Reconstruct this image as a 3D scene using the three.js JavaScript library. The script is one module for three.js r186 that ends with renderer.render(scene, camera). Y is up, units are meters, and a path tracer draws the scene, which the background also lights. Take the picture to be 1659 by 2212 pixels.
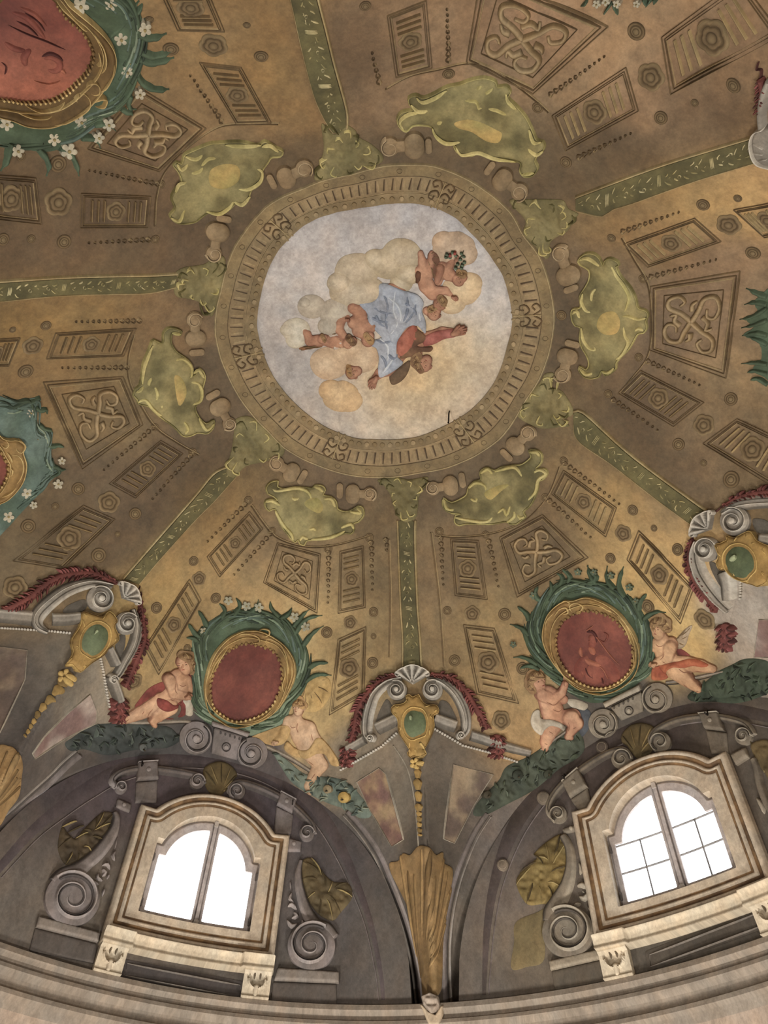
import * as THREE from 'three';
import { mergeGeometries } from 'three/addons/utils/BufferGeometryUtils.js';
import { RectAreaLightUniformsLib } from 'three/addons/lights/RectAreaLightUniformsLib.js';

// ------------------------------------------------------------------ camera, sky, exposure
const S = 4, EYE = 1.6, FOCAL = 1710, PW = 1659, PH = 2212;      // S: metres per unit of the survey of the room
const V3 = THREE.Vector3;
const scene = new THREE.Scene();
const camera = new THREE.PerspectiveCamera(2 * Math.atan(PH / 2 / FOCAL) * 180 / Math.PI, PW / PH, 0.05, 100);
const PITCH = 0.9309, YAW = -0.0483, ROLL = 0.0403;
const axR = new V3(), axU = new V3(), axF = new V3();
{
  const cp = Math.cos(PITCH), sp = Math.sin(PITCH);
  const f = new V3(0, sp, cp), u = new V3(0, cp, -sp), r = new V3(-1, 0, 0);
  const cr = Math.cos(ROLL), sr = Math.sin(ROLL);
  axR.copy(r).multiplyScalar(cr).addScaledVector(u, sr);
  axU.copy(r).multiplyScalar(-sr).addScaledVector(u, cr);
  axF.copy(f);
  const up = new V3(0, 1, 0);
  for (const a of [axR, axU, axF]) a.applyAxisAngle(up, YAW);
}
const EYEPOS = new V3(0.0201 * S, EYE, -1.002 * S);
camera.position.copy(EYEPOS);
camera.up.copy(axU);
camera.lookAt(EYEPOS.clone().add(axF));
camera.updateMatrixWorld();
const renderer = new THREE.WebGLRenderer({ antialias: true });
renderer.toneMapping = THREE.LinearToneMapping;
renderer.toneMappingExposure = 1.58;
renderer.shadowMap.enabled = true;
RectAreaLightUniformsLib.init();
const FILL_LAMP = 110;                                                   // radiance of each added fill uplight
scene.background = new THREE.Color().setRGB(0.93, 0.96, 1.0);     // an even overcast sky
scene.backgroundIntensity = 3.2;

// ------------------------------------------------------------------ small helpers
let seed = 7;
const rnd = () => (seed = (seed * 16807) % 2147483647) / 2147483647;
const clamp = (v, a = 0, b = 1) => Math.min(b, Math.max(a, v));
const mix = (a, b, t) => a + (b - a) * t;
const smooth = (a, b, v) => { const t = clamp((v - a) / (b - a)); return t * t * (3 - 2 * t); };
const hash = (i, j, k) => { const s = Math.sin(i * 127.1 + j * 311.7 + k * 74.7) * 43758.5453; return s - Math.floor(s); };
function noise(x, y, z) {
  const i = Math.floor(x), j = Math.floor(y), k = Math.floor(z);
  let u = x - i, v = y - j, w = z - k; u = u * u * (3 - 2 * u); v = v * v * (3 - 2 * v); w = w * w * (3 - 2 * w);
  const l = (a, b) => mix(mix(hash(i, j + a, k + b), hash(i + 1, j + a, k + b), u), 0, 0);
  return mix(mix(l(0, 0), l(1, 0), v), mix(l(0, 1), l(1, 1), v), w);
}
const fbm = (x, y, z) => 0.55 * noise(x, y, z) + 0.3 * noise(x * 2.1 + 5, y * 2.1, z * 2.1) + 0.15 * noise(x * 4.3, y * 4.3 + 9, z * 4.3);
const lin = (hex) => { const c = new THREE.Color(hex), l = 0.3 * c.r + 0.6 * c.g + 0.1 * c.b; return [c.r, c.g, c.b].map((v) => mix(v, l, 0.13)); };   // every pigment mixed a little towards grey
const GAIN = 1.1;                                                  // pigment strength
const hexCache = {};
const pig = (hex) => hexCache[hex] || (hexCache[hex] = lin(hex).map((v) => v * GAIN));

// ------------------------------------------------------------------ the vault, as surveyed: radius and height in units of S
const PHI0 = -0.2408, EX = 1 - 0.0557, EA = 2.3603, RW = 1.355;
const cA = Math.cos(EA), sA = Math.sin(EA);
function curve(pts) {                                              // monotone cubic through (r, z), tabulated
  const n = pts.length, d = [], m = [];
  for (let i = 0; i < n - 1; i++) d.push((pts[i + 1][1] - pts[i][1]) / (pts[i + 1][0] - pts[i][0]));
  for (let i = 0; i < n; i++) m.push(i === 0 ? 0 : i === n - 1 ? d[n - 2] : d[i - 1] * d[i] <= 0 ? 0 : 2 * d[i - 1] * d[i] / (d[i - 1] + d[i]));
  const N = 2000, top = pts[n - 1][0], t = new Float64Array(N + 2);
  for (let k = 0, i = 0; k <= N + 1; k++) {
    const r = top * k / N; while (i < n - 2 && r > pts[i + 1][0]) i++;
    const h = pts[i + 1][0] - pts[i][0], s = (r - pts[i][0]) / h, s2 = s * s, s3 = s2 * s;
    t[k] = (2 * s3 - 3 * s2 + 1) * pts[i][1] + (s3 - 2 * s2 + s) * h * m[i] + (3 * s2 - 2 * s3) * pts[i + 1][1] + (s3 - s2) * h * m[i + 1];
  }
  return (r) => { const q = clamp(r / top, 0, 1) * N, k = Math.floor(q); return mix(t[k], t[k + 1], q - k) - Math.max(0, r - top) * 1.5; };
}
const zMid = curve([[0, 2.285], [0.3, 2.262], [0.5225, 2.208], [0.655, 2.138], [0.93, 1.945], [1.129, 1.773], [1.26, 1.685], [1.355, 1.607]]);
const zRib = curve([[0, 2.285], [0.3, 2.262], [0.5225, 2.208], [0.642, 2.12], [0.86, 1.925], [1.0, 1.775], [1.07, 1.615], [1.18, 1.34], [1.27, 1.11], [1.355, 0.88]]);
function zVault(k, r) {
  const t = 2 * Math.abs(k - Math.round(k));                       // 0 on a rib, 1 in the middle of a bay
  const w = smooth(0.95, 1.3, r);
  const a = 0.5 - 0.5 * Math.cos(Math.PI * t), q = 1 - (t + 0.012) / 1.012, b = (Math.sqrt(Math.max(0, 1 - q * q)) - 0.1535) / 0.8465;
  const zr = zRib(r);
  return zr + (zMid(r) - zr) * mix(a, b, w);
}
// world point -> [k (0 on the near rib, one per bay), radius, height] in survey units
function survey(x, y, z) {
  x /= S; z /= S;
  const p = (x * cA + z * sA) / EX, q = -x * sA + z * cA;
  const ux = p * cA - q * sA, uz = p * sA + q * cA;
  return [-(Math.atan2(ux, uz) - PHI0) / (Math.PI / 3), Math.hypot(ux, uz), (y - EYE) / S];
}
function world(k, r, h) {
  const a = PHI0 - k * Math.PI / 3, x = r * Math.sin(a), z = r * Math.cos(a);
  const p = (x * cA + z * sA) * EX, q = -x * sA + z * cA;
  return new V3((p * cA - q * sA) * S, h * S + EYE, (p * sA + q * cA) * S);
}
function gVault(x, y, z) { const [k, r, h] = survey(x, y, z); return zVault(k, r) - h; }
function gWall(x, y, z) { return RW - survey(x, y, z)[1]; }
const gRoom = (x, y, z) => Math.min(gVault(x, y, z) * 0.8, gWall(x, y, z));
function trace(ox, oy, oz, dx, dy, dz, g) {
  let lo = 0.3, hi = 0; const st = 0.35;
  for (let t = lo; t < 16; t += st) { if (g(ox + dx * t, oy + dy * t, oz + dz * t) < 0) { hi = t; break; } lo = t; }
  if (!hi) return null;
  for (let i = 0; i < 26; i++) { const m = (lo + hi) / 2; if (g(ox + dx * m, oy + dy * m, oz + dz * m) < 0) hi = m; else lo = m; }
  return (lo + hi) / 2;
}
function normalAt(p, g) {
  const e = 0.02;
  const n = new V3(g(p.x + e, p.y, p.z) - g(p.x - e, p.y, p.z), g(p.x, p.y + e, p.z) - g(p.x, p.y - e, p.z), g(p.x, p.y, p.z + e) - g(p.x, p.y, p.z - e));
  return n.normalize();
}
// a spot measured on the photograph -> the point of the vault or wall that it shows, and the normal there (into the room)
function spot(x, y, g = gRoom) {
  const a = (x - PW / 2) / FOCAL, b = (PH / 2 - y) / FOCAL;
  const d = axF.clone().addScaledVector(axR, a).addScaledVector(axU, b).normalize();
  const t = trace(EYEPOS.x, EYEPOS.y, EYEPOS.z, d.x, d.y, d.z, g);
  const p = EYEPOS.clone().addScaledVector(d, t ?? 9);
  return { p, n: normalAt(p, g) };
}
const onRoom = (x, y) => spot(x, y, gRoom);
const onVault = (x, y) => spot(x, y, gVault);
const onWall = (x, y) => spot(x, y, gWall);
// wall coordinates of a bay: u metres along the wall from the middle of the bay, y metres above the floor
const bayWall = (bay) => (u, y, out = 0) => {
  const k = bay + u / (RW * S * Math.PI / 3), p = world(k, RW, (y - EYE) / S);
  const n = normalAt(p, gWall);
  return { p, n };
};

// ------------------------------------------------------------------ materials
function grainTexture(N = 1024) {                                  // tileable plaster grain: mottling, brush drag and speckle
  const lat = (n, s) => { const t = new Float32Array(n * n); for (let i = 0; i < n * n; i++) t[i] = hash(i % n, Math.floor(i / n), s); return (x, y) => { x *= n; y *= n; const i = Math.floor(x), j = Math.floor(y), u = x - i, v = y - j, a = u * u * (3 - 2 * u), b = v * v * (3 - 2 * v), g = (p, q) => t[((p % n) + n) % n + (((q % n) + n) % n) * n]; return mix(mix(g(i, j), g(i + 1, j), a), mix(g(i, j + 1), g(i + 1, j + 1), a), b); }; };
  const o = [lat(7, 1), lat(17, 2), lat(41, 3), lat(97, 4), lat(233, 5)], hueN = lat(11, 8), wgt = [0.16, 0.24, 0.24, 0.2, 0.16], d = new Uint8Array(N * N * 4), h = new Uint8Array(N * N * 4);
  for (let y = 0; y < N; y++) for (let x = 0; x < N; x++) {
    const u = x / N, v = y / N; let s = 0; o.forEach((f, k) => { s += wgt[k] * f(u, v); });
    const m = clamp(0.9 + 0.4 * (s - 0.5)), q = (hueN(u, v) - 0.5) * 0.03, i = (y * N + x) * 4;
    d[i] = 255 * clamp(m * (1 + q)); d[i + 1] = 255 * clamp(m); d[i + 2] = 255 * clamp(m * (1 - q)); d[i + 3] = 255; h[i] = h[i + 1] = h[i + 2] = 255 * clamp(s); h[i + 3] = 255;
  }
  const mk = (a, srgb) => { const t = new THREE.DataTexture(a, N, N); t.wrapS = t.wrapT = THREE.RepeatWrapping; t.magFilter = THREE.LinearFilter; t.minFilter = THREE.LinearMipmapLinearFilter; t.generateMipmaps = true; if (srgb) t.colorSpace = THREE.SRGBColorSpace; t.needsUpdate = true; return t; };
  return [mk(d, true), mk(h, false)];
}
const [grainMap, grainBump] = grainTexture();
const plaster = new THREE.MeshStandardMaterial({ vertexColors: true, roughness: 0.85, metalness: 0, map: grainMap, bumpMap: grainBump, bumpScale: 0.004 });
plaster.name = 'painted plaster';
const soft = (hex, amount = 0.1, f = 3) => {                        // a pigment, a little uneven
  const c = pig(hex);
  return (x, y, d, p) => { const m = 1 - amount + 2 * amount * fbm(p.x * f, p.y * f, p.z * f); return [c[0] * m, c[1] * m, c[2] * m]; };
};
const two = (hexA, hexB, f = 2, sharp = 0.25) => {                  // two pigments scumbled together
  const a = pig(hexA), b = pig(hexB);
  return (x, y, d, p) => { const m = smooth(0.5 - sharp, 0.5 + sharp, fbm(p.x * f + 3, p.y * f, p.z * f)); return [mix(a[0], b[0], m), mix(a[1], b[1], m), mix(a[2], b[2], m)]; };
};
const paint = (c) => (typeof c === 'function' ? c : soft(c));

// ------------------------------------------------------------------ geometry builders on a mapped surface
function finish(pos, idx, col, smoothNormals = true) {
  const g = new THREE.BufferGeometry();
  g.setAttribute('position', new THREE.Float32BufferAttribute(pos, 3));
  g.setAttribute('color', new THREE.Float32BufferAttribute(col, 3));
  const uv = new Float32Array(pos.length / 3 * 2);
  for (let i = 0, j = 0; i < pos.length; i += 3, j += 2) { const x = pos[i], y = pos[i + 1] - 5.2, z = pos[i + 2], r = Math.hypot(x, z) || 1e-6, t = Math.atan2(r, y) * 5 / r / 1.7; uv[j] = x * t; uv[j + 1] = z * t; }
  g.setAttribute('uv', new THREE.BufferAttribute(uv, 2));
  g.setIndex(idx);
  g.computeVertexNormals();
  return g;
}
// the region sd < 0 of a mapped surface as a solid of thickness h, cut exactly along its outline
function field({ map = onRoom, box, g = 3, sd, h = 0.02, col = '#888888', sink = 0.03 }) {
  const [x0, y0, x1, y1] = box, nx = Math.max(2, Math.ceil((x1 - x0) / g)), ny = Math.max(2, Math.ceil((y1 - y0) / g));
  const gx = (x1 - x0) / nx, gy = (y1 - y0) / ny, W = nx + 1, D = new Float64Array(W * (ny + 1));
  for (let j = 0; j <= ny; j++) for (let i = 0; i <= nx; i++) { let v = sd(x0 + i * gx, y0 + j * gy); if (Math.abs(v) < 1e-7) v = -1e-7; D[j * W + i] = v; }
  const pos = [], col_ = [], idx = [], cf = paint(col), hf = typeof h === 'function' ? h : () => h, vs = new Map();
  const put = (x, y, d) => { const m = map(x, y), t = hf(x, y, d), c = cf(x, y, d, m.p); pos.push(m.p.x + m.n.x * t, m.p.y + m.n.y * t, m.p.z + m.n.z * t); col_.push(c[0], c[1], c[2]); return { i: pos.length / 3 - 1, m, c }; };
  const corner = (i, j) => { const key = j * W + i; let v = vs.get(key); if (!v) vs.set(key, v = put(x0 + i * gx, y0 + j * gy, -D[key])); return v; };
  const edge = (a, b) => {
    const key = a < b ? 'e' + a + '_' + b : 'e' + b + '_' + a; let v = vs.get(key);
    if (!v) { const t = D[a] / (D[a] - D[b]), ai = a % W, aj = (a - ai) / W, bi = b % W, bj = (b - bi) / W; vs.set(key, v = put(x0 + mix(ai, bi, t) * gx, y0 + mix(aj, bj, t) * gy, 0)); }
    return v;
  };
  const rim = [];
  const tri = (a, b, c) => idx.push(a.i, c.i, b.i);
  for (let j = 0; j < ny; j++) for (let i = 0; i < nx; i++) {
    const q = [j * W + i, j * W + i + 1, (j + 1) * W + i + 1, (j + 1) * W + i], ij = [[i, j], [i + 1, j], [i + 1, j + 1], [i, j + 1]];
    const s = q.map((k) => D[k] < 0), n = s.filter(Boolean).length;
    if (!n) continue;
    const poly = [], cuts = [];
    for (let e = 0; e < 4; e++) {
      const f = (e + 1) % 4;
      if (s[e]) poly.push(corner(...ij[e]));
      if (s[e] !== s[f]) { const v = edge(q[e], q[f]); poly.push(v); cuts.push([v, s[e]]); }
    }
    if (n === 2 && cuts.length === 4) {                            // saddle: two corners, apart
      for (let e = 0; e < 4; e++) if (s[e]) { const a = edge(q[e], q[(e + 3) % 4]), b = edge(q[e], q[(e + 1) % 4]); tri(a, corner(...ij[e]), b); rim.push([b, a]); }
      continue;
    }
    for (let k = 1; k < poly.length - 1; k++) tri(poly[0], poly[k], poly[k + 1]);
    if (cuts.length === 2) { const out = cuts.find((c) => c[1])[0], inn = cuts.find((c) => !c[1])[0]; rim.push([out, inn]); }
  }
  const low = (v) => { const k = pos.length / 3, i = v.i * 3; pos.push(pos[i], pos[i + 1], pos[i + 2]); const m = v.m; pos.push(m.p.x - m.n.x * sink, m.p.y - m.n.y * sink, m.p.z - m.n.z * sink); col_.push(...v.c, ...v.c); return k; };
  const lows = new Map(), L = (v) => { let k = lows.get(v.i); if (k === undefined) lows.set(v.i, k = low(v)); return k; };
  for (const [a, b] of rim) { const p = L(a), r = L(b); idx.push(p, r, p + 1, r, r + 1, p + 1); }
  return finish(pos, idx, col_);
}
const boxOf = (pts, m = 2) => { let a = 1e9, b = 1e9, c = -1e9, d = -1e9; for (const p of pts) { a = Math.min(a, p[0]); b = Math.min(b, p[1]); c = Math.max(c, p[0]); d = Math.max(d, p[1]); } return [a - m, b - m, c + m, d + m]; };
function polySd(pts) {                                             // signed distance to a polygon, negative inside
  const n = pts.length;
  return (x, y) => {
    let d = 1e18, s = 1;
    for (let i = 0, j = n - 1; i < n; j = i++) {
      const ax = pts[i][0], ay = pts[i][1], ex = pts[j][0] - ax, ey = pts[j][1] - ay, wx = x - ax, wy = y - ay;
      const t = clamp((wx * ex + wy * ey) / (ex * ex + ey * ey || 1e-9)), bx = wx - ex * t, by = wy - ey * t;
      d = Math.min(d, bx * bx + by * by);
      const c1 = y >= ay, c2 = y < pts[j][1], c3 = ex * wy > ey * wx;
      if ((c1 && c2 && c3) || (!c1 && !c2 && !c3)) s = -s;
    }
    return s * Math.sqrt(d);
  };
}
function spline(pts, closed = false, step = 4) {                   // Catmull-Rom through points (any number of components)
  const n = pts.length, out = [];
  if (n < 3 && !closed) { const L = Math.hypot(pts[1][0] - pts[0][0], pts[1][1] - pts[0][1]), m = Math.max(1, Math.round(L / step)); for (let i = 0; i <= m; i++) out.push(pts[0].map((v, c) => mix(v, pts[1][c], i / m))); return out; }
  const at = (i) => (closed ? pts[(i + n) % n] : pts[clamp(i, 0, n - 1)]);
  for (let i = 0; i < (closed ? n : n - 1); i++) {
    const a = at(i - 1), b = at(i), c = at(i + 1), d = at(i + 2);
    const L = Math.hypot(c[0] - b[0], c[1] - b[1]), m = Math.max(1, Math.round(L / step));
    for (let k = 0; k < m; k++) { const t = k / m, t2 = t * t, t3 = t2 * t; out.push(b.map((_, q) => 0.5 * (2 * b[q] + (c[q] - a[q]) * t + (2 * a[q] - 5 * b[q] + 4 * c[q] - d[q]) * t2 + (3 * b[q] - a[q] - 3 * c[q] + d[q]) * t3))); }
  }
  if (!closed) out.push(pts[n - 1]);
  return out;
}
// a domed patch inside an outline
function patch(pts, { map = onRoom, h = 0.03, edge = 8, g = 3.5, col, closedSpline = true, step = 5, base = 0.006, bump = 0 } = {}) {
  const o = closedSpline ? spline(pts, true, step) : pts, sd = polySd(o);
  return field({ map, box: boxOf(o), g, sd, col, h: (x, y, d) => { const t = clamp(d / edge); return base + h * Math.sqrt(1 - (1 - t) * (1 - t)) + bump * (noise(x / 9, y / 9, 3) - 0.5) * t; } });
}
// a rounded moulding along a line; points are x, y and optionally half width
function ribbon(pts, { map = onRoom, w = 2, h = 0.015, col, step = 4, taper = 0, closed = false, straight = false, sections = 5, sink = 0.012 } = {}) {
  const line = straight ? pts.slice() : spline(pts.map((p) => [p[0], p[1], p[2] ?? w]), closed, step).map((p) => p);
  const L = line.map((p) => [p[0], p[1], p[2] ?? w]); const n = L.length, pos = [], colr = [], idx = [], cf = paint(col);
  const m = sections;
  for (let i = 0; i < n; i++) {
    const a = L[closed ? (i - 1 + n) % n : Math.max(0, i - 1)], b = L[closed ? (i + 1) % n : Math.min(n - 1, i + 1)];
    let tx = b[0] - a[0], ty = b[1] - a[1]; const l = Math.hypot(tx, ty) || 1; tx /= l; ty /= l;
    let ww = L[i][2]; const u = i / (n - 1);
    if (taper) ww *= taper === 1 ? Math.sqrt(Math.max(0.02, Math.sin(Math.PI * clamp(u, 0.02, 0.98)))) : Math.max(0.08, 1 - u * taper * 0.45);
    for (let j = 0; j < m; j++) {
      const s = -1 + 2 * j / (m - 1), x = L[i][0] - ty * ww * s, y = L[i][1] + tx * ww * s, q = map(x, y);
      const t = Math.abs(s) === 1 ? -sink : h * Math.sqrt(1 - s * s * 0.8) * Math.min(1, ww / w + 0.15);
      pos.push(q.p.x + q.n.x * t, q.p.y + q.n.y * t, q.p.z + q.n.z * t); const c = cf(x, y, ww * (1 - Math.abs(s)), q.p, s, u); colr.push(c[0], c[1], c[2]);
    }
  }
  for (let i = 0; i < (closed ? n : n - 1); i++) for (let j = 0; j < m - 1; j++) { const a = i * m + j, b = ((i + 1) % n) * m + j; idx.push(a, a + 1, b, a + 1, b + 1, b); }
  if (!closed) for (const i of [0, n - 1]) for (let j = 1; j < m - 1; j++) { const a = i * m; if (i) idx.push(a, a + j, a + j + 1); else idx.push(a, a + j + 1, a + j); }
  return finish(pos, idx, colr);
}
// capsule bodies: points of [x, y, radius] joined smoothly; relief follows the section of the limb
const capD = (x, y, a, b) => { const ex = b[0] - a[0], ey = b[1] - a[1], t = clamp(((x - a[0]) * ex + (y - a[1]) * ey) / (ex * ex + ey * ey || 1e-9)); return Math.hypot(x - a[0] - ex * t, y - a[1] - ey * t) - mix(a[2], b[2], t); };
function limbs(bones, { map = onRoom, k = 5, g = 2, skin = 1.5, lift = 0.004, scale = 0.0028, base = 0.012, col } = {}) {
  const sdOf = (x, y) => { let d = 1e9; for (const [a, b] of bones) { const e = capD(x, y, a, b), q = clamp(0.5 + 0.5 * (d - e) / k); d = mix(d, e, q) - k * q * (1 - q); } return d; };
  const height = (x, y) => {
    let s = 0;
    for (const [a, b, up = 0] of bones) { const ex = b[0] - a[0], ey = b[1] - a[1], t = clamp(((x - a[0]) * ex + (y - a[1]) * ey) / (ex * ex + ey * ey || 1e-9)), R = mix(a[2], b[2], t) + skin, q = Math.hypot(x - a[0] - ex * t, y - a[1] - ey * t); if (q < R) s = Math.max(s, Math.sqrt(R * R - q * q) * scale + up * smooth(0, 0.22, 1 - q / R)); }
    return s;
  };
  const pts = bones.flatMap(([a, b]) => [[a[0] - a[2], a[1] - a[2]], [a[0] + a[2], a[1] + a[2]], [b[0] - b[2], b[1] - b[2]], [b[0] + b[2], b[1] + b[2]]]);
  const geo = field({ map, box: boxOf(pts, 3), g, sd: sdOf, col, h: (x, y) => base + lift + height(x, y) });
  geo.userData.top = (x, y) => base + lift + height(x, y);
  return geo;
}

// ------------------------------------------------------------------ the scene graph
const used = {};
const numbered = (n) => { const c = (used[n] = (used[n] ?? -1) + 1); return c ? n + '_' + String(c).padStart(3, '0') : n; };
function thing(name, at, label, category, group, kind) {
  const o = new THREE.Group(); o.name = numbered(name); if (at) o.position.copy(at);
  o.userData = kind ? { label, kind } : { label, category }; if (group) o.userData.group = group;
  if (kind && category) o.userData.category = category;
  scene.add(o); o.updateMatrixWorld(true);
  return o;
}
function part(parent, name, geo, label, material = plaster) {       // geometry given in room coordinates
  if (Array.isArray(geo)) geo = geo.length > 1 ? mergeGeometries(geo) : geo[0];
  parent.updateMatrixWorld(true);
  geo.applyMatrix4(new THREE.Matrix4().copy(parent.matrixWorld).invert());
  const m = new THREE.Mesh(geo, material); m.name = name; if (label) m.userData.label = label;
  m.castShadow = m.receiveShadow = true;
  parent.add(m); return m;
}
function struct(name, geo, material = plaster, parent = null) {
  if (Array.isArray(geo)) geo = geo.length > 1 ? mergeGeometries(geo) : geo[0];
  const m = new THREE.Mesh(geo, material); m.name = numbered(name); m.castShadow = m.receiveShadow = true;
  if (parent) parent.add(m); else { m.userData.kind = 'structure'; scene.add(m); }
  return m;
}
// measuring frames: coordinates read off an enlargement of the photograph
const frame = (x0, y0, s) => (t) => t.trim().split(/\s+/).map((q) => { const v = q.split(',').map(Number); return [x0 + v[0] * s, y0 + v[1] * s, ...(v.length > 2 ? [v[2] * s] : [])]; });
const PX = frame(0, 0, 1);
const Z1 = frame(0, 1550, 0.42194), Z2 = frame(550, 1550, 0.42194), Z3 = frame(1050, 1450, 0.36709), Z4 = frame(0, 1150, 0.36166);
const Z5 = frame(350, 1200, 0.30139), Z6 = frame(700, 1380, 0.27125), Z7 = frame(1050, 1180, 0.36709);
const Y1 = frame(500, 400, 0.42194), Y2 = frame(0, 0, 0.36166), Y3 = frame(550, 0, 0.39180), Y4 = frame(1100, 0, 0.33695);
const Y5 = frame(1100, 420, 0.33695), Y6 = frame(0, 550, 0.33153), Y7 = frame(400, 900, 0.30139), Y8 = frame(850, 850, 0.33153);
const L1 = frame(0, 330, 0.25316), R1 = frame(1250, 860, 0.24653), L2 = frame(0, 1600, 0.2079), L3 = frame(0, 820, 0.25316);
// ------------------------------------------------------------------ the room: vault, lunette walls, cornice, floor
// pigments of the ground, painted shadows and a shaded spandrel side included: x, y and colour
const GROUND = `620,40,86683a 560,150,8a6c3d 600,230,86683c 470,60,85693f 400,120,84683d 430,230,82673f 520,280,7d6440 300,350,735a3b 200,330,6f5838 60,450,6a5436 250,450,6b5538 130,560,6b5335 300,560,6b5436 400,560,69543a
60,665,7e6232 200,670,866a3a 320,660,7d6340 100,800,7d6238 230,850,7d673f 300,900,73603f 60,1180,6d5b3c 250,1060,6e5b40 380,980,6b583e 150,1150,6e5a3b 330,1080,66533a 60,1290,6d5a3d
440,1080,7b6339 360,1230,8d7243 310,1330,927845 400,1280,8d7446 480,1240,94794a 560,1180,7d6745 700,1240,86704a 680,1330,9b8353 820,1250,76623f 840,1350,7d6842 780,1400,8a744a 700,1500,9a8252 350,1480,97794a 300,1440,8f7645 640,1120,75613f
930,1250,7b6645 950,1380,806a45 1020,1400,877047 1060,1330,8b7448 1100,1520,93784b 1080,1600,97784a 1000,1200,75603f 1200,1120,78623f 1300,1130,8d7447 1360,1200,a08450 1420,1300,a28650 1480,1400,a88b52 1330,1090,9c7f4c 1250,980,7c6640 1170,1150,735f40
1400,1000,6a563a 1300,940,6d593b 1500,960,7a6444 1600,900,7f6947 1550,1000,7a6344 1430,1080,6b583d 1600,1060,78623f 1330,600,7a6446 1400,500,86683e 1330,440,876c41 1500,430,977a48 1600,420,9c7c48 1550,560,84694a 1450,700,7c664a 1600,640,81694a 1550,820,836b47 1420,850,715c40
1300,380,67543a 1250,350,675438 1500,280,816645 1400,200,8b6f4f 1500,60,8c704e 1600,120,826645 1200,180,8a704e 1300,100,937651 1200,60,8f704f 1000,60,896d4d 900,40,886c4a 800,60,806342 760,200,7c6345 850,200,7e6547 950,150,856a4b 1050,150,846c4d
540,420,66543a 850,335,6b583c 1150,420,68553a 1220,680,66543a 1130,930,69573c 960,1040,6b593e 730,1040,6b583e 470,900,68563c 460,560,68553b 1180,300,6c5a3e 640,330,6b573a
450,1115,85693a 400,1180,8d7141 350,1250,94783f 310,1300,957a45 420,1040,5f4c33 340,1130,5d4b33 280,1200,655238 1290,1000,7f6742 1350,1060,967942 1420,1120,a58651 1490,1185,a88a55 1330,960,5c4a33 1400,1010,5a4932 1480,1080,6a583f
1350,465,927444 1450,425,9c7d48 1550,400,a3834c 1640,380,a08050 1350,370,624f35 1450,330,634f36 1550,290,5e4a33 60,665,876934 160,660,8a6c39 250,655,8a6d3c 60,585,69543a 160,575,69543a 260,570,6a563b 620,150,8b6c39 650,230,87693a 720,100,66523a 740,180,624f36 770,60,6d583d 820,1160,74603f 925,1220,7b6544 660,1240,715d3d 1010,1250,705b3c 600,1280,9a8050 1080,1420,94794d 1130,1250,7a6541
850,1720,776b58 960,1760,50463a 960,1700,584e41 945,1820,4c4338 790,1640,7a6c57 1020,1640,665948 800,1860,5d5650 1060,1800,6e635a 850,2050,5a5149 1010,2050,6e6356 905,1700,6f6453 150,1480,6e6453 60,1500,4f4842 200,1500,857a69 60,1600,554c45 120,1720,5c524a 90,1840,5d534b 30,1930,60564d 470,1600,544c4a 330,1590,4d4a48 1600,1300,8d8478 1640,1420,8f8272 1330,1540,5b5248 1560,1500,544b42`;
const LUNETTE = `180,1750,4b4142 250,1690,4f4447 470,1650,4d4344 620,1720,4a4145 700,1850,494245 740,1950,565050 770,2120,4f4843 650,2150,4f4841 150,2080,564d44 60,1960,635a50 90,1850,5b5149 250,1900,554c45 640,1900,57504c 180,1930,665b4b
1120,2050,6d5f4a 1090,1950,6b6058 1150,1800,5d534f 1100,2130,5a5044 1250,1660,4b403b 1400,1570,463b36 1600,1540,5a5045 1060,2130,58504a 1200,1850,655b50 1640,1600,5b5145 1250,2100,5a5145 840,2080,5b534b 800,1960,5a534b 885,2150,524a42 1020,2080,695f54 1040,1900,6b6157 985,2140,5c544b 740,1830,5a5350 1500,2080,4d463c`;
const readSpots = (t, map) => t.trim().split(/\s+/).map((q) => { const v = q.split(','); return { p: map(+v[0], +v[1]).p, c: lin('#' + v[2]) }; });
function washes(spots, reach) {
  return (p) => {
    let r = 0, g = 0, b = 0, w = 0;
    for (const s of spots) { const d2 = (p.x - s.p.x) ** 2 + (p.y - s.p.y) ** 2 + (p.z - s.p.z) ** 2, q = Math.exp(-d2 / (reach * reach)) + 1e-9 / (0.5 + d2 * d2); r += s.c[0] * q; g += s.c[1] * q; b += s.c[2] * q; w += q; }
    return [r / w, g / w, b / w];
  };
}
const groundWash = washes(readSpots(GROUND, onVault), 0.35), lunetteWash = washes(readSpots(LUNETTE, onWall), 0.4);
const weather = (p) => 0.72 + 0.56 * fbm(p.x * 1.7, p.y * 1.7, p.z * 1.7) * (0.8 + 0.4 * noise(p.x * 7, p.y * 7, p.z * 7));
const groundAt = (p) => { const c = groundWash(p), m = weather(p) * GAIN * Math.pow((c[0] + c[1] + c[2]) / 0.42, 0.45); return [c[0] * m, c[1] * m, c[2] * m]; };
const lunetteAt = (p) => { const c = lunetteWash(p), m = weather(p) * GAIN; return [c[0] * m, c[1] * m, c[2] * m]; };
const ARCH_W = 0.455, SPRING = 0.9, RISE = 0.702;                    // the lunette arches on the wall
const archZ = (k) => { const q = (k - Math.floor(k) - 0.5) / ARCH_W; return SPRING + (Math.abs(q) < 1 ? RISE * Math.sqrt(1 - q * q) : 0); };
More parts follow.
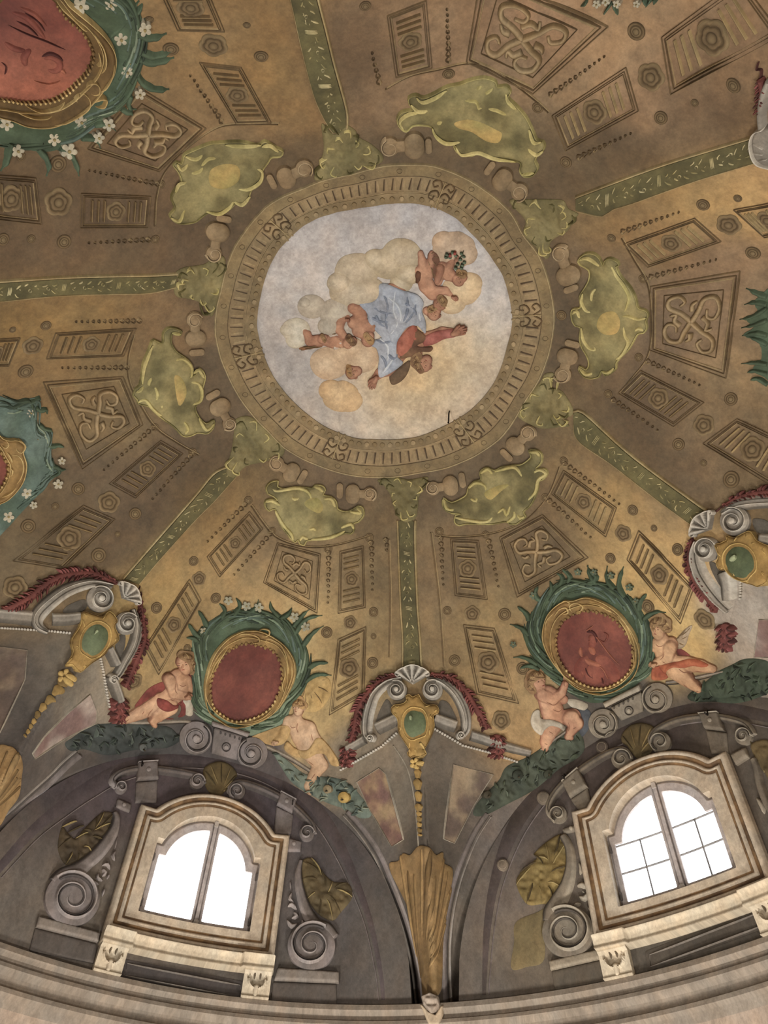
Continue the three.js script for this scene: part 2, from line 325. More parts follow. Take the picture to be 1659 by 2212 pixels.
{ // vault
  const NA = 960, NV = 280, pos = [], col = [], idx = [], c0 = 1.0;
  const dirTop = [];
  for (let i = 0; i <= NA; i++) {
    const k = 6 * i / NA, low = world(k, RW + 0.004, archZ(k) - 0.004);
    const a = Math.atan2((low.y - EYE) / S - c0, RW);
    for (let j = 0; j <= NV; j++) {
      const t = j / NV, e = mix(a, Math.PI / 2, t);
      let q;
      if (j === 0) q = low; else if (j === NV) q = world(0, 0, zVault(0, 0));
      else {
        const ce = Math.cos(e), se = Math.sin(e); let lo = 0.1, hi = 2;
        for (let n = 0; n < 30; n++) { const m = (lo + hi) / 2; if (zVault(k, m * ce) - (c0 + m * se) > 0) lo = m; else hi = m; }
        q = world(k, lo * ce, c0 + lo * se);
      }
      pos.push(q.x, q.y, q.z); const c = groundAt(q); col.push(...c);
    }
  }
  const W = NV + 1;
  for (let i = 0; i < NA; i++) for (let j = 0; j < NV; j++) { const a = i * W + j, b = a + W; idx.push(a, a + 1, b); if (j < NV - 1) idx.push(b, a + 1, b + 1); }
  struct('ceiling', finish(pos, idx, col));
}
// the window: outlines in wall coordinates (u, height above the floor)
const WIN_C = [0.5, 1.5, 2.5, 3.5, 4.5, 5.5];
const arcPts = (cx, cy, r, a0, a1, n) => Array.from({ length: n + 1 }, (_, i) => { const a = mix(a0, a1, i / n); return [cx + r * Math.cos(a), cy + r * Math.sin(a)]; });
function shouldered(hw, y0, ys, hs, apex) {                          // half width, bottom, shoulder, arch half width, apex
  const rise = apex - ys, R = (hs * hs + rise * rise) / (2 * rise), cy = apex - R, a = Math.asin(hs / R);
  const lead = rise > hs ? Math.PI - Math.asin(hs / R) : a;
  return [[-hw, y0], [hw, y0], [hw, ys], ...arcPts(0, cy, R, Math.PI / 2 - lead, Math.PI / 2 + lead, 28), [-hw, ys]];
}
const OUTER = shouldered(0.985, 5.6, 7.08, 0.79, 7.47), OPEN = shouldered(0.665, 5.87, 6.74, 0.58, 7.17);
const outerSd = polySd(OUTER), openSd = polySd(OPEN);
// lunette walls
const cellHole = (u, y) => openSd(u, y) < 0.07;
for (let bay = 0; bay < 6; bay++) {
  const B = bayWall(bay + 0.5), half = RW * S * Math.PI / 6, pos = [], col = [], idx = [], n = new Map();
  const NU = 200, NY = 120, y0 = 5.1;
  const put = (i, j) => {
    const key = i * 1000 + j; let v = n.get(key); if (v !== undefined) return v;
    const u = mix(-half, half, i / NU), top = archZ(bay + 0.5 + u / (2 * half) * 0.9999999) * S + EYE + 0.03, y = mix(y0, top, j / NY), q = B(u, y).p;
    pos.push(q.x, q.y, q.z); col.push(...lunetteAt(q)); n.set(key, v = pos.length / 3 - 1); return v;
  };
  for (let i = 0; i < NU; i++) for (let j = 0; j < NY; j++) {
    const u = mix(-half, half, (i + 0.5) / NU), top = archZ(bay + 0.5 + u / (2 * half) * 0.9999999) * S + EYE + 0.03, y = mix(y0, top, (j + 0.5) / NY);
    if (cellHole(u, y)) continue;
    const a = put(i, j), b = put(i + 1, j), c = put(i + 1, j + 1), d = put(i, j + 1);
    idx.push(a, c, b, a, d, c);
  }
  struct('wall_lunette', finish(pos, idx, col));
}
{ // outer shell: the masonry behind the painted skin, open only at the windows
  const pos = [], idx = [], col = [], NA = 360, rows = [];
  const c = lin('#6b6257');
  const prof = [[1.5, -0.42], [1.5, 1.62], [1.62, 1.7], [1.3, 2.2], [0.8, 2.55], [0.001, 2.62]];
  for (let j = 0; j < 90; j++) { const t = j / 89 * (prof.length - 1), a = Math.min(prof.length - 2, Math.floor(t)), f = t - a; rows.push([mix(prof[a][0], prof[a + 1][0], f), mix(prof[a][1], prof[a + 1][1], f)]); }
  for (let i = 0; i <= NA; i++) for (const [r, h] of rows) { const q = world(6 * i / NA, r, h); pos.push(q.x, q.y, q.z); col.push(...c); }
  const W = rows.length;
  for (let i = 0; i < NA; i++) for (let j = 0; j < W - 1; j++) {
    const k = 6 * (i + 0.5) / NA, u = (k - Math.floor(k) - 0.5) * Math.PI / 3 * RW * S, y = (rows[j][1] + rows[j + 1][1]) / 2 * S + EYE;
    if (Math.abs(u) < 1.15 && y > 5.4 && y < 8.1) continue;
    const a = i * W + j, b = a + W; idx.push(a, b, a + 1, b, b + 1, a + 1);
  }
  struct('wall_outer', finish(pos, idx, col));
}
{ // cornice: a run moulding round the whole drum, and the plain wall below it
  const P = [[1.358, 0.907], [1.338, 0.9], [1.333, 0.886], [1.335, 0.882], [1.35, 0.877], [1.352, 0.866], [1.338, 0.862], [1.334, 0.852], [1.336, 0.847], [1.352, 0.84], [1.353, 0.828], [1.349, 0.816], [1.338, 0.812], [1.335, 0.801], [1.35, 0.795], [1.353, 0.786], [1.356, 0.775]];
  const lathe = (prof, NA, cf) => {
    const pos = [], col = [], idx = [], W = prof.length * 2 - 2;
    for (let i = 0; i <= NA; i++) for (let j = 0; j < prof.length - 1; j++) for (const e of [0, 1]) { const q = world(6 * i / NA, prof[j + e][0], prof[j + e][1]); pos.push(q.x, q.y, q.z); col.push(...cf(q, j + e)); }
    for (let i = 0; i < NA; i++) for (let j = 0; j < W; j += 2) { const a = i * W + j, b = a + W; idx.push(a, b, a + 1, b, b + 1, a + 1); }
    return finish(pos, idx.map((v, n) => v), col);
  };
  const stone = soft('#857868', 0.18, 2.5);
  struct('trim', lathe(P, 360, (q) => stone(0, 0, 0, q)));
  const lower = soft('#a18e7b', 0.12, 1.2);
  struct('wall_drum', lathe([[1.356, 0.776], [1.356, 0.2], [1.356, -0.4]], 240, (q) => lower(0, 0, 0, q)));
  const fl = new THREE.CylinderGeometry(RW * S + 0.3, RW * S + 0.3, 0.2, 96); fl.translate(0, -0.1, 0);
  const fm = new THREE.MeshStandardMaterial({ color: new THREE.Color('#a08868'), roughness: 0.6 });
  struct('floor', fl, fm);
}
// ------------------------------------------------------------------ windows
const flip = (pts) => pts.map(([x, y]) => [x, -y]);
const wallMap = (bay) => { const B = bayWall(bay); return (x, y) => B(x, -y); };
const CREAM = soft('#bcab93', 0.05, 4), GILT = two('#5a4125', '#806038', 9, 0.2), SASH = soft('#b0a6a2', 0.06, 6);
const glass = new THREE.MeshPhysicalMaterial({ color: 0xffffff, roughness: 0.02, metalness: 0, transmission: 1, thickness: 0, ior: 1.45 });
glass.name = 'window glass';
const ironMat = new THREE.MeshStandardMaterial({ color: new THREE.Color('#241f1c'), roughness: 0.55, metalness: 0.6 });
const rectSd = (a, b, c, d) => (x, y) => { const dx = Math.max(a - x, x - c), dy = Math.max(b - y, y - d); return Math.min(Math.max(dx, dy), 0) + Math.hypot(Math.max(dx, 0), Math.max(dy, 0)); };
function buildWindow(bay, n, { mullions, coarse, shift = 0 }) {
  const M0 = wallMap(bay), map = (x, y) => M0(x + shift, y), g = coarse ? 0.06 : 0.013;
  const w = new THREE.Group(); w.name = 'window_' + n; w.userData.kind = 'structure'; w.position.copy(map(0, -6.4).p); scene.add(w);
  const oSd = polySd(flip(OUTER)), iSd = polySd(flip(OPEN)), all = boxOf(flip(OUTER), 0.05);
  const PROFILE = [[0, 0.07], [0.02, 0.105], [0.045, 0.115], [0.068, 0.105], [0.088, 0.075], [0.11, 0.078], [0.13, 0.1], [0.15, 0.098], [0.17, 0.075], [0.19, 0.083], [0.21, 0.08], [9, 0.08]];
  const mould = (x, y) => { const d = Math.max(0, -oSd(x, y)); let i = 0; while (d > PROFILE[i + 1][0]) i++; return mix(PROFILE[i][1], PROFILE[i + 1][1], (d - PROFILE[i][0]) / (PROFILE[i + 1][0] - PROFILE[i][0])); };
  const surround = part(w, 'plaster_surround', field({ map, box: all, g, sd: (x, y) => Math.max(oSd(x, y), -iSd(x, y)), h: mould, col: CREAM, sink: 0.05 }));
  if (!coarse) for (const [a, b] of [[0.072, 0.113], [0.158, 0.182]]) {
    const gl = field({ map, box: all, g: 0.014, sd: (x, y) => Math.max(oSd(x, y) + a, -(oSd(x, y) + b)), h: (x, y) => mould(x, y) + 0.006, col: GILT, sink: 0.02 });
    part(surround, 'gilt_line', gl, 'dull gold painted line');
  }
  { // reveal of the opening
    const o = flip(OPEN), pos = [], col = [], idx = [];
    const fine = []; for (let i = 0; i < o.length; i++) { const a = o[i], b = o[(i + 1) % o.length], m = Math.max(1, Math.round(Math.hypot(b[0] - a[0], b[1] - a[1]) / 0.1)); for (let k = 0; k < m; k++) fine.push([mix(a[0], b[0], k / m), mix(a[1], b[1], k / m)]); }
    fine.forEach(([x, y], i) => {
      const [x2, y2] = fine[(i + 1) % fine.length], qa = map(x, y), qb = map(x2, y2);
      for (const [t0, t1] of [[-0.046, -0.13], [-0.13, -0.24]]) {
        const a = pos.length / 3;
        for (const [q, t] of [[qa, t0], [qb, t0], [qa, t1], [qb, t1]]) { pos.push(q.p.x + q.n.x * t, q.p.y + q.n.y * t, q.p.z + q.n.z * t); col.push(...CREAM(x, y, 0, q.p)); }
        idx.push(a, a + 1, a + 2, a + 1, a + 3, a + 2);
      }
    });
    part(w, 'reveal', finish(pos, idx, col));
  }
  // two casements; glass in one sheet or in leaded panes
  const GL = flip(shouldered(0.585, 5.95, 6.61, 0.5, 7.04)), glSd = polySd(GL), deep = -0.06;
  for (const side of [-1, 1]) {
    const cut = side < 0 ? (x) => x - 0.03 : (x) => 0.03 - x, hole = side < 0 ? (x) => x + 0.03 : (x) => 0.09 - x;
    const sash = part(w, 'casement', field({ map, box: boxOf(flip(OPEN), 0.02), g: coarse ? 0.06 : 0.012, sd: (x, y) => Math.max(iSd(x, y) - 0.006, cut(x) + 0.004, -Math.max(glSd(x, y), hole(x))), h: (x, y) => deep + 0.03 * smooth(0, 0.02, -Math.max(iSd(x, y) - 0.01, cut(x)) - 0.02), col: SASH, sink: -deep * 1 + 0.09 - 0.09 }));
    const pane = (x0, y0, x1, y1) => {
      const r = rectSd(x0, y0, x1, y1), sd = (x, y) => Math.max(glSd(x, y) - 0.008, hole(x) - 0.008, r(x, y));
      const geo = field({ map, box: [x0 - 0.02, y0 - 0.02, x1 + 0.02, y1 + 0.02], g: coarse ? 0.06 : 0.02, sd, h: deep - 0.02, col: '#ffffff', sink: -deep + 0.0201 });
      const m = part(sash, 'pane', geo, null, glass); return m;
    };
    const X = side < 0 ? [-0.6, -0.02] : [0.08, 0.6], ym = [-7.06, -6.6, -6.28, -5.94], xm = (X[0] + X[1]) / 2 + 0.005;
    if (!mullions) pane(X[0], ym[0], X[1], ym[3]);
    else {
      pane(X[0], ym[0], X[1], ym[1]);
      for (const [a, b] of [[ym[1], ym[2]], [ym[2], ym[3]]]) { pane(X[0], a, xm, b); pane(xm, a, X[1], b); }
      const bar = (p) => part(sash, 'glazing_bar', ribbon(p, { map: (x, y) => { const q = map(x, y); return { p: q.p.clone().addScaledVector(q.n, deep - 0.01), n: q.n }; }, w: 0.008, h: 0.012, step: 0.06, col: '#6f6a66' }));
      for (const y of [ym[1], ym[2]]) bar([[X[0], y], [X[1], y]]);
      bar([[xm, ym[1]], [xm, ym[3]]]);
    }
    if (!coarse) for (const y of [-6.55, -6.02]) part(sash, 'hinge', field({ map, box: [side * 0.64 - 0.03, y - 0.06, side * 0.64 + 0.03, y + 0.06], g: 0.012, sd: rectSd(side * 0.64 - 0.012, y - 0.045, side * 0.64 + 0.012, y + 0.045), h: deep + 0.05, col: '#57504c' }), 'small dark hinge');
  }
  if (!coarse) {
    part(w, 'latch', limbs([[[0.03, -5.93, 0.03], [0.03, -5.9, 0.03]]], { map: (x, y) => { const q = map(x, y); return { p: q.p.clone().addScaledVector(q.n, deep + 0.03), n: q.n }; }, g: 0.008, k: 0.01, skin: 0.002, scale: 1, col: '#a39a90' }), 'metal latch at the foot of the casements');
    part(w, 'latch', field({ map, box: [-0.02, -7.2, 0.08, -7.05], g: 0.01, sd: rectSd(0.005, -7.16, 0.055, -7.09), h: deep + 0.06, col: '#b5aaa0' }), 'pale metal catch at the top of the casements');
  }
  part(w, 'meeting_bar', field({ map, box: [-0.02, -7.2, 0.08, -5.84], g: coarse ? 0.05 : 0.012, sd: (x, y) => Math.max(iSd(x, y) + 0.004, Math.abs(x - 0.03) - 0.02), h: deep + 0.045, sink: 0.09, col: SASH }), 'narrow strip where the casements meet');
  // sill on two carved corbels
  const sillSd = rectSd(-0.985, -5.6, 1.0, -5.465);
  const sill = field({ map, box: [-1.05, -5.65, 1.05, -5.42], g: coarse ? 0.06 : 0.016, sd: sillSd, col: soft('#bbab90', 0.04, 4), sink: 0.05, h: (x, y) => { const v = (y + 5.6) / 0.135, brk = Math.abs(x) > 0.63 ? 0.035 : 0; return brk + (v < 0.16 ? 0.17 : v < 0.25 ? 0.15 : v < 0.86 ? mix(0.145, 0.12, v) : 0.145); } });
  part(w, 'window_sill', sill);
  if (!coarse) for (const c of [-0.815, 0.83]) {
    const hw = 0.155, K = rectSd(c - hw, -5.465, c + hw, -5.2), cc = soft('#b9aa90', 0.04, 4);
    const corbel = part(w, 'corbel', field({ map, box: [c - hw - 0.03, -5.5, c + hw + 0.03, -5.17], g: 0.01, sd: K, col: cc, sink: 0.04, h: (x, y) => {
      const v = (y + 5.465) / 0.265, u = (x - c) / hw;
      let t = v < 0.12 ? 0.14 : mix(0.105, 0.075, v);
      const bowl = Math.hypot(u * 0.95, (v - 0.33) * 1.7);
      if (v > 0.28 && bowl < 0.62 && bowl > 0.5) t += 0.03; if (v > 0.28 && bowl < 0.5) t -= 0.035;
      if (v > 0.16 && v < 0.28 && Math.abs(u) < 0.7) t -= 0.03;
      if (v > 0.93) t += 0.02; return t;
    } }));
    for (const s of [-0.22, 0.2]) part(corbel, 'drop', ribbon([[c + s * hw, -5.44, 0.016], [c + s * hw, -5.385, 0.004]], { map: (x, y) => { const q = map(x, y); return { p: q.p.clone().addScaledVector(q.n, 0.09), n: q.n }; }, w: 0.016, h: 0.03, step: 0.02, straight: true, col: '#6d5f4b' }));
    part(corbel, 'tongue', limbs([[[c, -5.3, 0.035], [c, -5.235, 0.022]]], { map: (x, y) => { const q = map(x, y); return { p: q.p.clone().addScaledVector(q.n, 0.06), n: q.n }; }, g: 0.008, k: 0.01, skin: 0.002, scale: 1.3, col: cc }));
  }
  return w;
}
buildWindow(-0.5, 1, { mullions: false, shift: 0.03 });
buildWindow(0.5, 2, { mullions: true, shift: -0.045 });
for (let i = 1; i < 5; i++) buildWindow(i + 0.5, i + 2, { mullions: true, coarse: true });
// ------------------------------------------------------------------ four added uplights on invented stands, out of view, fill the vault with light
{
  const shade = new THREE.MeshStandardMaterial({ color: 0x3a342c, roughness: 0.5, metalness: 0.4 });
  const glow = new THREE.MeshStandardMaterial({ color: 0xffffff, emissive: new THREE.Color('#fff0dc'), emissiveIntensity: 1.2 });
  [[0.5, 0.75], [2.1, 0.75], [3.9, 0.75], [5.5, 0.75]].forEach(([k, r]) => {
    const at = world(k, r, (0 - EYE) / S), o = new THREE.Group(); o.name = numbered('added_uplight'); o.position.set(at.x, 0, at.z); o.userData.kind = 'structure'; scene.add(o);
    const lathe = new THREE.LatheGeometry([[0.001, 0], [0.3, 0], [0.3, 0.04], [0.05, 0.07], [0.035, 1.2], [0.12, 1.3], [0.4, 1.5], [0.42, 1.5]].map((p) => new THREE.Vector2(...p)), 32);
    const a = new THREE.Mesh(lathe, shade); a.name = 'added_lamp_stand'; a.castShadow = true; o.add(a);
    const disc = new THREE.Mesh(new THREE.CylinderGeometry(0.38, 0.38, 0.02, 32), glow); disc.name = 'added_lamp_diffuser'; disc.position.y = 1.48; o.add(disc);
    const L = new THREE.RectAreaLight(new THREE.Color('#fdf7ef'), FILL_LAMP, 0.66, 0.66); L.position.set(0, 1.51, 0); L.rotation.x = Math.PI / 2; o.add(L);
  });
}
// ------------------------------------------------------------------ the ring round the oculus, and the painted sky
const SECTION = ['over the right window', 'at the right edge', 'at the top right', 'at the top left', 'at the left edge', 'over the left window'];
const RIB = ['near rib between the windows', 'lower right rib', 'upper right rib', 'top rib', 'left rib', 'lower left rib'];
const kOf = (p) => survey(p.x, p.y, p.z)[0];
const sectionOf = (p) => ((Math.floor(kOf(p)) % 6) + 6) % 6;
const C0 = [832, 692];
const polar = (pts) => {                                            // radius round C0 as a function of the angle
  const t = pts.map(([x, y]) => [Math.atan2(y - C0[1], x - C0[0]), Math.hypot(x - C0[0], y - C0[1])]).sort((a, b) => a[0] - b[0]), n = t.length;
  return (a) => { a = Math.atan2(Math.sin(a), Math.cos(a)); let i = t.findIndex((q) => q[0] > a); if (i < 0) i = 0; const p = t[(i - 1 + n) % n], q = t[i]; let s = q[0] - p[0], u = a - p[0]; if (s <= 0) s += 2 * Math.PI; if (u < 0) u += 2 * Math.PI; const f = clamp(u / s); return mix(p[1], q[1], f * f * (3 - 2 * f) * 0.5 + f * 0.5); };
};
const RING_OUT = PX('573,447 667,400 761,374 863,354 942,358 1020,391 1103,457 1130,506 1167,555 1189,622 1198,683 1191,743 1171,807 1134,867 1082,946 1036,979 983,1004 900,1022 816,1031 747,1024 695,1008 641,984 611,965 581,933 547,898 517,858 494,815 474,765 464,716 467,666 477,626 487,583 505,535 535,490');
const SKY_EDGE = Y1('860,88 960,92 1060,118 1150,165 1220,235 1290,310 1340,380 1390,460 1415,540 1432,620 1440,680 1432,750 1410,830 1385,920 1345,1010 1290,1085 1225,1150 1150,1200 1060,1245 960,1285 850,1300 730,1300 640,1295 560,1270 480,1235 400,1180 330,1120 270,1055 210,970 170,880 145,800 130,720 135,640 150,560 170,480 200,400 240,330 300,265 360,210 430,170 520,140 620,120 720,105 800,92');
const rOut = polar(RING_OUT), rIn = polar(SKY_EDGE);
const ring = (a, f) => { const r = mix(rIn(a), rOut(a), f); return [C0[0] + r * Math.cos(a), C0[1] + r * Math.sin(a)]; };
const around = (f, n, a0 = 0, a1 = 2 * Math.PI) => Array.from({ length: n }, (_, i) => ring(mix(a0, a1, i / n), f));
{
  const R = thing('ceiling_ring', onRoom(832, 400).p, 'round fluted stone-coloured ring that frames the painted sky in the crown of the vault', 'ring moulding');
  const sdRing = (f0, f1) => (x, y) => { const a = Math.atan2(y - C0[1], x - C0[0]), r = Math.hypot(x - C0[0], y - C0[1]); return Math.max(mix(rIn(a), rOut(a), f0) - r, r - mix(rIn(a), rOut(a), f1)); };
  const bx = [455, 340, 1210, 1045];
  part(R, 'bead_band', field({ box: bx, g: 5, sd: sdRing(0.0, 0.27), h: 0.022, col: two('#75623f', '#8a7550', 4) }));
  part(R, 'flute_band', field({ box: bx, g: 5, sd: sdRing(0.27, 0.7), h: 0.012, col: two('#7c6845', '#937c55', 2) }));
  part(R, 'outer_band', field({ box: bx, g: 5, sd: sdRing(0.7, 0.975), h: 0.018, col: two('#73613f', '#877249', 3) }));
  part(R, 'outer_fillet', ribbon(around(0.995, 140), { w: 2.6, h: 0.03, closed: true, straight: true, col: '#a08d63' }), 'pale thin outer edge');
  part(R, 'inner_fillet', ribbon(around(0.285, 140), { w: 1.5, h: 0.02, closed: true, straight: true, col: '#a18b62' }));
  part(R, 'inner_fillet', ribbon(around(0.7, 140), { w: 1.3, h: 0.022, closed: true, straight: true, col: '#5f4d31' }));
  const leaves = [[1153, 680], [955, 410], [590, 480], [520, 770], [720, 985], [1010, 935]].map(([x, y]) => Math.atan2(y - C0[1], x - C0[0])).sort((a, b) => a - b);
  const dk = pig('#4f3d25'), md = pig('#8a7450'), lt = pig('#b09a6c');
  leaves.forEach((a, i) => {
    let b = leaves[(i + 1) % 6]; if (b < a) b += 2 * Math.PI;
    const n = Math.round((b - a) * 340 / 21) - 2;
    for (let q = 0; q < n; q++) {
      const t = mix(a, b, (q + 1.5) / (n + 2)), p0 = ring(t, 0.34), p1 = ring(t, 0.64);
      part(R, 'flute', ribbon([[...p0, 7.4], [...ring(t, 0.45), 6.4], [...p1, 5]], { w: 6.5, h: 0.02, step: 7, sections: 7, col: (x, y, d, p, s) => (s < -0.1 && s > -0.85 ? dk : s > 0.45 ? lt : md) }));
    }
    for (let q = 0; q < 10; q++) { const t = mix(a, b, (q + 0.5) / 10), c = ring(t, 0.84); part(R, 'rosette', ribbon(Array.from({ length: 10 }, (_, e) => [c[0] + 6 * Math.cos(e * 0.628), c[1] + 5 * Math.sin(e * 0.628)]), { w: 1.6, h: 0.028, closed: true, straight: true, sections: 3, col: q % 2 ? '#5d4a2d' : '#9a8459' })); }
    for (let q = 0; q < 16; q++) { const t = mix(a, b, (q + 0.5) / 16), c = ring(t, 0.13); part(R, 'bead', limbs([[[c[0], c[1], 5.2], [c[0] + 0.1, c[1], 5.2]]], { g: 2.4, lift: 0.012, scale: 0.003, col: q % 3 ? '#7e6943' : '#97815a' })); }
    // palmette: two scrolls and a stem, straddling the flutes
    const sc = [];
    for (const s of [-1, 1]) {
      const P = (u, f) => ring(a + s * u, f);
      sc.push(ribbon([P(0.004, 0.3), P(0.03, 0.42), P(0.07, 0.36), P(0.075, 0.22), P(0.045, 0.2), P(0.04, 0.29)].map((q) => [...q, 2.6]), { w: 2.6, h: 0.03, col: '#5b4729', step: 4 }));
      sc.push(ribbon([P(0.004, 0.52), P(0.035, 0.7), P(0.075, 0.62), P(0.06, 0.5), P(0.035, 0.56)].map((q) => [...q, 2.6]), { w: 2.6, h: 0.03, col: '#654f2f', step: 4 }));
      sc.push(ribbon([P(0.002, 0.2), P(0.02, 0.1), P(0.028, -0.02)].map((q) => [...q, 2.4]), { w: 2.4, h: 0.03, col: '#9c865a', step: 4 }));
    }
    sc.push(ribbon([ring(a, 0.0), ring(a, 0.7)].map((q) => [...q, 2.5]), { w: 2.5, h: 0.03, col: '#a18b5e' }));
    part(R, 'palmette', sc);
  });
}
const skyThing = (() => {
  const T = thing('painted_sky', onRoom(832, 692).p, 'pale grey and cream painted sky in the round opening at the crown', 'ceiling painting');
  const skySpots = readSpots(`640,520,b3aaa4 700,480,a9a3a0 780,460,aaa5a3 900,460,aaa6a6 1000,490,aeaaa9 1050,560,b3aeaa 1080,640,b9b2ab 1090,720,bdb4aa 1060,820,bcb0a0 1020,880,b5a58f 960,920,b9a88f 880,930,b9aa94 780,930,b6a998 700,900,aca194 640,850,a49b93 600,780,a39b94 580,700,aaa39e 580,640,b3aca6 620,580,b5aeaa 700,560,b9b1ab 950,800,c3a575 900,830,c2a473 1000,780,c4ac82 1040,760,c2b193 850,870,c0aa86 750,700,b5a999 1040,600,b7b1ad 620,740,9c9692 660,640,b0a89f 870,560,b4aca4`, onVault);
  const w = washes(skySpots, 0.42);
  part(T, 'sky_ground', field({ box: [540, 425, 1125, 965], g: 5, sd: polySd(spline(SKY_EDGE, true, 8)), h: 0.004, sink: 0.01, col: (x, y, d, p) => { const c = w(p), m = 0.93 + 0.14 * fbm(p.x * 2.2, p.y * 2.2, p.z * 2.2); const e = d < 5 ? 0.9 : 1; return c.map((v) => v * m * e * GAIN); } }));
  return T;
})();
// clouds: rounded lobes
function cloud(lobes, tone, label, group) {
  const c = onRoom(lobes[0][0], lobes[0][1]).p, T = thing('painted_cloud', c, label, 'cloud', group);
  lobes.forEach(([x, y, r], i) => {
    const hi = pig(tone[1]), lo = pig(tone[0]);
    part(T, 'cloud_lobe', field({ box: [x - r * 1.3 - 2, y - r - 2, x + r * 1.3 + 2, y + r + 2], g: 3.2, sd: (u, v) => Math.hypot((u - x) / 1.18, v - y) - r * (0.97 + 0.06 * noise(u / 14, v / 14, i)), h: (u, v, d) => 0.008 + 0.05 * Math.sqrt(clamp(d / r)) * (0.7 + 0.1 * i % 0.4), col: (u, v, d, p) => { const t = smooth(0.15, 0.85, 0.5 + 0.5 * fbm(p.x * 3, p.y * 3, p.z * 3) - 0.5 + 0.5 * clamp(d / r * 1.2)); return [0, 1, 2].map((q) => mix(lo[q], hi[q], t)); } }));
  });
}
cloud(Y1('640,440,95 600,540,85 690,540,80 560,500,60'), ['#a39275', '#c0b096'], 'large cream cloud left of the blue mantle top');
cloud(Y1('870,360,90 800,400,80 740,380,55 905,450,60 870,500,50'), ['#a59474', '#beae92'], 'tall cream cloud between the mantle and the upper cherubs');
cloud(Y1('1140,330,95 1090,290,55 1190,350,60'), ['#a98f72', '#bfa68a'], 'pinkish cloud behind the cherub with flowers');
cloud(Y1('1180,530,85 1130,600,60 1220,500,55'), ['#b29874', '#c9b28b'], 'warm cloud below the cherub with flowers');
cloud(Y1('410,620,62 530,650,70 500,720,50 380,600,30'), ['#a09481', '#b3a792'], 'grey cloud above the left cherubs');
cloud(Y1('330,740,62 330,790,45 290,740,35'), ['#b2a892', '#c1b8a4'], 'small pale cloud at the far left of the sky');
cloud(Y1('500,910,85 660,880,80 560,860,60 620,830,50'), ['#b49877', '#cbb08d'], 'peach cloud around the single cherub head');
cloud(Y1('560,1080,80 600,1100,60 510,1050,55'), ['#b4956a', '#caa97a'], 'golden cloud at the foot of the left group');
// ------------------------------------------------------------------ ribs, capitals, cartouches and scroll finials round the ring
const OLIVE = two('#5f5730', '#918552', 3.4, 0.22), OLIVE_HI = two('#a99c58', '#c0b16e', 5), OLIVE_LO = soft('#575023', 0.12);
const stroke = (pts, w, col, o = {}) => ribbon(pts, { w, col, taper: 1, h: 0.03, step: 5, ...o });
function cartouche(Z, outline, heart, strokes, label) {
  const o = Z(outline), c = o.reduce((a, b) => [a[0] + b[0], a[1] + b[1]], [0, 0]).map((v) => v / o.length);
  const T = thing('cartouche', onRoom(c[0], c[1]).p, label, 'cartouche');
  const body = part(T, 'shield_body', patch(o, { h: 0.04, edge: 16, g: 3.2, col: OLIVE }));
  part(T, 'rim', ribbon(o.map((p) => [...p, 2.4]), { w: 2.4, h: 0.036, closed: true, step: 6, col: two('#6b6230', '#aa9d5b', 5, 0.2) }), 'pale painted rim');
  part(body, 'gold_centre', patch(Z(heart), { h: 0.012, base: 0.046, edge: 14, g: 4, col: two('#8f8546', '#b5954f', 4, 0.3) }), 'golden worn centre');
  for (const s of strokes) part(T, 'scroll', stroke(Z(s).map((p) => [...p, 4]), 4, OLIVE_HI, { h: 0.07, sink: -0.042 }));
  return T;
}
cartouche(Y5, '405,735 460,720 455,650 490,590 515,540 515,480 455,440 450,410 490,375 540,372 580,400 605,450 615,420 650,403 700,425 710,445 690,455 720,520 780,590 815,660 830,720 880,740 895,770 880,810 888,850 865,885 830,890 800,940 770,990 720,1040 690,1080 690,1110 660,1140 620,1160 595,1130 580,1165 530,1180 480,1165 450,1120 455,1100 500,1120 515,1080 500,1030 470,980 455,920 460,850 430,840 405,800',
  '600,760 680,740 720,800 700,880 620,890 570,840', ['655,430 690,500 740,570 775,640 765,700 735,770', '480,625 470,680 500,735 540,750', '470,850 480,920 520,980 560,990 545,955', '720,775 770,770 830,790 885,785', '740,820 750,900 770,940 740,1010 690,1060', '460,410 500,395 540,410 590,450', '460,1110 500,1150 550,1140', '600,1130 640,1140 680,1110', '410,760 440,740 460,790', '810,870 840,850 870,870', '535,680 540,620 570,590'], 'broad olive-gold cartouche beside the ring, on the photo\'s right edge side');
cartouche(Y3, '850,560 850,530 890,515 930,530 985,510 1060,470 1130,455 1200,430 1270,420 1330,440 1340,470 1390,465 1415,500 1400,530 1450,580 1500,640 1535,710 1560,765 1595,775 1600,815 1565,850 1550,880 1565,920 1540,960 1490,965 1465,930 1470,890 1400,870 1300,860 1240,835 1200,850 1130,840 1100,800 1105,780 1040,765 990,725 975,690 920,680 870,685 835,715 800,690 785,650 810,610 870,595',
  '1100,660 1180,640 1260,660 1340,700 1370,720 1350,770 1280,760 1200,710 1130,690', ['890,520 920,545 985,525 1060,480', '860,560 900,595 960,590', '820,700 800,650 850,610 920,600', '980,690 1000,735 1060,775 1150,765', '1000,660 1040,655', '1110,790 1140,840 1210,830 1250,830 1330,860 1450,880', '1220,470 1260,455', '1270,500 1320,470', '1390,500 1400,540 1450,590', '1150,535 1220,540 1240,580 1270,570', '1285,580 1340,590 1400,620', '1520,700 1545,770 1590,770', '1510,800 1560,840 1600,820', '1480,950 1550,940'], 'long green-gold cartouche above the ring, right of the top rib');
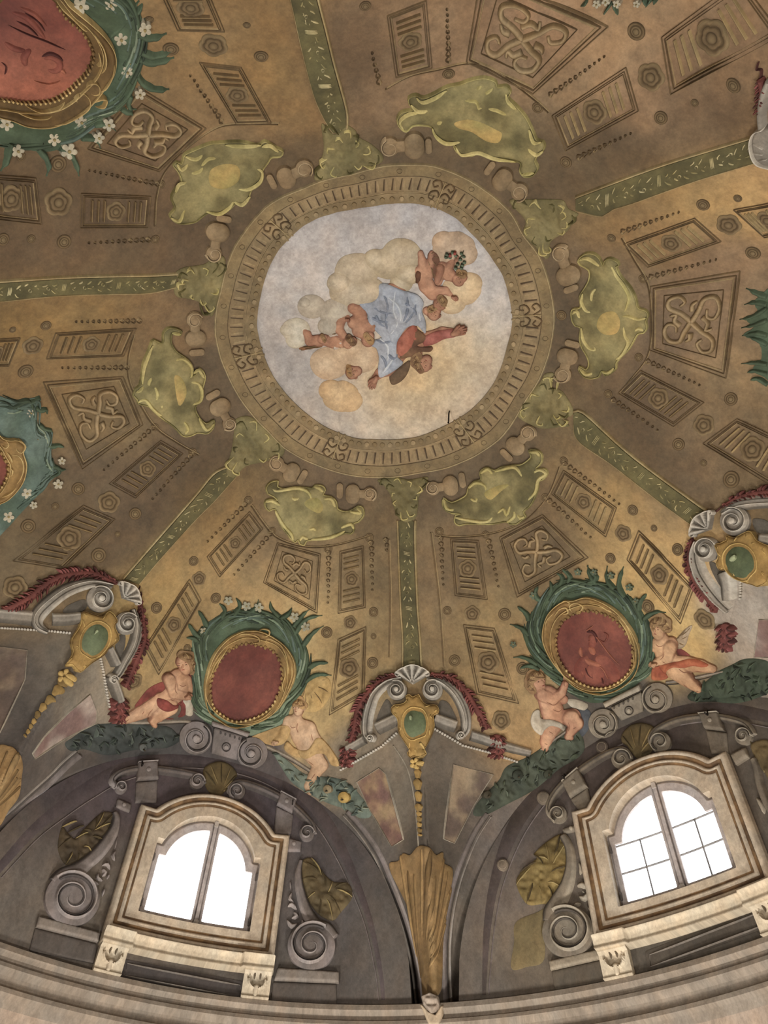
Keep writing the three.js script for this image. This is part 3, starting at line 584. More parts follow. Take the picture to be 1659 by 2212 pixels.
cartouche(Y2, '1100,915 1150,890 1250,850 1300,845 1360,840 1450,840 1540,860 1580,835 1640,870 1690,895 1670,925 1620,930 1600,960 1565,1010 1560,1060 1510,1110 1490,1150 1480,1190 1440,1215 1400,1210 1370,1240 1300,1265 1240,1265 1200,1290 1160,1320 1090,1330 1040,1320 1010,1280 1040,1240 1020,1180 1040,1130 1080,1080 1060,1020 1030,980 1050,960 1080,970 1090,940',
  '1250,1000 1340,960 1420,980 1420,1060 1340,1110 1250,1090', ['1100,920 1160,935 1210,905', '1050,965 1075,1000 1120,965', '1040,1140 1060,1090 1110,1075', '1010,1290 1060,1310 1085,1260 1100,1230', '1220,1250 1300,1265 1370,1220 1390,1180', '1390,1190 1440,1210 1490,1160', '1400,1110 1480,1115 1550,1070 1560,1010 1510,985', '1340,850 1450,855 1560,850', '1560,860 1610,850 1660,890', '1190,980 1240,930 1290,930', '1130,1020 1180,1010 1210,980'], 'leafy green-gold cartouche above left of the ring, beside the big red medallion section');
cartouche(Y6, '865,910 880,870 905,850 920,780 930,700 960,630 985,560 1000,550 1055,570 1060,510 1090,475 1140,475 1180,495 1170,520 1120,505 1110,560 1140,620 1180,650 1230,690 1255,740 1250,790 1270,780 1300,740 1335,790 1315,880 1310,950 1270,990 1290,1050 1340,1100 1390,1075 1390,1120 1350,1165 1290,1160 1240,1180 1190,1180 1130,1120 1060,1070 1000,1020 960,985 900,970 890,940',
  '1130,780 1180,800 1210,880 1190,950 1160,980 1140,900', ['1110,500 1170,510', '990,580 960,650 930,740 920,840', '880,890 905,880 930,850', '890,960 940,940 990,1000 1050,1050', '1040,1000 1060,975', '1120,690 1180,670 1240,720 1240,790 1220,800', '1220,830 1280,830 1310,880 1300,950 1240,975', '1290,1060 1340,1140 1390,1100', '1190,1080 1220,1130 1200,1170', '960,850 965,820 985,790', '1000,850 1020,900 1010,950', '1255,770 1290,745 1325,800'], 'olive-gold cartouche left of the ring with a yellow streak at its centre');
cartouche(Y7, '580,505 610,470 665,460 660,500 720,520 790,505 850,505 910,510 930,490 985,495 1005,525 990,560 1050,575 1085,610 1095,660 1150,680 1200,665 1240,640 1275,655 1280,710 1240,755 1210,765 1212,810 1190,840 1150,835 1050,870 950,880 870,890 855,920 820,910 810,880 790,900 760,880 740,850 700,800 670,740 640,660 600,675 570,640 575,600 620,590 660,600 630,570 590,550',
  '900,580 960,590 990,650 960,690 890,660 850,620', ['600,490 640,530 720,520 800,510 870,530 900,580 880,620', '570,610 620,600 680,640', '760,570 780,590 820,580', '1230,650 1260,690 1180,680', '1110,800 1190,770 1210,810', '1150,820 1040,865 900,880', '700,780 760,840 770,890', '990,590 1050,590 1075,650', '940,820 920,800 880,810', '640,670 690,760 750,830', '820,890 840,860 880,880', '920,500 960,510 990,540'], 'yellow-green cartouche below the ring, left of the near rib');
cartouche(Y8, '320,700 330,680 355,700 380,710 430,690 475,660 490,610 530,570 570,560 565,510 610,480 660,500 700,480 780,465 840,460 900,410 885,370 930,365 970,395 965,450 930,490 990,490 1005,520 975,560 950,570 940,630 900,720 850,770 865,800 830,830 800,850 760,850 730,835 650,850 560,850 470,850 430,860 400,840 405,795 440,785 380,780 330,750',
  '600,640 680,600 760,590 700,640 640,690 600,670', ['330,690 350,750 400,760', '400,810 460,820 560,835 620,830 660,790', '490,620 540,580 600,600 600,640', '570,520 620,490 650,530', '660,510 720,490 800,480 850,550', '890,380 940,380 960,410', '910,520 960,495 1000,520 950,560 930,640 870,700', '670,790 720,750 740,790 770,720', '810,780 830,810 860,800', '740,840 790,800 790,760', '500,680 540,700 545,670'], 'yellow-green cartouche below the ring, right of the near rib');
// capitals: acanthus heads where the ribs meet the ring
const CAPS = [
  '815,1037 850,1030 885,1035 925,1030 915,1050 905,1075 903,1098 897,1120 878,1130 862,1120 850,1095 843,1070 830,1050',
  '1167,824 1177,807 1198,807 1191,834 1215,845 1238,882 1235,898 1215,905 1231,920 1211,922 1167,925 1120,902 1124,885 1140,855',
  '1100,433 1134,474 1130,504 1154,531 1177,558 1188,551 1191,521 1228,497 1235,477 1250,462 1228,450 1218,433 1194,430 1144,430',
  '679,388 687,360 699,321 695,266 722,290 746,270 769,282 773,294 805,313 828,337 820,353 785,360 762,376 718,384',
  '487,560 477,626 464,673 454,683 444,659 411,646 381,640 375,620 385,606 378,590 398,577 441,570 464,553',
  '508,906 542,900 581,933 611,960 611,984 578,996 530,1008 505,1033 487,1020 499,975 505,936'];
CAPS.forEach((s, i) => {
  const o = PX(s), c = o.reduce((a, b) => [a[0] + b[0], a[1] + b[1]], [0, 0]).map((v) => v / o.length);
  const T = thing('rib_capital', onRoom(c[0], c[1]).p, `olive acanthus head joining the ${RIB[i]} to the ring`, 'capital');
  part(T, 'leaf_mass', patch(o, { h: 0.03, edge: 10, g: 3.2, col: two('#665d35', '#85794b', 4, 0.3), bump: 0.03 }));
  const n = o.length;
  for (let q = 0; q < n; q += 1) {                                   // curled leaf tips
    const p = o[q], a = [mix(p[0], c[0], 0.15), mix(p[1], c[1], 0.15)], b = [mix(p[0], c[0], 0.5), mix(p[1], c[1], 0.5)], tx = (c[1] - p[1]) * 0.16, ty = (p[0] - c[0]) * 0.16;
    part(T, 'leaf', stroke([[b[0] + tx, b[1] + ty, 2.4], [a[0] + tx, a[1] + ty, 2.8], [a[0] - tx * 0.4, a[1] - ty * 0.4, 2.6], [mix(a[0], b[0], 0.35), mix(a[1], b[1], 0.35), 2]], 2.6, q % 3 ? OLIVE_HI : OLIVE_LO, { h: 0.052, sink: -0.01 }));
  }
});
// ribs: a dark green band of painted leafwork between two pale fillets
const along = (L, f) => { const d = [0]; for (let i = 1; i < L.length; i++) d.push(d[i - 1] + Math.hypot(L[i][0] - L[i - 1][0], L[i][1] - L[i - 1][1])); const s = f * d[d.length - 1]; let i = 1; while (i < L.length - 1 && d[i] < s) i++; const t = (s - d[i - 1]) / (d[i] - d[i - 1]); return [mix(L[i - 1][0], L[i][0], t), mix(L[i - 1][1], L[i][1], t)]; };
const RIBS = [ // left edge, right edge, fillet left, fillet right (0: none), ending
  ['862,1125 863,1162 868,1300 873,1380 873,1440', '894,1125 893,1162 898,1300 904,1380 907,1440', 6, 7],
  ['1240,915 1250,951 1324,1003 1422,1079 1497,1134', '1240,893 1260,895 1368,991 1524,1106', 0, 8],
  ['1245,452 1302,464 1322,450 1370,435 1504,387 1653,342', '1245,428 1268,419 1437,357 1636,296', 0, 7],
  ['565,-240 622,-30 652,102 679,204 705,262 720,284', '622,-240 676,-30 699,59 718,137 746,243 742,284', 0, 8],
  ['-170,664 -30,650 0,648 127,636 253,632 324,630 378,618', '-170,626 -30,612 0,610 152,601 324,597 382,594', 0, 7],
  ['512,1025 460,1083 420,1123 340,1212 298,1262', '490,1012 463,1026 424,1073 335,1175 268,1252', 0, 7]];
RIBS.forEach(([a, b, fl, fr], i) => {
  const A = spline(PX(a), false, 12), B = spline(PX(b), false, 12), n = 40;
  const P = (f, s) => { const p = along(A, f), q = along(B, f); return [mix(p[0], q[0], s), mix(p[1], q[1], s)]; };
  const T = thing('vault_rib', onRoom(...P(0.5, 0.5)).p, `dark green leafy painted band of the ${RIB[i]}`, 'vault rib');
  const poly = [...Array.from({ length: n + 1 }, (_, q) => P(q / n, 0)), ...Array.from({ length: n + 1 }, (_, q) => P(1 - q / n, 1))];
  part(T, 'green_field', field({ box: boxOf(poly), g: 4, sd: polySd(poly), h: 0.02, col: two('#4d4726', '#655d34', 5, 0.3) }));
  const fil = (s, off, w) => part(T, 'fillet', ribbon(Array.from({ length: 30 }, (_, q) => { const f = q / 29, p = P(f, s), c = P(f, 1 - s), L = Math.hypot(p[0] - c[0], p[1] - c[1]); return [p[0] + (p[0] - c[0]) / L * off, p[1] + (p[1] - c[1]) / L * off, w]; }), { w, h: 0.03, straight: true, col: two('#8f7a4b', '#ab9868', 3) }), 'pale fillet');
  if (fl) fil(0, fl * 0.5, fl * 0.5); else fil(0, 1, 1.3);
  fil(1, fr * 0.5, fr * 0.5);
  const len = Math.hypot(P(0, 0.5)[0] - P(1, 0.5)[0], P(0, 0.5)[1] - P(1, 0.5)[1]), m = Math.round(len / 20);
  seed = 100 + i;
  for (let q = 0; q < m; q++) {
    const f = (q + 0.5) / m, df = 7 / len, hi = two('#9c8f58', '#c2b483', 6), lo = soft('#8d8250', 0.15);
    if (q % 6 === 3) { for (const e of [-0.35, 0, 0.35]) part(T, 'binding', stroke([[...P(f + e * df * 1.2, 0.2), 1.5], [...P(f + e * df * 1.2 + df * 0.5, 0.8), 1.5]], 1.5, hi)); continue; }
    for (const s of [-1, 1]) { if (rnd() < 0.12) continue; const j = (rnd() - 0.4) * 0.22; part(T, 'leaf', stroke([[...P(f - df * (0.4 + rnd()), 0.5 + s * (0.02 + 0.16 * rnd())), 2.1], [...P(f + df * (rnd() - 0.5), 0.5 + s * (0.2 + j)), 2.7], [...P(f + df * (0.4 + rnd()), 0.5 + s * (0.3 + j)), 1.8]], 2.7, rnd() > 0.4 ? hi : lo)); }
    if (q % 2) { const c = P(f + df, 0.5 + (rnd() - 0.5) * 0.3); part(T, 'berry', ribbon(Array.from({ length: 8 }, (_, e) => [c[0] + 3.4 * Math.cos(e * 0.785), c[1] + 3.4 * Math.sin(e * 0.785)]), { w: 1.2, h: 0.032, closed: true, straight: true, sections: 3, col: hi })); }
    else part(T, 'leaf', stroke([[...P(f + df * 0.2, 0.38 + rnd() * 0.2), 1.8], [...P(f + df * 1.3, 0.45 + rnd() * 0.1), 1.5]], 1.8, hi));
  }
});
// scroll finials: volute, bulb and collar, two to a bay
const FIN = `0,799,1067,15 762,1067 734,1060|0,936,1055,15 974,1049 999,1037|1,1142,935,17 1115,963 1095,983|1,1218,809,18 1228,769 1238,742|2,1213,545,19 1230,592 1235,622|2,1124,411,19 1087,384 1059,360|3,842,313,20 895,310 926,312|3,656,360,19 617,380 586,389|4,460,545,17 468,498 482,470|4,418,689,17 421,729 424,760|5,494,915,15 474,878 459,852|5,596,1001,17 629,1020 653,1030`;
const TAUPE = two('#7d6746', '#917a56', 4), TAUPE_HI = soft('#ad9670', 0.08), TAUPE_LO = soft('#54412a', 0.1);
const seenRib = {};
FIN.split('|').forEach((row) => {
  const [a, b, c] = row.split(' ').map((q) => q.split(',').map(Number)), [i, x, y, r] = a; seenRib[i] = (seenRib[i] ?? -1) + 1;
  const T = thing('scroll_finial', onRoom(x, y).p, `brown scroll with bulb, ${x > b[0] ? 'right' : 'left'} of its bulb, at the ${RIB[i]}`, 'scroll ornament');
  T.userData.label = `brown scroll and bulb beside the ring, on the ${seenRib[i] ? 'clockwise' : 'anticlockwise'} side of the ${RIB[i].replace(' between the windows', '')}`;
  const ux = (b[0] - x), uy = (b[1] - y), L = Math.hypot(ux, uy), dx = ux / L, dy = uy / L;
  part(T, 'bulb', limbs([[[b[0] - dy * 6, b[1] + dx * 6, L * 0.42], [b[0] + dy * 6, b[1] - dx * 6, L * 0.42]]], { g: 2.5, scale: 0.0032, col: TAUPE }));
  part(T, 'neck', limbs([[[x + dx * r * 0.7, y + dy * r * 0.7, r * 0.6], [mix(x, b[0], 0.62), mix(y, b[1], 0.62), r * 0.6]]], { g: 2.5, col: TAUPE }));
  part(T, 'collar', limbs([[[c[0] - dy * 10, c[1] + dx * 10, 7], [c[0] + dy * 10, c[1] - dx * 10, 7]]], { g: 2.5, col: TAUPE }));
  const vol = part(T, 'volute', limbs([[[x, y, r], [x + 0.1, y, r]]], { g: 2.5, scale: 0.0022, col: TAUPE }));
  const sp = Array.from({ length: 26 }, (_, q) => { const t = q / 25, an = Math.atan2(-dy, -dx) + 1.2 - t * 10.5, rr = r * (1.02 - 0.9 * t); return [x + rr * Math.cos(an), y + rr * Math.sin(an), 2.6 - 1.2 * t]; });
  part(vol, 'spiral', ribbon(sp, { w: 2.4, h: 0.062, sink: -0.01, straight: true, col: TAUPE_HI }), 'pale spiral ridge');
  part(vol, 'spiral', ribbon(sp.map((q) => [q[0] * 0.86 + x * 0.14, q[1] * 0.86 + y * 0.14, 1.3]), { w: 1.3, h: 0.055, sink: -0.01, straight: true, col: TAUPE_LO }), 'dark spiral groove');
});
// ------------------------------------------------------------------ slatted panels, scroll coffers, rosettes, bosses and husk chains of the six sections
const LINE = soft('#5c4726', 0.15), LINE2 = soft('#705a38', 0.12), PALE = soft('#9c855a', 0.1);
const quad = (q) => (s, t) => [mix(mix(q[0][0], q[1][0], s), mix(q[3][0], q[2][0], s), t), mix(mix(q[0][1], q[1][1], s), mix(q[3][1], q[2][1], s), t)];
const unit = (q) => Math.sqrt(Math.abs((q[1][0] - q[0][0]) * (q[3][1] - q[0][1]) - (q[1][1] - q[0][1]) * (q[3][0] - q[0][0])));
const line = (Q, a, b, w, col, h = 0.016) => ribbon([[...Q(...a), w], [...Q(mix(a[0], b[0], 0.5), mix(a[1], b[1], 0.5)), w], [...Q(...b), w]], { w, h, straight: true, sections: 4, col });
const scallop = (c, r, { petals = 5, group = null } = {}) => ({ c, r, petals });
// a rosette in the plane of the vault: r in metres; lighter and darker brown in rings
function bossGeometry(r, petals) {
  const pos = [], col = [], idx = [], N = 40, rows = petals ? [[1, 0, 1], [0.97, 0.2, 1], [0.8, 0.25, 0], [0.66, 0.1, 2], [0.62, 0.1, 2], [0.56, 0.24, 0], [0.4, 0.28, 0], [0.3, 0.14, 2], [0.26, 0.3, 0], [0.1, 0.42, 1], [0, 0.44, 1]] : [[1, 0, 2], [0.95, 0.16, 2], [0.78, 0.18, 0], [0.66, 0.06, 2], [0.58, 0.08, 2], [0.52, 0.22, 1], [0.42, 0.24, 0], [0.34, 0.12, 2], [0.28, 0.34, 1], [0.12, 0.44, 1], [0, 0.46, 1]];
  const C = [pig('#866e48'), pig('#978056'), pig('#604b2a')];
  for (const [q, h, c] of rows) for (let i = 0; i < N; i++) { const a = i / N * 2 * Math.PI, lobe = petals && q > 0.5 ? 1 - 0.14 * (1 - Math.abs(Math.cos(a * petals / 2))) : 1; const R = r * q * lobe; pos.push(R * Math.cos(a), R * Math.sin(a), h * r * 0.55 - (q === 1 ? 0.012 : 0)); col.push(...C[c]); }
  for (let j = 0; j < rows.length - 1; j++) for (let i = 0; i < N; i++) { const a = j * N + i, b = j * N + (i + 1) % N, c = a + N, d = b + N; idx.push(a, b, c, b, d, c); }
  return finish(pos, idx, col);
}
const bossCache = {};
function placeBoss(parent, name, x, y, rpx, petals) {
  const q = onVault(x, y), e = onVault(x + 4, y).p.distanceTo(q.p) / 4, f = onVault(x, y + 4).p.distanceTo(q.p) / 4, r = rpx * Math.min(e, f) * 1.05;
  const key = petals ? 'p' : 'b'; bossCache[key] ??= bossGeometry(1, petals ? 5 : 0);
  const m = new THREE.Mesh(bossCache[key], plaster); m.name = name; m.castShadow = m.receiveShadow = true;
  m.position.copy(q.p).addScaledVector(q.n, 0.004); m.quaternion.setFromUnitVectors(new V3(0, 0, 1), q.n); m.scale.setScalar(r);
  if (parent) { parent.updateMatrixWorld(true); parent.add(m); m.applyMatrix4(new THREE.Matrix4().copy(parent.matrixWorld).invert()); }
  return m;
}
const P = (Z, t) => Z(t);
const PANELS = [ // inner row, then outer row
  [Y7, '1278,928 1292,1370 1097,1412 1108,968', 'inner', 'upper slatted panel just left of the near rib'],
  [Y7, '555,805 245,1150 155,1005 460,680', 'inner', 'slatted panel left of the scroll coffer over the left window'],
  [Y8, '370,950 400,1320 612,1345 555,960', 'inner', 'upper slatted panel just right of the near rib'],
  [Y8, '1030,655 1385,935 1455,745 1110,500', 'inner', 'slatted panel right of the scroll coffer over the right window'],
  [Y5, '845,1130 1250,1335 1055,1490 700,1275', 'inner', 'slatted panel below the scroll coffer at the right edge'],
  [Y5, '890,465 1360,300 1190,150 735,315', 'inner', 'slatted panel above the scroll coffer at the right edge'],
  [Y4, '365,965 830,710 750,430 275,740', 'inner', 'slatted panel right of the long top cartouche'],
  [Y3, '778,425 730,85 945,0 978,372', 'inner', 'faint slatted panel right of the top rib'],
  [Y2, '1410,738 1190,370 1440,400 1620,730', 'inner', 'slatted panel just left of the top rib above the leafy cartouche'],
  [L1, '1260,637 680,640 690,345 1285,370', 'inner', 'slatted panel left of the leafy cartouche, above the left rib'],
  [Y6, '805,660 300,678 360,510 885,478', 'inner', 'slatted panel under the left rib, above the left scroll coffer'],
  [L3, '1560,635 1155,1015 930,890 1370,520', 'inner', 'slatted panel below the left scroll coffer'],
  [Z5, '1462,512 1447,1000 1200,1145 1262,603', 'outer', 'lower slatted panel between the left wreath and the near rib'],
  [Z4, '1200,405 945,850 860,690 1130,280', 'outer', 'slatted panel over the seated left cherub'],
  [PX, '1001,1350 1030,1500 1120,1520 1068,1358', 'outer', 'lower slatted panel between the near rib and the right wreath'],
  [PX, '1380,1146 1500,1270 1471,1347 1355,1209', 'outer', 'slatted panel between the right wreath and the right-hand pediment'],
  [PX, '1519,959 1680,1058 1720,965 1593,905', 'outer', 'slatted panel cut by the photo\'s right edge, above the right-hand pediment'],
  [PX, '1652,512 1720,500 1680,435 1585,452', 'outer', 'slatted panel cut by the photo\'s right edge, under the upper right rib'],
  [PX, '1450,203 1690,75 1600,-45 1430,80', 'outer', 'largest slatted panel, in the photo\'s top right corner'],
  [PX, '383,64 336,-40 440,-40 485,67', 'outer', 'slatted panel cut by the photo\'s top edge, left of the top rib'],
  [PX, '88,484 -40,470 -40,375 76,384', 'outer', 'slatted panel cut by the photo\'s left edge, under the big red medallion'],
  [PX, '18,790 -60,790 -50,735 43,729', 'outer', 'sliver of slatted panel at the photo\'s left edge, under the left rib'],
  [L3, '980,1195 540,1620 110,1550 710,1075', 'outer', 'slatted panel over the left-hand pediment']];
PANELS.forEach(([Z, t, row, label], i) => {
  const q = Z(t), Q = quad(q), c = Q(0.5, 0.5), w = clamp(unit(q) / 75, 0.75, 1.3);   // q: long sides 0-1 and 3-2
  const T = thing('slatted_panel', onVault(...c).p, label, 'panel');
  const poly = [0, 1, 2, 3].map((k) => q[k]);
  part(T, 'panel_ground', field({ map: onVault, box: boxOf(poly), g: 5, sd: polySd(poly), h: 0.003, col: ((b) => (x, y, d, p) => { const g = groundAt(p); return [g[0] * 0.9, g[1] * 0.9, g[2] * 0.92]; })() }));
  for (const [e, colr, k] of [[0, LINE2, 1.1], [0.06, LINE, 1.3], [0.1, PALE, 1.1]]) {
    const A = [e * 0.55, e], B = [1 - e * 0.55, e], C = [1 - e * 0.55, 1 - e], D = [e * 0.55, 1 - e];
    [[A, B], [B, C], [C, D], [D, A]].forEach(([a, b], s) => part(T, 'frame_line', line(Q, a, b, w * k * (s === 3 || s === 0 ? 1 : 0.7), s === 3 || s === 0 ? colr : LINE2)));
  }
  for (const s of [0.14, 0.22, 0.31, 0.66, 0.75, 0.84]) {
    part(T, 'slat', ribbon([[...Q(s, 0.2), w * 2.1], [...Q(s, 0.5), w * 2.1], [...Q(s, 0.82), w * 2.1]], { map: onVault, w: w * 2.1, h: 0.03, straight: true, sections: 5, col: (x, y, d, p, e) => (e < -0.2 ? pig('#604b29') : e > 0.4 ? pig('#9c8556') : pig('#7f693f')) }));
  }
  const h0 = Q(0.5, 0.15), h1 = Q(0.5, 0.85), r = Math.hypot(h0[0] - h1[0], h0[1] - h1[1]) * 0.42;
  placeBoss(T, 'panel_rosette', ...Q(0.49, 0.5), r, true);
});
// coffers with two crossing acanthus scrolls
const COFFERS = [
  [Y7, '660,905 970,985 945,1410 560,1190', 'scroll coffer above the wreath over the left window'],
  [Y8, '690,940 972,790 1270,1070 805,1330', 'scroll coffer above the wreath over the right window'],
  [Y5, '905,1000 905,590 1480,490 1390,1180', 'scroll coffer right of the broad right cartouche'],
  [PX, '1152,202 1008,133 1040,-60 1314,57', 'scroll coffer at the top edge, above the long top cartouche'],
  [Y2, '950,1025 1230,765 830,520 520,890', 'scroll coffer between the big red medallion and the leafy cartouche'],
  [Y6, '800,795 930,1110 535,1400 280,830', 'scroll coffer left of the olive-gold left cartouche']];
const SCROLLS = ['.5,.5 .36,.42 .22,.36 .2,.22 .32,.15 .44,.2 .43,.3 .34,.31', '.5,.5 .64,.58 .78,.64 .8,.78 .68,.85 .56,.8 .57,.7 .66,.69', '.5,.5 .6,.36 .68,.2 .8,.2 .84,.32 .76,.4 .7,.34', '.5,.5 .4,.64 .32,.8 .2,.8 .16,.68 .24,.6 .3,.66', '.43,.36 .5,.28 .58,.3 .56,.22', '.57,.64 .5,.72 .42,.7 .44,.78', '.36,.5 .28,.5 .24,.44', '.64,.5 .72,.5 .76,.56'];
COFFERS.forEach(([Z, t, label]) => {
  const q = Z(t), Q = quad(q), c = Q(0.5, 0.5), T = thing('scroll_coffer', onVault(...c).p, label, 'coffer'), w = unit(q) / 70;
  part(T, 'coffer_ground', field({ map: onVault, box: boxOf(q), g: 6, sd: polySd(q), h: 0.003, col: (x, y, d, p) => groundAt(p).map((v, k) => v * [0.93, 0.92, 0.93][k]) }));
  for (const [e, colr, k] of [[0.0, LINE2, 0.9], [0.035, LINE, 1], [0.06, PALE, 0.9], [0.16, LINE, 0.7]]) {
    const R = [[e, e], [1 - e, e], [1 - e, 1 - e], [e, 1 - e]];
    R.forEach((a, s) => part(T, 'frame_line', line(Q, a, R[(s + 1) % 4], w * k * (s % 2 ? 1 : 0.8), colr)));
  }
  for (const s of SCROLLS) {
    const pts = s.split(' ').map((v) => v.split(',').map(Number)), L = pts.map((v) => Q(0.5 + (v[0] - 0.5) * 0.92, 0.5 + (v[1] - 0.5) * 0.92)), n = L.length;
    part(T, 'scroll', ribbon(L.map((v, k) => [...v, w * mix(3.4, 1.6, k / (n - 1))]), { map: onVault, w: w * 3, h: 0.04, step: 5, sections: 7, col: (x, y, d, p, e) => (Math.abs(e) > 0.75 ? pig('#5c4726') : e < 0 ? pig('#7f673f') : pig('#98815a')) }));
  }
});
// rosettes (scalloped) and ring bosses, noted as x, y, radius
const ROS = `429,1250,15 757,1345,15 33,1269,27 289,1472,17 1347,1152,18 1521,918,23 1575,484,27 1407,165,30 461,96,31 125,436,30 70,746,22 235,1085,24 1082,1556,21 1523,1338,21 1020,1326,17`;
const BOSS = `466,1292,11 706,1366,12 807,1322,10 807,1375,6 805,1432,12 418,1212,10 404,1400,8 213,1200,16 338,1313,12 1367,1102,11 1319,1206,11 1413,1141,7 1464,1187,13 1466,960,13 1520,1000,7 1580,1036,18 1579,862,14 1627,546,16 1519,442,14 1594,428,9 1321,514,9 1390,602,10 1380,772,9 1314,851,9 1213,681,11 1375,67,19 1428,254,14 1501,222,8 1585,184,15 1162,232,12 1223,350,12 969,159,13 564,121,15 789,12,12 322,42,10 533,54,8 369,105,17 125,354,18 45,338,10 347,398,9 138,522,15 67,516,9 6,517,13 335,517,9 55,802,16 99,703,11 27,712,7 169,1056,14 292,1110,13 61,1137,16 119,1094,8 335,923,8 416,977,9 254,1154,6 536,1081,9 588,1147,8 709,1185,9 798,1161,9 949,1148,9 1049,1155,8 1218,996,9 1178,1075,9 982,1427,12 1129,1444,13 1090,1327,13 1400,1310,14 966,1319,9`;
const ORD = ['first', 'second', 'third', 'fourth', 'fifth', 'sixth', 'seventh', 'eighth', 'ninth', 'tenth', 'eleventh', 'twelfth', 'thirteenth'];
function scatter(text, petals, name, noun, category, group) {
  const items = text.trim().split(/\s+/).map((s) => { const [x, y, r] = s.split(',').map(Number), p = onVault(x, y).p, k = kOf(p), sec = sectionOf(p), half = k - Math.floor(k) < 0.5 ? 'anticlockwise' : 'clockwise'; return { x, y, r, sec, half, d: survey(p.x, p.y, p.z)[1] }; });
  const rank = {}; items.sort((a, b) => a.d - b.d);
  for (const it of items) {
    const key = it.sec + it.half, n = (rank[key] = (rank[key] ?? -1) + 1);
    const T = thing(name, onVault(it.x, it.y).p, `${ORD[n]} ${noun} outward from the ring, ${it.half} half of the section ${SECTION[it.sec]}`, category, group);
    placeBoss(T, petals ? 'petal_disc' : 'ring_disc', it.x, it.y, it.r, petals);
  }
}
scatter(ROS, true, 'painted_rosette', 'scalloped rosette', 'rosette', 'scalloped rosettes of the vault');
scatter(BOSS, false, 'painted_boss', 'ring boss', 'boss', 'round ring bosses of the vault');
// husk chains
const CHAINS = [[Y7, '1030,960 1025,1370', 'left of the upper slatted panel left of the near rib'], [Y7, '1335,890 1345,1280', 'between the near rib and the panel left of it'], [Y7, '620,830 325,1160', 'left of the scroll coffer over the left window'], [Y7, '440,620 135,920', 'beside the lower left rib, over the left window'], [Y7, '1440,870 1450,990', 'closest on the left to the near rib, shortest'],
  [Y8, '310,930 325,1280', 'between the near rib and the panel right of it'], [Y8, '620,950 690,1290', 'right of the upper panel right of the near rib'], [Y8, '1010,690 1310,960', 'right of the scroll coffer over the right window'], [Y8, '1110,450 1500,740', 'beside the lower right rib, over the right window'],
  [Y5, '720,240 1120,100', 'under the upper right rib'], [Y5, '900,530 1360,405', 'just above the right scroll coffer'], [Y5, '880,1065 1250,1235', 'just below the right scroll coffer'], [Y5, '660,1310 980,1530', 'above the lower right rib, at the right'],
  [Y4, '260,610 640,340', 'right of the top scroll coffer'], [Y4, '440,1010 810,840', 'above the upper right rib'], [Y3, '1070,340 1060,20', 'left of the top scroll coffer'], [Y3, '690,460 640,260', 'closest on the right to the top rib, faint'],
  [Y2, '1330,730 1120,420', 'right of the coffer by the big red medallion'], [Y2, '950,1100 500,1010', 'under the coffer by the big red medallion'], [L1, '1280,740 710,770', 'just above the left rib'], [Y6, '920,430 460,435', 'just under the left rib'], [Y6, '840,735 370,735', 'just above the left scroll coffer'], [L3, '1320,400 850,800', 'just below the left scroll coffer'], [L3, '1640,640 1270,1050', 'above the lower left rib, at the left']];
CHAINS.forEach(([Z, t, where], i) => {
  const [a, b] = Z(t), L = Math.hypot(b[0] - a[0], b[1] - a[1]), n = Math.round(L / 13), dx = (b[0] - a[0]) / L, dy = (b[1] - a[1]) / L;
  const T = thing('husk_chain', onVault(mix(a[0], b[0], 0.5), mix(a[1], b[1], 0.5)).p, `thin brown husk chain ${where}`, 'garland');
  seed = 900 + i;
  for (let q = 0; q < n; q++) {
    const f = q / n, s = mix(6.5, 2.2, f), x = a[0] + dx * L * f, y = a[1] + dy * L * f, j = (rnd() - 0.5) * 2, g = [];
    for (const e of [-1, 1]) g.push(ribbon([[x, y, s * 0.28], [x + dx * s * 0.5 - dy * e * s * 0.8 + j, y + dy * s * 0.5 + dx * e * s * 0.8, s * 0.34], [x + dx * s * 1.5 - dy * e * s * 0.3, y + dy * s * 1.5 + dx * e * s * 0.3, s * 0.2]], { map: onVault, w: s * 0.34, h: 0.02, step: 3, sections: 4, col: e < 0 ? LINE : q % 3 ? LINE2 : PALE }));
    part(T, 'husk', g);
  }
});
// thin curved mouldings that close the panels towards the ring
[[Y7, '470,640 560,770 640,860 760,915 900,940 1050,930 1200,895 1310,860', 5], [Y8, '270,930 400,940 560,930 700,900 840,840 950,740 1020,640 1080,480', 0], [Y5, '700,1280 800,1160 880,1050 910,900 905,700 880,560 800,420 720,280', 1], [Y3, '720,490 850,420 1000,385 1200,350 1380,430 1530,540 1620,620', 2], [Y2, '1660,740 1480,740 1300,760 1120,880 980,1030 930,1180 920,1350', 3], [Y6, '1290,1310 1150,1230 1010,1130 910,980 840,830 830,680 870,520', 4]].forEach(([Z, t, s]) => {
  const L = Z(t), T = thing('curved_moulding', onVault(...L[3]).p, `thin curved brown line between cartouche and panels ${SECTION[s]}`, 'moulding');
  part(T, 'dark_line', ribbon(L.map((p) => [...p, 1.3]), { map: onVault, w: 1.3, h: 0.016, col: LINE }));
  part(T, 'pale_line', ribbon(L.map((p) => [p[0] + 3, p[1] - 3, 1.1]), { map: onVault, w: 1.1, h: 0.014, col: PALE }));
});
[['838,1165 842,1290 840,1420', 'left'], ['930,1150 948,1300 958,1440', 'right']].forEach(([t, side]) => { const L = PX(t), T = thing('pilaster_edge', onVault(...L[1]).p, `long brown edge line ${side} of the near rib`, 'moulding'); part(T, 'edge_line', ribbon(L.map((p) => [...p, 2]), { map: onVault, w: 2, h: 0.01, col: LINE2 })); part(T, 'pale_line', ribbon(L.map((p) => [p[0] + 4, p[1], 1.6]), { map: onVault, w: 1.6, h: 0.01, col: PALE })); });
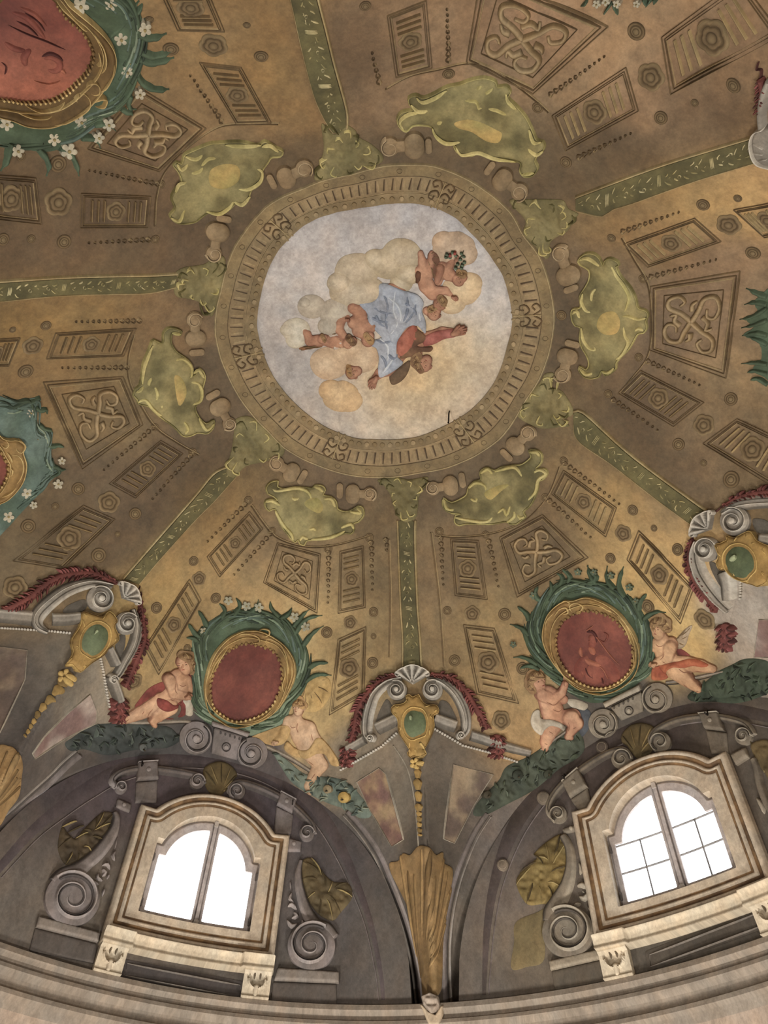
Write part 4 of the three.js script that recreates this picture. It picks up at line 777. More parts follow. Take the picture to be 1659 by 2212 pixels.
// ------------------------------------------------------------------ medallions: green wreath, gilt frame, red roundel
const GREEN = two('#36462f', '#4f6249', 3, 0.3), GREEN_PALE = two('#667a60', '#86937a', 3, 0.3), GREEN_DK = two('#2a382a', '#3d4d37', 5), GREEN_TEAL = two('#475a4c', '#61746a', 3);
const GOLD = two('#6d5124', '#94743a', 5, 0.3), GOLD_HI = two('#a98a4c', '#c4a868', 6), GOLD_LO = soft('#4f3914', 0.1), RED = two('#5f2a20', '#7e4333', 2.5, 0.35);
const RED_HI = soft('#9c5a40', 0.12), RED_LO = soft('#4a1c16', 0.12), RED_MID = two('#6f3327', '#8b4b38', 5);
const between = (sdA, sdB) => (x, y) => Math.max(sdA(x, y), -sdB(x, y));
const grow = (pts, k) => { const c = pts.reduce((a, b) => [a[0] + b[0], a[1] + b[1]], [0, 0]).map((v) => v / pts.length); return pts.map((p) => [mix(c[0], p[0], k), mix(c[1], p[1], k)]); };
function leafBlade(T, name, pts, w, col) { part(T, name, ribbon(pts.map((p, i) => [p[0], p[1], w * [0.85, 1, 0.72, 0.2][Math.round(i * 3 / (pts.length - 1))]]), { w, h: 0.045, step: 4, col })); }
function flower(T, x, y, r, col = '#a8a088', n = 5) {
  const g = []; for (let i = 0; i < n; i++) { const a = i * 2 * Math.PI / n + x; g.push(limbs([[[x + r * 0.25 * Math.cos(a), y + r * 0.25 * Math.sin(a), r * 0.28], [x + r * 0.68 * Math.cos(a), y + r * 0.68 * Math.sin(a), r * 0.34]]], { g: 1.6, base: 0.004, lift: 0.034, scale: 0.0012, skin: 0.5, col: soft(col, 0.12, 9) })); }
  const f = part(T, 'flower', g, 'pale five-petalled flower');
  part(f, 'flower_centre', limbs([[[x, y, r * 0.2], [x + 0.1, y, r * 0.2]]], { g: 1.5, base: 0.004, lift: 0.046, scale: 0.001, col: '#8a7a48' }));
}
function wreath({ Z, outer, inner, leaves, flowers = '', strands = 100, label, pale = 0, blade = 7, tone = GREEN, bloom = '#a8a088' }) {
  const o = spline(Z(outer), true, 8), c = boxOf(o, 3), cx = (c[0] + c[2]) / 2, cy = (c[1] + c[3]) / 2;
  const iSd = inner ? polySd(spline(Z(inner), true, 6)) : () => 1;
  const sO = polySd(o), T = thing('leaf_wreath', onVault(clamp(cx, 20, PW - 20), clamp(cy, 20, PH)).p, label, 'wreath');
  part(T, 'foliage', field({ box: c, g: 4.5, sd: between(sO, iSd), h: (x, y, d) => 0.012 + 0.03 * smooth(0, 22, d), col: (x, y, d, p) => { const t = GREEN_PALE(x, y, d, p), u = tone(x, y, d, p), m = pale * smooth(cy - 40, cy + 120, y); return u.map((v, q) => mix(v, t[q], m)); } }));
  // blades laid round the ring
  seed = 31; const R = (a) => { let lo = 0, hi = 400; for (let i = 0; i < 14; i++) { const m = (lo + hi) / 2; if (sO(cx + m * Math.cos(a), cy + m * Math.sin(a)) < 0) lo = m; else hi = m; } return lo; };
  for (let i = 0; i < strands; i++) {
    const a = i / strands * 2 * Math.PI + rnd() * 0.1, f = 0.78 + 0.17 * rnd(), pts = [];
    let ok = true;
    for (let k = 0; k < 4; k++) { const b = a - (0.14 + 0.05 * (i % 3)) * k * (Math.cos(a) > 0 ? 1 : -1), r = R(b) * (f + 0.035 * k); const q = [cx + r * Math.cos(b), cy + r * Math.sin(b)]; if (q[0] < -30 || q[0] > PW + 30 || q[1] < -40 || iSd(...q) < 4) ok = false; pts.push(q); }
    if (ok) leafBlade(T, 'leaf', pts, blade * 0.75, i % 4 === 0 ? GREEN_DK : i % 7 === 1 ? GREEN_PALE : i % 4 === 1 ? (pale && pts[0][1] > cy ? GREEN_PALE : GREEN_TEAL) : tone);
  }
  for (const l of leaves) { const q = Z(l); leafBlade(T, 'leaf', spline(q.map((p) => [p[0], p[1]]), false, 9), blade, GREEN); }
  for (const f of flowers.trim().split(/\s+/).filter(Boolean)) { const [x, y, r] = Z(f)[0]; flower(T, x, y, r ?? 9, bloom); }
  return T;
}
function medallion({ Z, frameO, red, curls = [], label, relief = [], gold = GOLD, ground = RED }) {
  const fo = spline(Z(frameO), true, 6), rd = spline(Z(red), true, 5), sF = polySd(fo), sR = polySd(rd), c = boxOf(fo, 3), cx = clamp((c[0] + c[2]) / 2, 5, PW - 5), cy = clamp((c[1] + c[3]) / 2, 5, PH);
  const T = thing('medallion', onVault(cx, cy).p, label, 'medallion');
  part(T, 'gilt_frame', field({ box: c, g: 3, sd: between(sF, sR), h: (x, y, d) => { const i = sR(x, y); return 0.05 + 0.018 * Math.sin(clamp(d / (d + Math.max(i, 0) + 0.01)) * Math.PI * 3) + 0.02 * smooth(0, 4, d); }, col: gold }));
  const rim = (pts, w, col) => ribbon(pts.map((p) => [p[0], p[1], w]), { w, h: 0.085, closed: true, straight: true, sink: -0.02, col });
  part(T, 'frame_edge', rim(fo, 2, GOLD_HI), 'bright gilt outer edge');
  part(T, 'inner_moulding', rim(grow(rd, 1.16), 1.6, GOLD_HI), 'bright gilt line');
  const R = part(T, 'roundel', field({ box: boxOf(rd, 3), g: 4, sd: (x, y) => sR(x, y) - 2, h: (x, y, d) => 0.012 + 0.012 * smooth(0, 40, d), col: ground }), 'red painted roundel');
  const low = boxOf(rd, 0); for (let i = 0; i < rd.length; i += 2) { const p = rd[i], pearl = p[1] > mix(low[1], low[3], 0.72); if (p[0] > 0 && p[0] < PW && p[1] > 0) part(T, 'scallop', limbs([[[p[0], p[1], pearl ? 2.8 : i % 4 ? 2.4 : 4.4], [p[0] + 0.1, p[1], 2.4]]], { g: 1.8, lift: 0.05, scale: 0.003, skin: 0.5, col: pearl ? GOLD_HI : GOLD })); }
  for (const s of curls) part(T, 'scroll', stroke(Z(s).map((p) => [...p.slice(0, 2), 2.6]), 2.6, GOLD_HI, { h: 0.1, sink: -0.02 }));
  for (const [name, s, w, col] of relief) part(R, name, stroke(Z(s).map((p) => [p[0], p[1], w]), w, col, { h: 0.045, sink: -0.005 }));
  return T;
}
const FR_BL = '600,540 700,545 800,590 890,660 950,760 955,870 900,1000 830,1100 740,1160 620,1200 500,1185 400,1130 330,1050 300,950 320,820 370,700 450,610 530,560';
const RD_BL = '600,630 690,645 790,680 850,760 865,860 860,930 810,1050 740,1120 620,1170 520,1180 440,1140 370,1080 345,990 345,900 380,800 450,700 530,650';
wreath({ Z: Z5, outer: '230,600 300,500 420,430 560,400 700,400 830,430 930,500 1000,600 1050,720 1050,850 1010,980 930,1080 880,1190 760,1250 640,1290 400,1230 270,1140 215,1050 220,920 230,780', inner: FR_BL, pale: 0.9, bloom: '#97937a', label: 'faded green leaf wreath around the plain red medallion over the left window', flowers: '470,320,32 600,360,34 690,370,36 950,440,36 1030,510,34 290,540,26',
  leaves: ['420,450 450,400 440,370 410,345', '510,430 555,370 555,340 530,305', '590,430 650,395 680,360 690,315', '840,440 800,400 780,370 775,330', '850,450 890,430 915,405 930,375', '940,510 990,450 1020,415 1060,385', '950,570 1000,490 1060,445 1150,430', '1010,650 1050,590 1100,540 1160,505', '1050,810 1090,780 1130,768 1190,770', '1030,910 1080,870 1140,852 1215,860', '260,630 240,605 210,590 175,590', '320,510 310,480 290,440 260,395', '270,590 240,565 215,530 190,490'] });
medallion({ Z: Z5, frameO: FR_BL, red: RD_BL, label: 'gilt-framed plain red medallion over the left window', curls: ['500,600 560,560 640,565 690,590 690,620 650,625 640,600', '770,640 740,620 745,600 780,600 850,640 890,710 910,800 905,880', '690,540 720,525 765,535 765,565 720,580 690,560', '420,700 360,780 325,880', '460,660 400,740 360,830', '880,780 890,860 870,930 890,990', '930,760 940,860 900,980', '640,1185 730,1150 800,1090'] });
const FR_BR = '450,330 520,320 600,300 700,330 790,390 850,470 885,570 885,680 840,760 760,820 660,845 560,830 470,770 390,680 340,580 335,500 370,400';
const RD_BR = '560,385 640,380 740,410 820,480 865,570 870,660 840,740 770,800 680,830 590,815 510,770 440,680 415,590 425,500 470,430';
wreath({ Z: Z7, outer: '240,450 330,300 420,220 520,200 640,210 740,240 830,300 900,370 960,470 985,570 990,680 960,760 900,800 820,870 720,910 620,920 520,880 420,800 330,720 270,640 240,550', inner: FR_BR, label: 'dark green leaf wreath around the red figured medallion over the right window', strands: 110, bloom: '#55604a', flowers: '545,150,22 640,150,20 740,170,22 850,240,22 280,290,24 160,580,20 890,320,20',
  leaves: ['430,230 450,200 440,170 415,160', '480,215 495,185 480,160 445,130', '600,215 640,200 650,180 620,150 595,115', '650,220 625,190 605,150 600,110', '760,250 725,215 710,170 715,115', '820,300 785,240 790,180 810,120', '320,320 295,300 290,270 305,230', '370,290 385,260 385,230 375,205', '900,380 905,345 920,310 945,280', '930,430 965,400 1010,385 1060,390', '250,440 245,410 220,380 185,355', '250,530 220,490 180,470 140,460', '250,570 235,530 215,495 190,470', '300,700 260,670 210,652 160,655', '310,730 270,705 235,705 200,720'] });
medallion({ Z: Z7, frameO: FR_BR, red: RD_BR, label: 'gilt-framed red medallion with a raised praying figure, over the right window', curls: ['440,340 470,320 500,330 490,360', '400,420 440,370 480,360 490,390 450,400', '510,390 500,350 540,330 580,350 560,380 530,370', '600,330 680,340 760,390', '780,400 840,480 875,580', '350,520 360,440 420,380', '400,660 450,750 540,810', '870,600 880,680 840,750'],
  relief: [['figure_body', '600,640 560,700 550,780', 17, RED_MID], ['figure_body', '640,650 700,680 750,750 770,800', 19, RED_MID], ['figure_body', '640,680 640,740 650,810', 26, RED_MID], ['figure_head', '600,530 625,540 625,575 600,585', 13, RED_MID], ['beard', '605,590 625,610 640,640', 9, RED_HI], ['arm', '690,700 640,690 590,670 560,640', 8, RED_HI], ['hands', '565,650 555,615 560,590', 6, RED_HI], ['hair', '590,505 625,500 650,530 650,570', 5, RED_LO], ['staff', '600,470 660,540 720,620 790,700', 2, RED_HI], ['staff_cross', '585,500 640,462', 1.8, RED_HI], ['fold', '580,700 600,750 640,780', 2.4, RED_LO], ['fold', '650,690 690,720 720,780', 2.4, RED_HI], ['fold', '560,720 570,760', 2.2, RED_HI], ['fold', '620,720 630,800', 2.2, RED_LO], ['fold', '680,760 690,810', 2.2, RED_LO], ['banner', '690,500 720,520 700,560 660,540', 3, RED_MID], ['eye', '600,545 612,545', 1.3, RED_LO], ['mouth', '596,580 606,583', 1.2, RED_LO]] });
const FR_TL = '330,-80 420,0 560,120 640,210 680,300 670,400 620,480 560,560 500,620 400,690 280,735 150,735 50,700 -60,660 -150,500 -100,100 50,-80';
const RD_TL = '220,-80 320,-20 400,80 480,150 530,230 550,310 520,400 450,480 370,550 280,590 150,600 60,590 -40,560 -80,400 -60,100 60,-60';
wreath({ Z: Y2, outer: '480,-100 750,-20 830,80 860,200 850,330 820,440 780,560 720,650 560,740 450,840 300,900 150,890 0,860 -120,800 -220,500 -200,100 0,-150', inner: FR_TL, blade: 9, strands: 110, label: 'dark green leaf wreath with white flowers in the photo\'s top left corner', flowers: '718,210,42 755,410,38 310,820,40 25,730,42 90,890,40 475,715,40 860,150,44 830,545,34 580,810,36 400,890,50 640,730,40 770,355,16 480,10,50 660,0,40',
  leaves: ['760,60 800,70 830,50 850,20', '820,190 880,215 940,215 995,195', '840,300 900,325 960,320 1030,300', '830,340 890,365 960,360 1040,340', '820,440 850,490 920,525 1010,530', '780,560 765,600 775,640 815,650', '720,640 750,660 780,665 790,690', '560,740 610,735 650,745 690,780', '480,820 540,820 580,840 600,890', '350,880 410,910 450,970 470,1050', '220,880 265,930 290,990 275,1050', '60,850 45,910 30,970 0,1020', '650,200 720,140 780,60 830,0'] });
medallion({ Z: Y2, frameO: FR_TL, red: RD_TL, label: 'large gilt-framed red medallion cut off by the photo\'s top left corner', gold: two('#4d3915', '#6d5122', 4, 0.3), ground: (x, y, d, p) => { const a = RED(x, y, d, p), q = RED_HI(x, y, d, p), t = 0.75 * smooth(40, 190, y); return a.map((v, i) => mix(v, q[i], t)); }, curls: ['440,540 480,530 515,560 510,610 450,660 350,710 250,725', '450,580 430,560 460,530', '500,510 510,470 545,455 575,480 570,520 530,530 530,500', '560,530 620,480 660,400 670,310', '530,600 570,560 620,560 600,610 560,620', '540,150 600,230 620,330 590,420', '330,-30 430,60 520,160', '130,610 220,640 320,620 380,580', '60,640 180,680 300,670', '560,360 585,340 580,280'],
  relief: [['figure_head', '250,345 300,330 345,355 350,395 310,415 270,400', 10, RED_MID], ['beard', '335,400 370,410 385,440', 6, RED_HI], ['hair', '240,330 290,305 345,325 375,360', 5, RED_LO], ['eye', '318,372 334,378', 2, RED_LO], ['spear', '30,130 160,190 280,235 400,290', 2, RED_LO], ['shoulder', '180,280 140,330 150,390', 12, RED_MID], ['drapery', '60,60 150,90 230,170 270,230', 9, RED_MID], ['drapery', '110,30 200,70 280,150', 7, RED_MID], ['fold', '90,110 170,150 230,210', 2.4, RED_LO], ['fold', '140,60 220,110 270,180', 2.4, RED_LO], ['arm', '20,240 80,280 150,290', 9, RED_MID], ['fold', '190,470 280,490 360,470', 2.4, RED_HI], ['fold', '0,360 30,390 20,440', 2.4, RED_LO]] });
wreath({ Z: L3, outer: '-60,140 60,160 130,180 300,150 350,170 300,230 330,400 440,440 420,600 460,740 545,770 430,840 380,930 280,1030 140,1180 60,1270 -60,1360 -200,1200 -260,750 -200,300', inner: '-40,450 0,480 60,500 130,500 195,550 180,610 210,720 190,850 130,950 60,1020 0,1050 -40,1060', tone: GREEN_TEAL, strands: 80, label: 'blue-green leaf wreath with white flowers at the photo\'s left edge', flowers: '250,270,40 490,890,44 225,970,48 280,1070,34 70,1170,48 520,690,34 310,500,26',
  leaves: ['250,190 300,170 330,150 345,165', '300,230 340,260 390,250 400,290', '330,380 380,420 430,430 445,445', '400,560 450,570 490,560 545,575', '430,740 480,750 520,770 560,765'] });
medallion({ Z: L3, frameO: '-60,440 0,480 60,500 130,500 195,550 180,610 210,720 190,850 130,950 60,1020 0,1050 -60,1070 -150,900 -150,600', red: '-60,560 -20,580 20,650 60,730 45,830 0,920 -30,930 -90,880 -110,700', label: 'pale gilt frame of a red medallion cut off by the photo\'s left edge', curls: ['20,490 50,530 20,560 -10,540', '110,520 150,500 195,550 160,605 120,580 130,540', '80,640 130,630 170,680 180,760 150,850 100,920', '60,740 90,760 80,820', '0,1000 80,960 140,890', '40,600 70,650 90,700'] });
wreath({ Z: Y5, outer: '1700,600 1620,640 1570,690 1600,760 1520,800 1570,850 1500,900 1600,950 1620,1050 1560,1120 1650,1180 1740,1260 1900,1100 1900,750', inner: null, strands: 0, label: 'tips of a dark green leaf wreath at the photo\'s right edge', flowers: '', leaves: ['1659,720 1600,760 1550,785 1480,800', '1659,800 1600,825 1550,840 1490,855', '1659,900 1600,885 1550,890 1495,905', '1659,960 1610,935 1570,920 1520,905', '1659,1090 1600,1080 1550,1080 1490,1085', '1659,1150 1610,1140 1580,1130 1530,1140', '1659,1220 1630,1200 1590,1180 1550,1190', '1659,650 1620,640 1570,620 1520,600', '1659,700 1610,690 1560,690 1510,705'] });
{ // twigs at the top edge
  const T = thing('leaf_wreath', onVault(1360, 10).p, 'green leaf tips and white flowers hanging in at the photo\'s top edge', 'wreath');
  for (const l of ['660,10 640,40 625,60 610,85', '675,10 685,40 695,65 700,90', '870,-20 880,0 890,20 880,42', '920,-20 910,0 900,10 890,25', '500,-10 495,10 480,20 460,35', '940,-20 945,0 940,10 935,20']) leafBlade(T, 'leaf', spline(Y4(l).map((p) => [p[0], p[1]]), false, 6), 4, GREEN);
  for (const f of ['570,5,28', '700,5,28', '630,-10,28', '830,5,24']) { const [x, y, r] = Y4(f)[0]; flower(T, x, y, r); }
}
// ------------------------------------------------------------------ painted figures: one continuous relief body each, with hair and cloth as parts
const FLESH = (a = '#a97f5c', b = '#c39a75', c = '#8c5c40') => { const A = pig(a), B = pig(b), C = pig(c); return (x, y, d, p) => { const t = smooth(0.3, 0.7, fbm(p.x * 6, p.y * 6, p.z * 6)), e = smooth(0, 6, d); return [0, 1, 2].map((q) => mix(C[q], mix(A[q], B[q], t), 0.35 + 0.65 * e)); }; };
const J = (Z, t) => Z(t).map((p) => [p[0], p[1], p[2]]);
const chain = (Z, t0) => { const [t, u] = t0.split('^'), up = Number(u || 0), p = J(Z, t), o = []; for (let i = 0; i < p.length - 1; i++) o.push([p[i], p[i + 1], up]); return o; };
function hand(Z, t) {                                               // palm, four fingers and a thumb: wrist x,y ; tip x,y ; thumb side
  const [w, e, th] = Z(t), L = Math.hypot(e[0] - w[0], e[1] - w[1]), dx = (e[0] - w[0]) / L, dy = (e[1] - w[1]) / L, s = Math.sign((th[0] - w[0]) * -dy + (th[1] - w[1]) * dx) || 1, nx = -dy * s, ny = dx * s;
  const at = (u, v) => [w[0] + dx * L * u + nx * L * v, w[1] + dy * L * u + ny * L * v], q = (u, v, r) => [...at(u, v), r * L], o = [[q(0, 0, 0.17), q(0.35, 0, 0.24), 0]];
  for (let i = 0; i < 4; i++) { const v = 0.2 - i * 0.135, l = [0.9, 1, 0.95, 0.8][i], k = q(0.62 + 0.06 * l, v * 1.15, 0.07); o.push([q(0.42, v * 0.8, 0.085), k, 0.003], [k, q(l, v * (1.3 - 0.25 * i * 0.3) - 0.03, 0.055), 0.003]); }
  const m = q(0.42, 0.34, 0.075); o.push([q(0.15, 0.14, 0.1), m, 0.004], [m, q(0.62, 0.38, 0.06), 0.004]);
  return o;
}
function face(T, Z, t, look, top) {                                      // eyes, brow, nose and mouth placed on the head: centre, radius, direction up, turn
  const [c] = Z(t), r = c[2], up = look[0], turn = look[1], ux = Math.cos(up), uy = Math.sin(up), rx = -uy, ry = ux;
  const at = (a, b) => [c[0] + ux * r * a + rx * r * (b + turn * 0.45), c[1] + uy * r * a + ry * r * (b + turn * 0.45)], lift = { h: 0.005, sink: 0.004, step: 2, map: top };
  const D = '#4d2f20', B = '#8a5540';
  for (const s of [-1, 1]) {
    part(T, 'eye', stroke([[...at(0.06, s * 0.34 - 0.1), r * 0.05], [...at(0.1, s * 0.34), r * 0.075], [...at(0.06, s * 0.34 + 0.1), r * 0.05]], r * 0.075, D, lift));
    part(T, 'brow', stroke([[...at(0.26, s * 0.34 - 0.15), r * 0.045], [...at(0.32, s * 0.34), r * 0.05], [...at(0.27, s * 0.34 + 0.15), r * 0.045]], r * 0.05, B, lift));
  }
  part(T, 'nose', limbs([[[...at(0.1, 0), r * 0.07], [...at(-0.16, turn * 0.1), r * 0.11]]], { map: top, g: 1, base: 0.002, lift: 0.002, scale: 0.0035, skin: 0.3, k: 2, col: FLESH('#ad835f', '#bf9671') }));
  part(T, 'mouth', stroke([[...at(-0.44, -0.16), r * 0.045], [...at(-0.4, 0), r * 0.07], [...at(-0.44, 0.16), r * 0.045]], r * 0.07, '#8e4636', lift));
}
let figureTop = onRoom;                                             // the relief of the figure made last
function figure({ name = 'cherub', Z, bones, hands = [], head, look, hair = [], hairCol = '#7d5d38', cloth = [], wings = [], label, category = 'cherub', flesh = FLESH(), k = 3, at, g = 1.7, scale = 0.0026, creases = [] }) {
  const all = bones.flatMap((b) => chain(Z, b));
  const [hx, hy, hr] = Z(head)[0], ux = Math.cos(look[0]), uy = Math.sin(look[0]);
  all.push([[hx + ux * hr * 0.2, hy + uy * hr * 0.2, hr * 0.9], [hx - ux * hr * 0.38, hy - uy * hr * 0.38, hr * 0.66], 0.012]);
  all.push([[hx - uy * hr * 0.85 * (look[1] > 0 ? -1 : 1), hy + ux * hr * 0.85 * (look[1] > 0 ? -1 : 1), hr * 0.16], [hx - uy * hr * 0.85 * (look[1] > 0 ? -1 : 1) - ux * 2, hy + ux * hr * 0.85 * (look[1] > 0 ? -1 : 1) - uy * 2, hr * 0.13], 0.01]);   // ear
  const T = thing(name, (at || onRoom)(all[0][0][0], all[0][0][1]).p, label, category);
  for (const [n, pts, col, lab, h = 0.03] of wings) { const W = Z(pts), w = part(T, n, patch(W, { h, edge: 10, g: 2.6, col, bump: 0.03 }), lab); if (n === 'wing') for (let q = 1; q < W.length; q++) part(w, 'feather', stroke([[mix(W[0][0], W[q][0], 0.35), mix(W[0][1], W[q][1], 0.35), 1.1], [mix(W[0][0], W[q][0], 0.7) + 2, mix(W[0][1], W[q][1], 0.7), 1.5], [mix(W[0][0], W[q][0], 0.95), mix(W[0][1], W[q][1], 0.95), 1]], 1.4, soft('#7d6440', 0.1), { h: h + 0.014, sink: 0 })); }
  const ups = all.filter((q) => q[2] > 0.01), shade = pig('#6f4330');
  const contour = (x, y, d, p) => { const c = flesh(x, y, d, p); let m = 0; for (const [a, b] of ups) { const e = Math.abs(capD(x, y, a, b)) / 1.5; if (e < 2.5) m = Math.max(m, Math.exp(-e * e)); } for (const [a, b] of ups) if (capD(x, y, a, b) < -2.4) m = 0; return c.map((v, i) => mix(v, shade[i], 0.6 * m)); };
  const body = limbs(all, { k, g, col: contour, scale }), topH = body.userData.top;
  const top = (x, y) => { const q = onRoom(x, y), t = topH(x, y); return { p: q.p.clone().addScaledVector(q.n, t), n: q.n }; };
  const palms = hands.map((t) => limbs(hand(Z, t), { map: (x, y) => { const q = onRoom(x, y), e = topH(x, y); return { p: q.p.clone().addScaledVector(q.n, Math.min(e, 0.07) + 0.03), n: q.n }; }, g: 0.75, k: 0.5, skin: 0.5, base: 0.004, lift: 0.006, scale: 0.004, col: flesh }));
  part(T, 'body', [body, ...palms]);
  for (const [n, pts, col, lab, h = 0.06] of cloth) part(T, n, patch(Z(pts), { map: top, h: h * 0.35, base: 0.007, edge: 7, g: 2, col, bump: 0.03 }), lab);
  let hairTop = top;
  if (hair.length) {
    const hg = hair.flatMap((hb) => chain(Z, hb)).map(([a, b, u]) => [[a[0], a[1], a[2] * 0.8], [b[0], b[1], b[2] * 0.8], u]), geo = limbs(hg, { map: top, k: 3, g: 1.3, base: 0.003, lift: 0.003, scale: 0.0011, col: two(hairCol, '#8f7048', 14, 0.3) }), ht = geo.userData.top;
    part(T, 'hair', geo);
    hairTop = (x, y) => { const q = top(x, y); return { p: q.p.clone().addScaledVector(q.n, ht(x, y)), n: q.n }; };
  }
  for (const c of creases) part(T, 'crease', stroke(Z(c).map((p) => [p[0], p[1], 1]), 1, soft('#8d5f45', 0.1), { map: top, h: 0.006, sink: 0.004, step: 3 }));
  face(T, Z, head, look, top);
  for (const hb of hair) for (const [a, b] of chain(Z, hb)) for (let q = 0; q < 6; q++) { const t = q / 6, x = mix(a[0], b[0], t), y = mix(a[1], b[1], t), r = a[2] * (0.35 + 0.12 * (q % 4)), w = 0.5 + q * 2.1; part(T, 'hair_lock', stroke([[x + r * Math.cos(w), y + r * Math.sin(w), 1.1], [x + r * 0.5 * Math.cos(w + 0.9), y + r * 0.5 * Math.sin(w + 0.9), 1.5], [x + r * 0.7 * Math.cos(w + 2), y + r * 0.7 * Math.sin(w + 2), 0.9]], 1.3, soft(q % 2 ? '#6b4c2b' : '#a88a58', 0.1), { map: hairTop, h: 0.006, sink: 0.004, step: 2.2 })); }
  figureTop = top;
  return T;
}
const CRIMSON = two('#5c231c', '#83392e', 7, 0.3), VERM = two('#8f4428', '#b0633c', 7, 0.3), WHITE = two('#9d927e', '#b9af9b', 7, 0.3), OCHRE = two('#a3824c', '#bd9c62', 5, 0.3);
figure({ Z: Z4, label: 'seated cherub with a dark red cloth, left of the wreath over the left window', head: '1100,785,58', look: [-1.75, -0.9],
  bones: ['1085,840,30 1060,870,46', '1010,870,36 1105,880,34', '1060,870,58 1060,930,62 1010,985,58 960,1005,52', '1000,870,36 1025,945,30 1105,968,24^0.034', '1115,890,26 1130,940,22', '955,1010,55 830,1075,38 745,1112,26 700,1120,20', '1010,1030,50 935,1085,38 905,1118,24 915,1145,16^0.034', '745,1112,24 712,1085,14'], hands: ['1095,965 1140,960 1120,930'], creases: ['1035,880 1030,920 1045,945', '1005,975 1015,985 1030,980', '1055,895 1080,905 1100,898', '900,1040 880,1065 870,1100', '850,1050 838,1072', '960,1110 935,1125', '760,1105 735,1125', '1080,1000 1050,1010 1000,1005'],
  hair: ['1080,730,34 1130,745,44 1150,790,36 1140,830,22'],
  cloth: [['cloth', '930,975 985,985 1030,1010 1075,1000 1085,1015 1040,1030 985,1045 940,1030 925,1005', CRIMSON, 'dark red waist cloth', 0.05]],
  wings: [['draped_cloth', '975,890 890,930 830,1000 805,1045 880,1020 930,990 1000,1000 1080,1040 1050,1110 960,1110 1090,1100 1130,1040 1145,960 1140,850 1060,880', CRIMSON, 'dark red cloth behind the body', 0.012], ['pale_cloth', '1085,1000 1130,960 1150,1010 1150,1090 1110,1090 1100,1050', WHITE, 'grey-white cloth end', 0.02]] });
figure({ name: 'faded_angel', Z: Z5, label: 'faded pale angel with ochre drapery, right of the wreath over the left window', category: 'angel', flesh: FLESH('#b3906c', '#c4a27e', '#a07c58'), head: '985,1090,52', look: [-1.5, -0.6], hairCol: '#a5814c',
  bones: ['975,1140,30 960,1190,44', '915,1180,38 1060,1230,46', '960,1200,62 1000,1290,66 1050,1380,64', '910,1190,38 880,1270,30 830,1330,24', '1070,1240,38 1110,1310,30 1100,1380,24', '1070,1400,72 1140,1500,52 1090,1580,38 1050,1650,26 1060,1700,18'], hands: ['835,1330 790,1350 800,1310'], creases: ['985,1190 980,1230 990,1260', '930,1210 950,1225 975,1215', '1060,1470 1100,1500', '1110,1560 1080,1600', '1040,1690 1060,1710', '1080,1270 1090,1320'],
  hair: ['960,1050,34 990,1040,40 1025,1075,30'],
  cloth: [['drapery', '900,1330 960,1380 1060,1380 1120,1300 1180,1340 1240,1420 1280,1500 1220,1500 1180,1430 1130,1410 1050,1450 960,1440 880,1390', OCHRE, 'ochre drapery', 0.05], ['drapery', '640,1300 760,1250 880,1210 930,1240 880,1340 800,1360 700,1330', OCHRE, 'ochre drapery blown to the left', 0.025]],
  wings: [['wing', '1040,900 1120,860 1200,890 1210,990 1160,1080 1100,1120 1020,1110 1000,1030', two('#a98a4e', '#bb9c5e', 4), 'yellow wing', 0.012]] });
figure({ Z: Z7, label: 'cherub in a white loincloth reaching up to the medallion over the right window', head: '300,800,60', look: [-1.9, 0.9], flesh: FLESH('#a8795a', '#c0936f', '#8a5340'),
  bones: ['330,850,34 350,880,48', '320,870,38 420,880,38', '360,880,62 385,960,66 400,1020,62', '325,870,38 390,895,30 445,855,25 462,805,21^0.034', '420,880,34 455,900,26', '385,1050,64 365,1100,46 350,1150,34 345,1190,20', '500,1010,54 530,1040,44 500,1085,30 480,1120,20 500,1125,14^0.03', '470,1000,40 510,1000,48'], hands: ['462,805 470,752 500,775'], creases: ['345,905 390,925 430,900', '385,950 420,965 445,950', '438,968 442,974', '365,1085 390,1100', '340,1160 360,1165', '480,1030 490,1060 480,1085', '510,1070 530,1060', '350,1015 375,1025'],
  hair: ['250,790,34 270,760,42 310,748,34 335,765,18', '250,820,30 270,850,26'], hairCol: '#856139',
  cloth: [['loincloth', '275,975 310,960 320,1010 370,1010 430,1030 465,1060 455,1085 420,1060 370,1050 335,1080 320,1110 280,1080 260,1030', WHITE, 'white loincloth', 0.06]],
  wings: [['pale_drapery', '470,900 530,900 600,930 580,970 545,960 500,945', WHITE, 'pale drapery behind the back', 0.02], ['blue_cloth', '545,960 600,960 620,1000 600,1080 545,1140 500,1130 550,1050', two('#3d4147', '#55595f', 5), 'blue-grey cloth', 0.015]] });
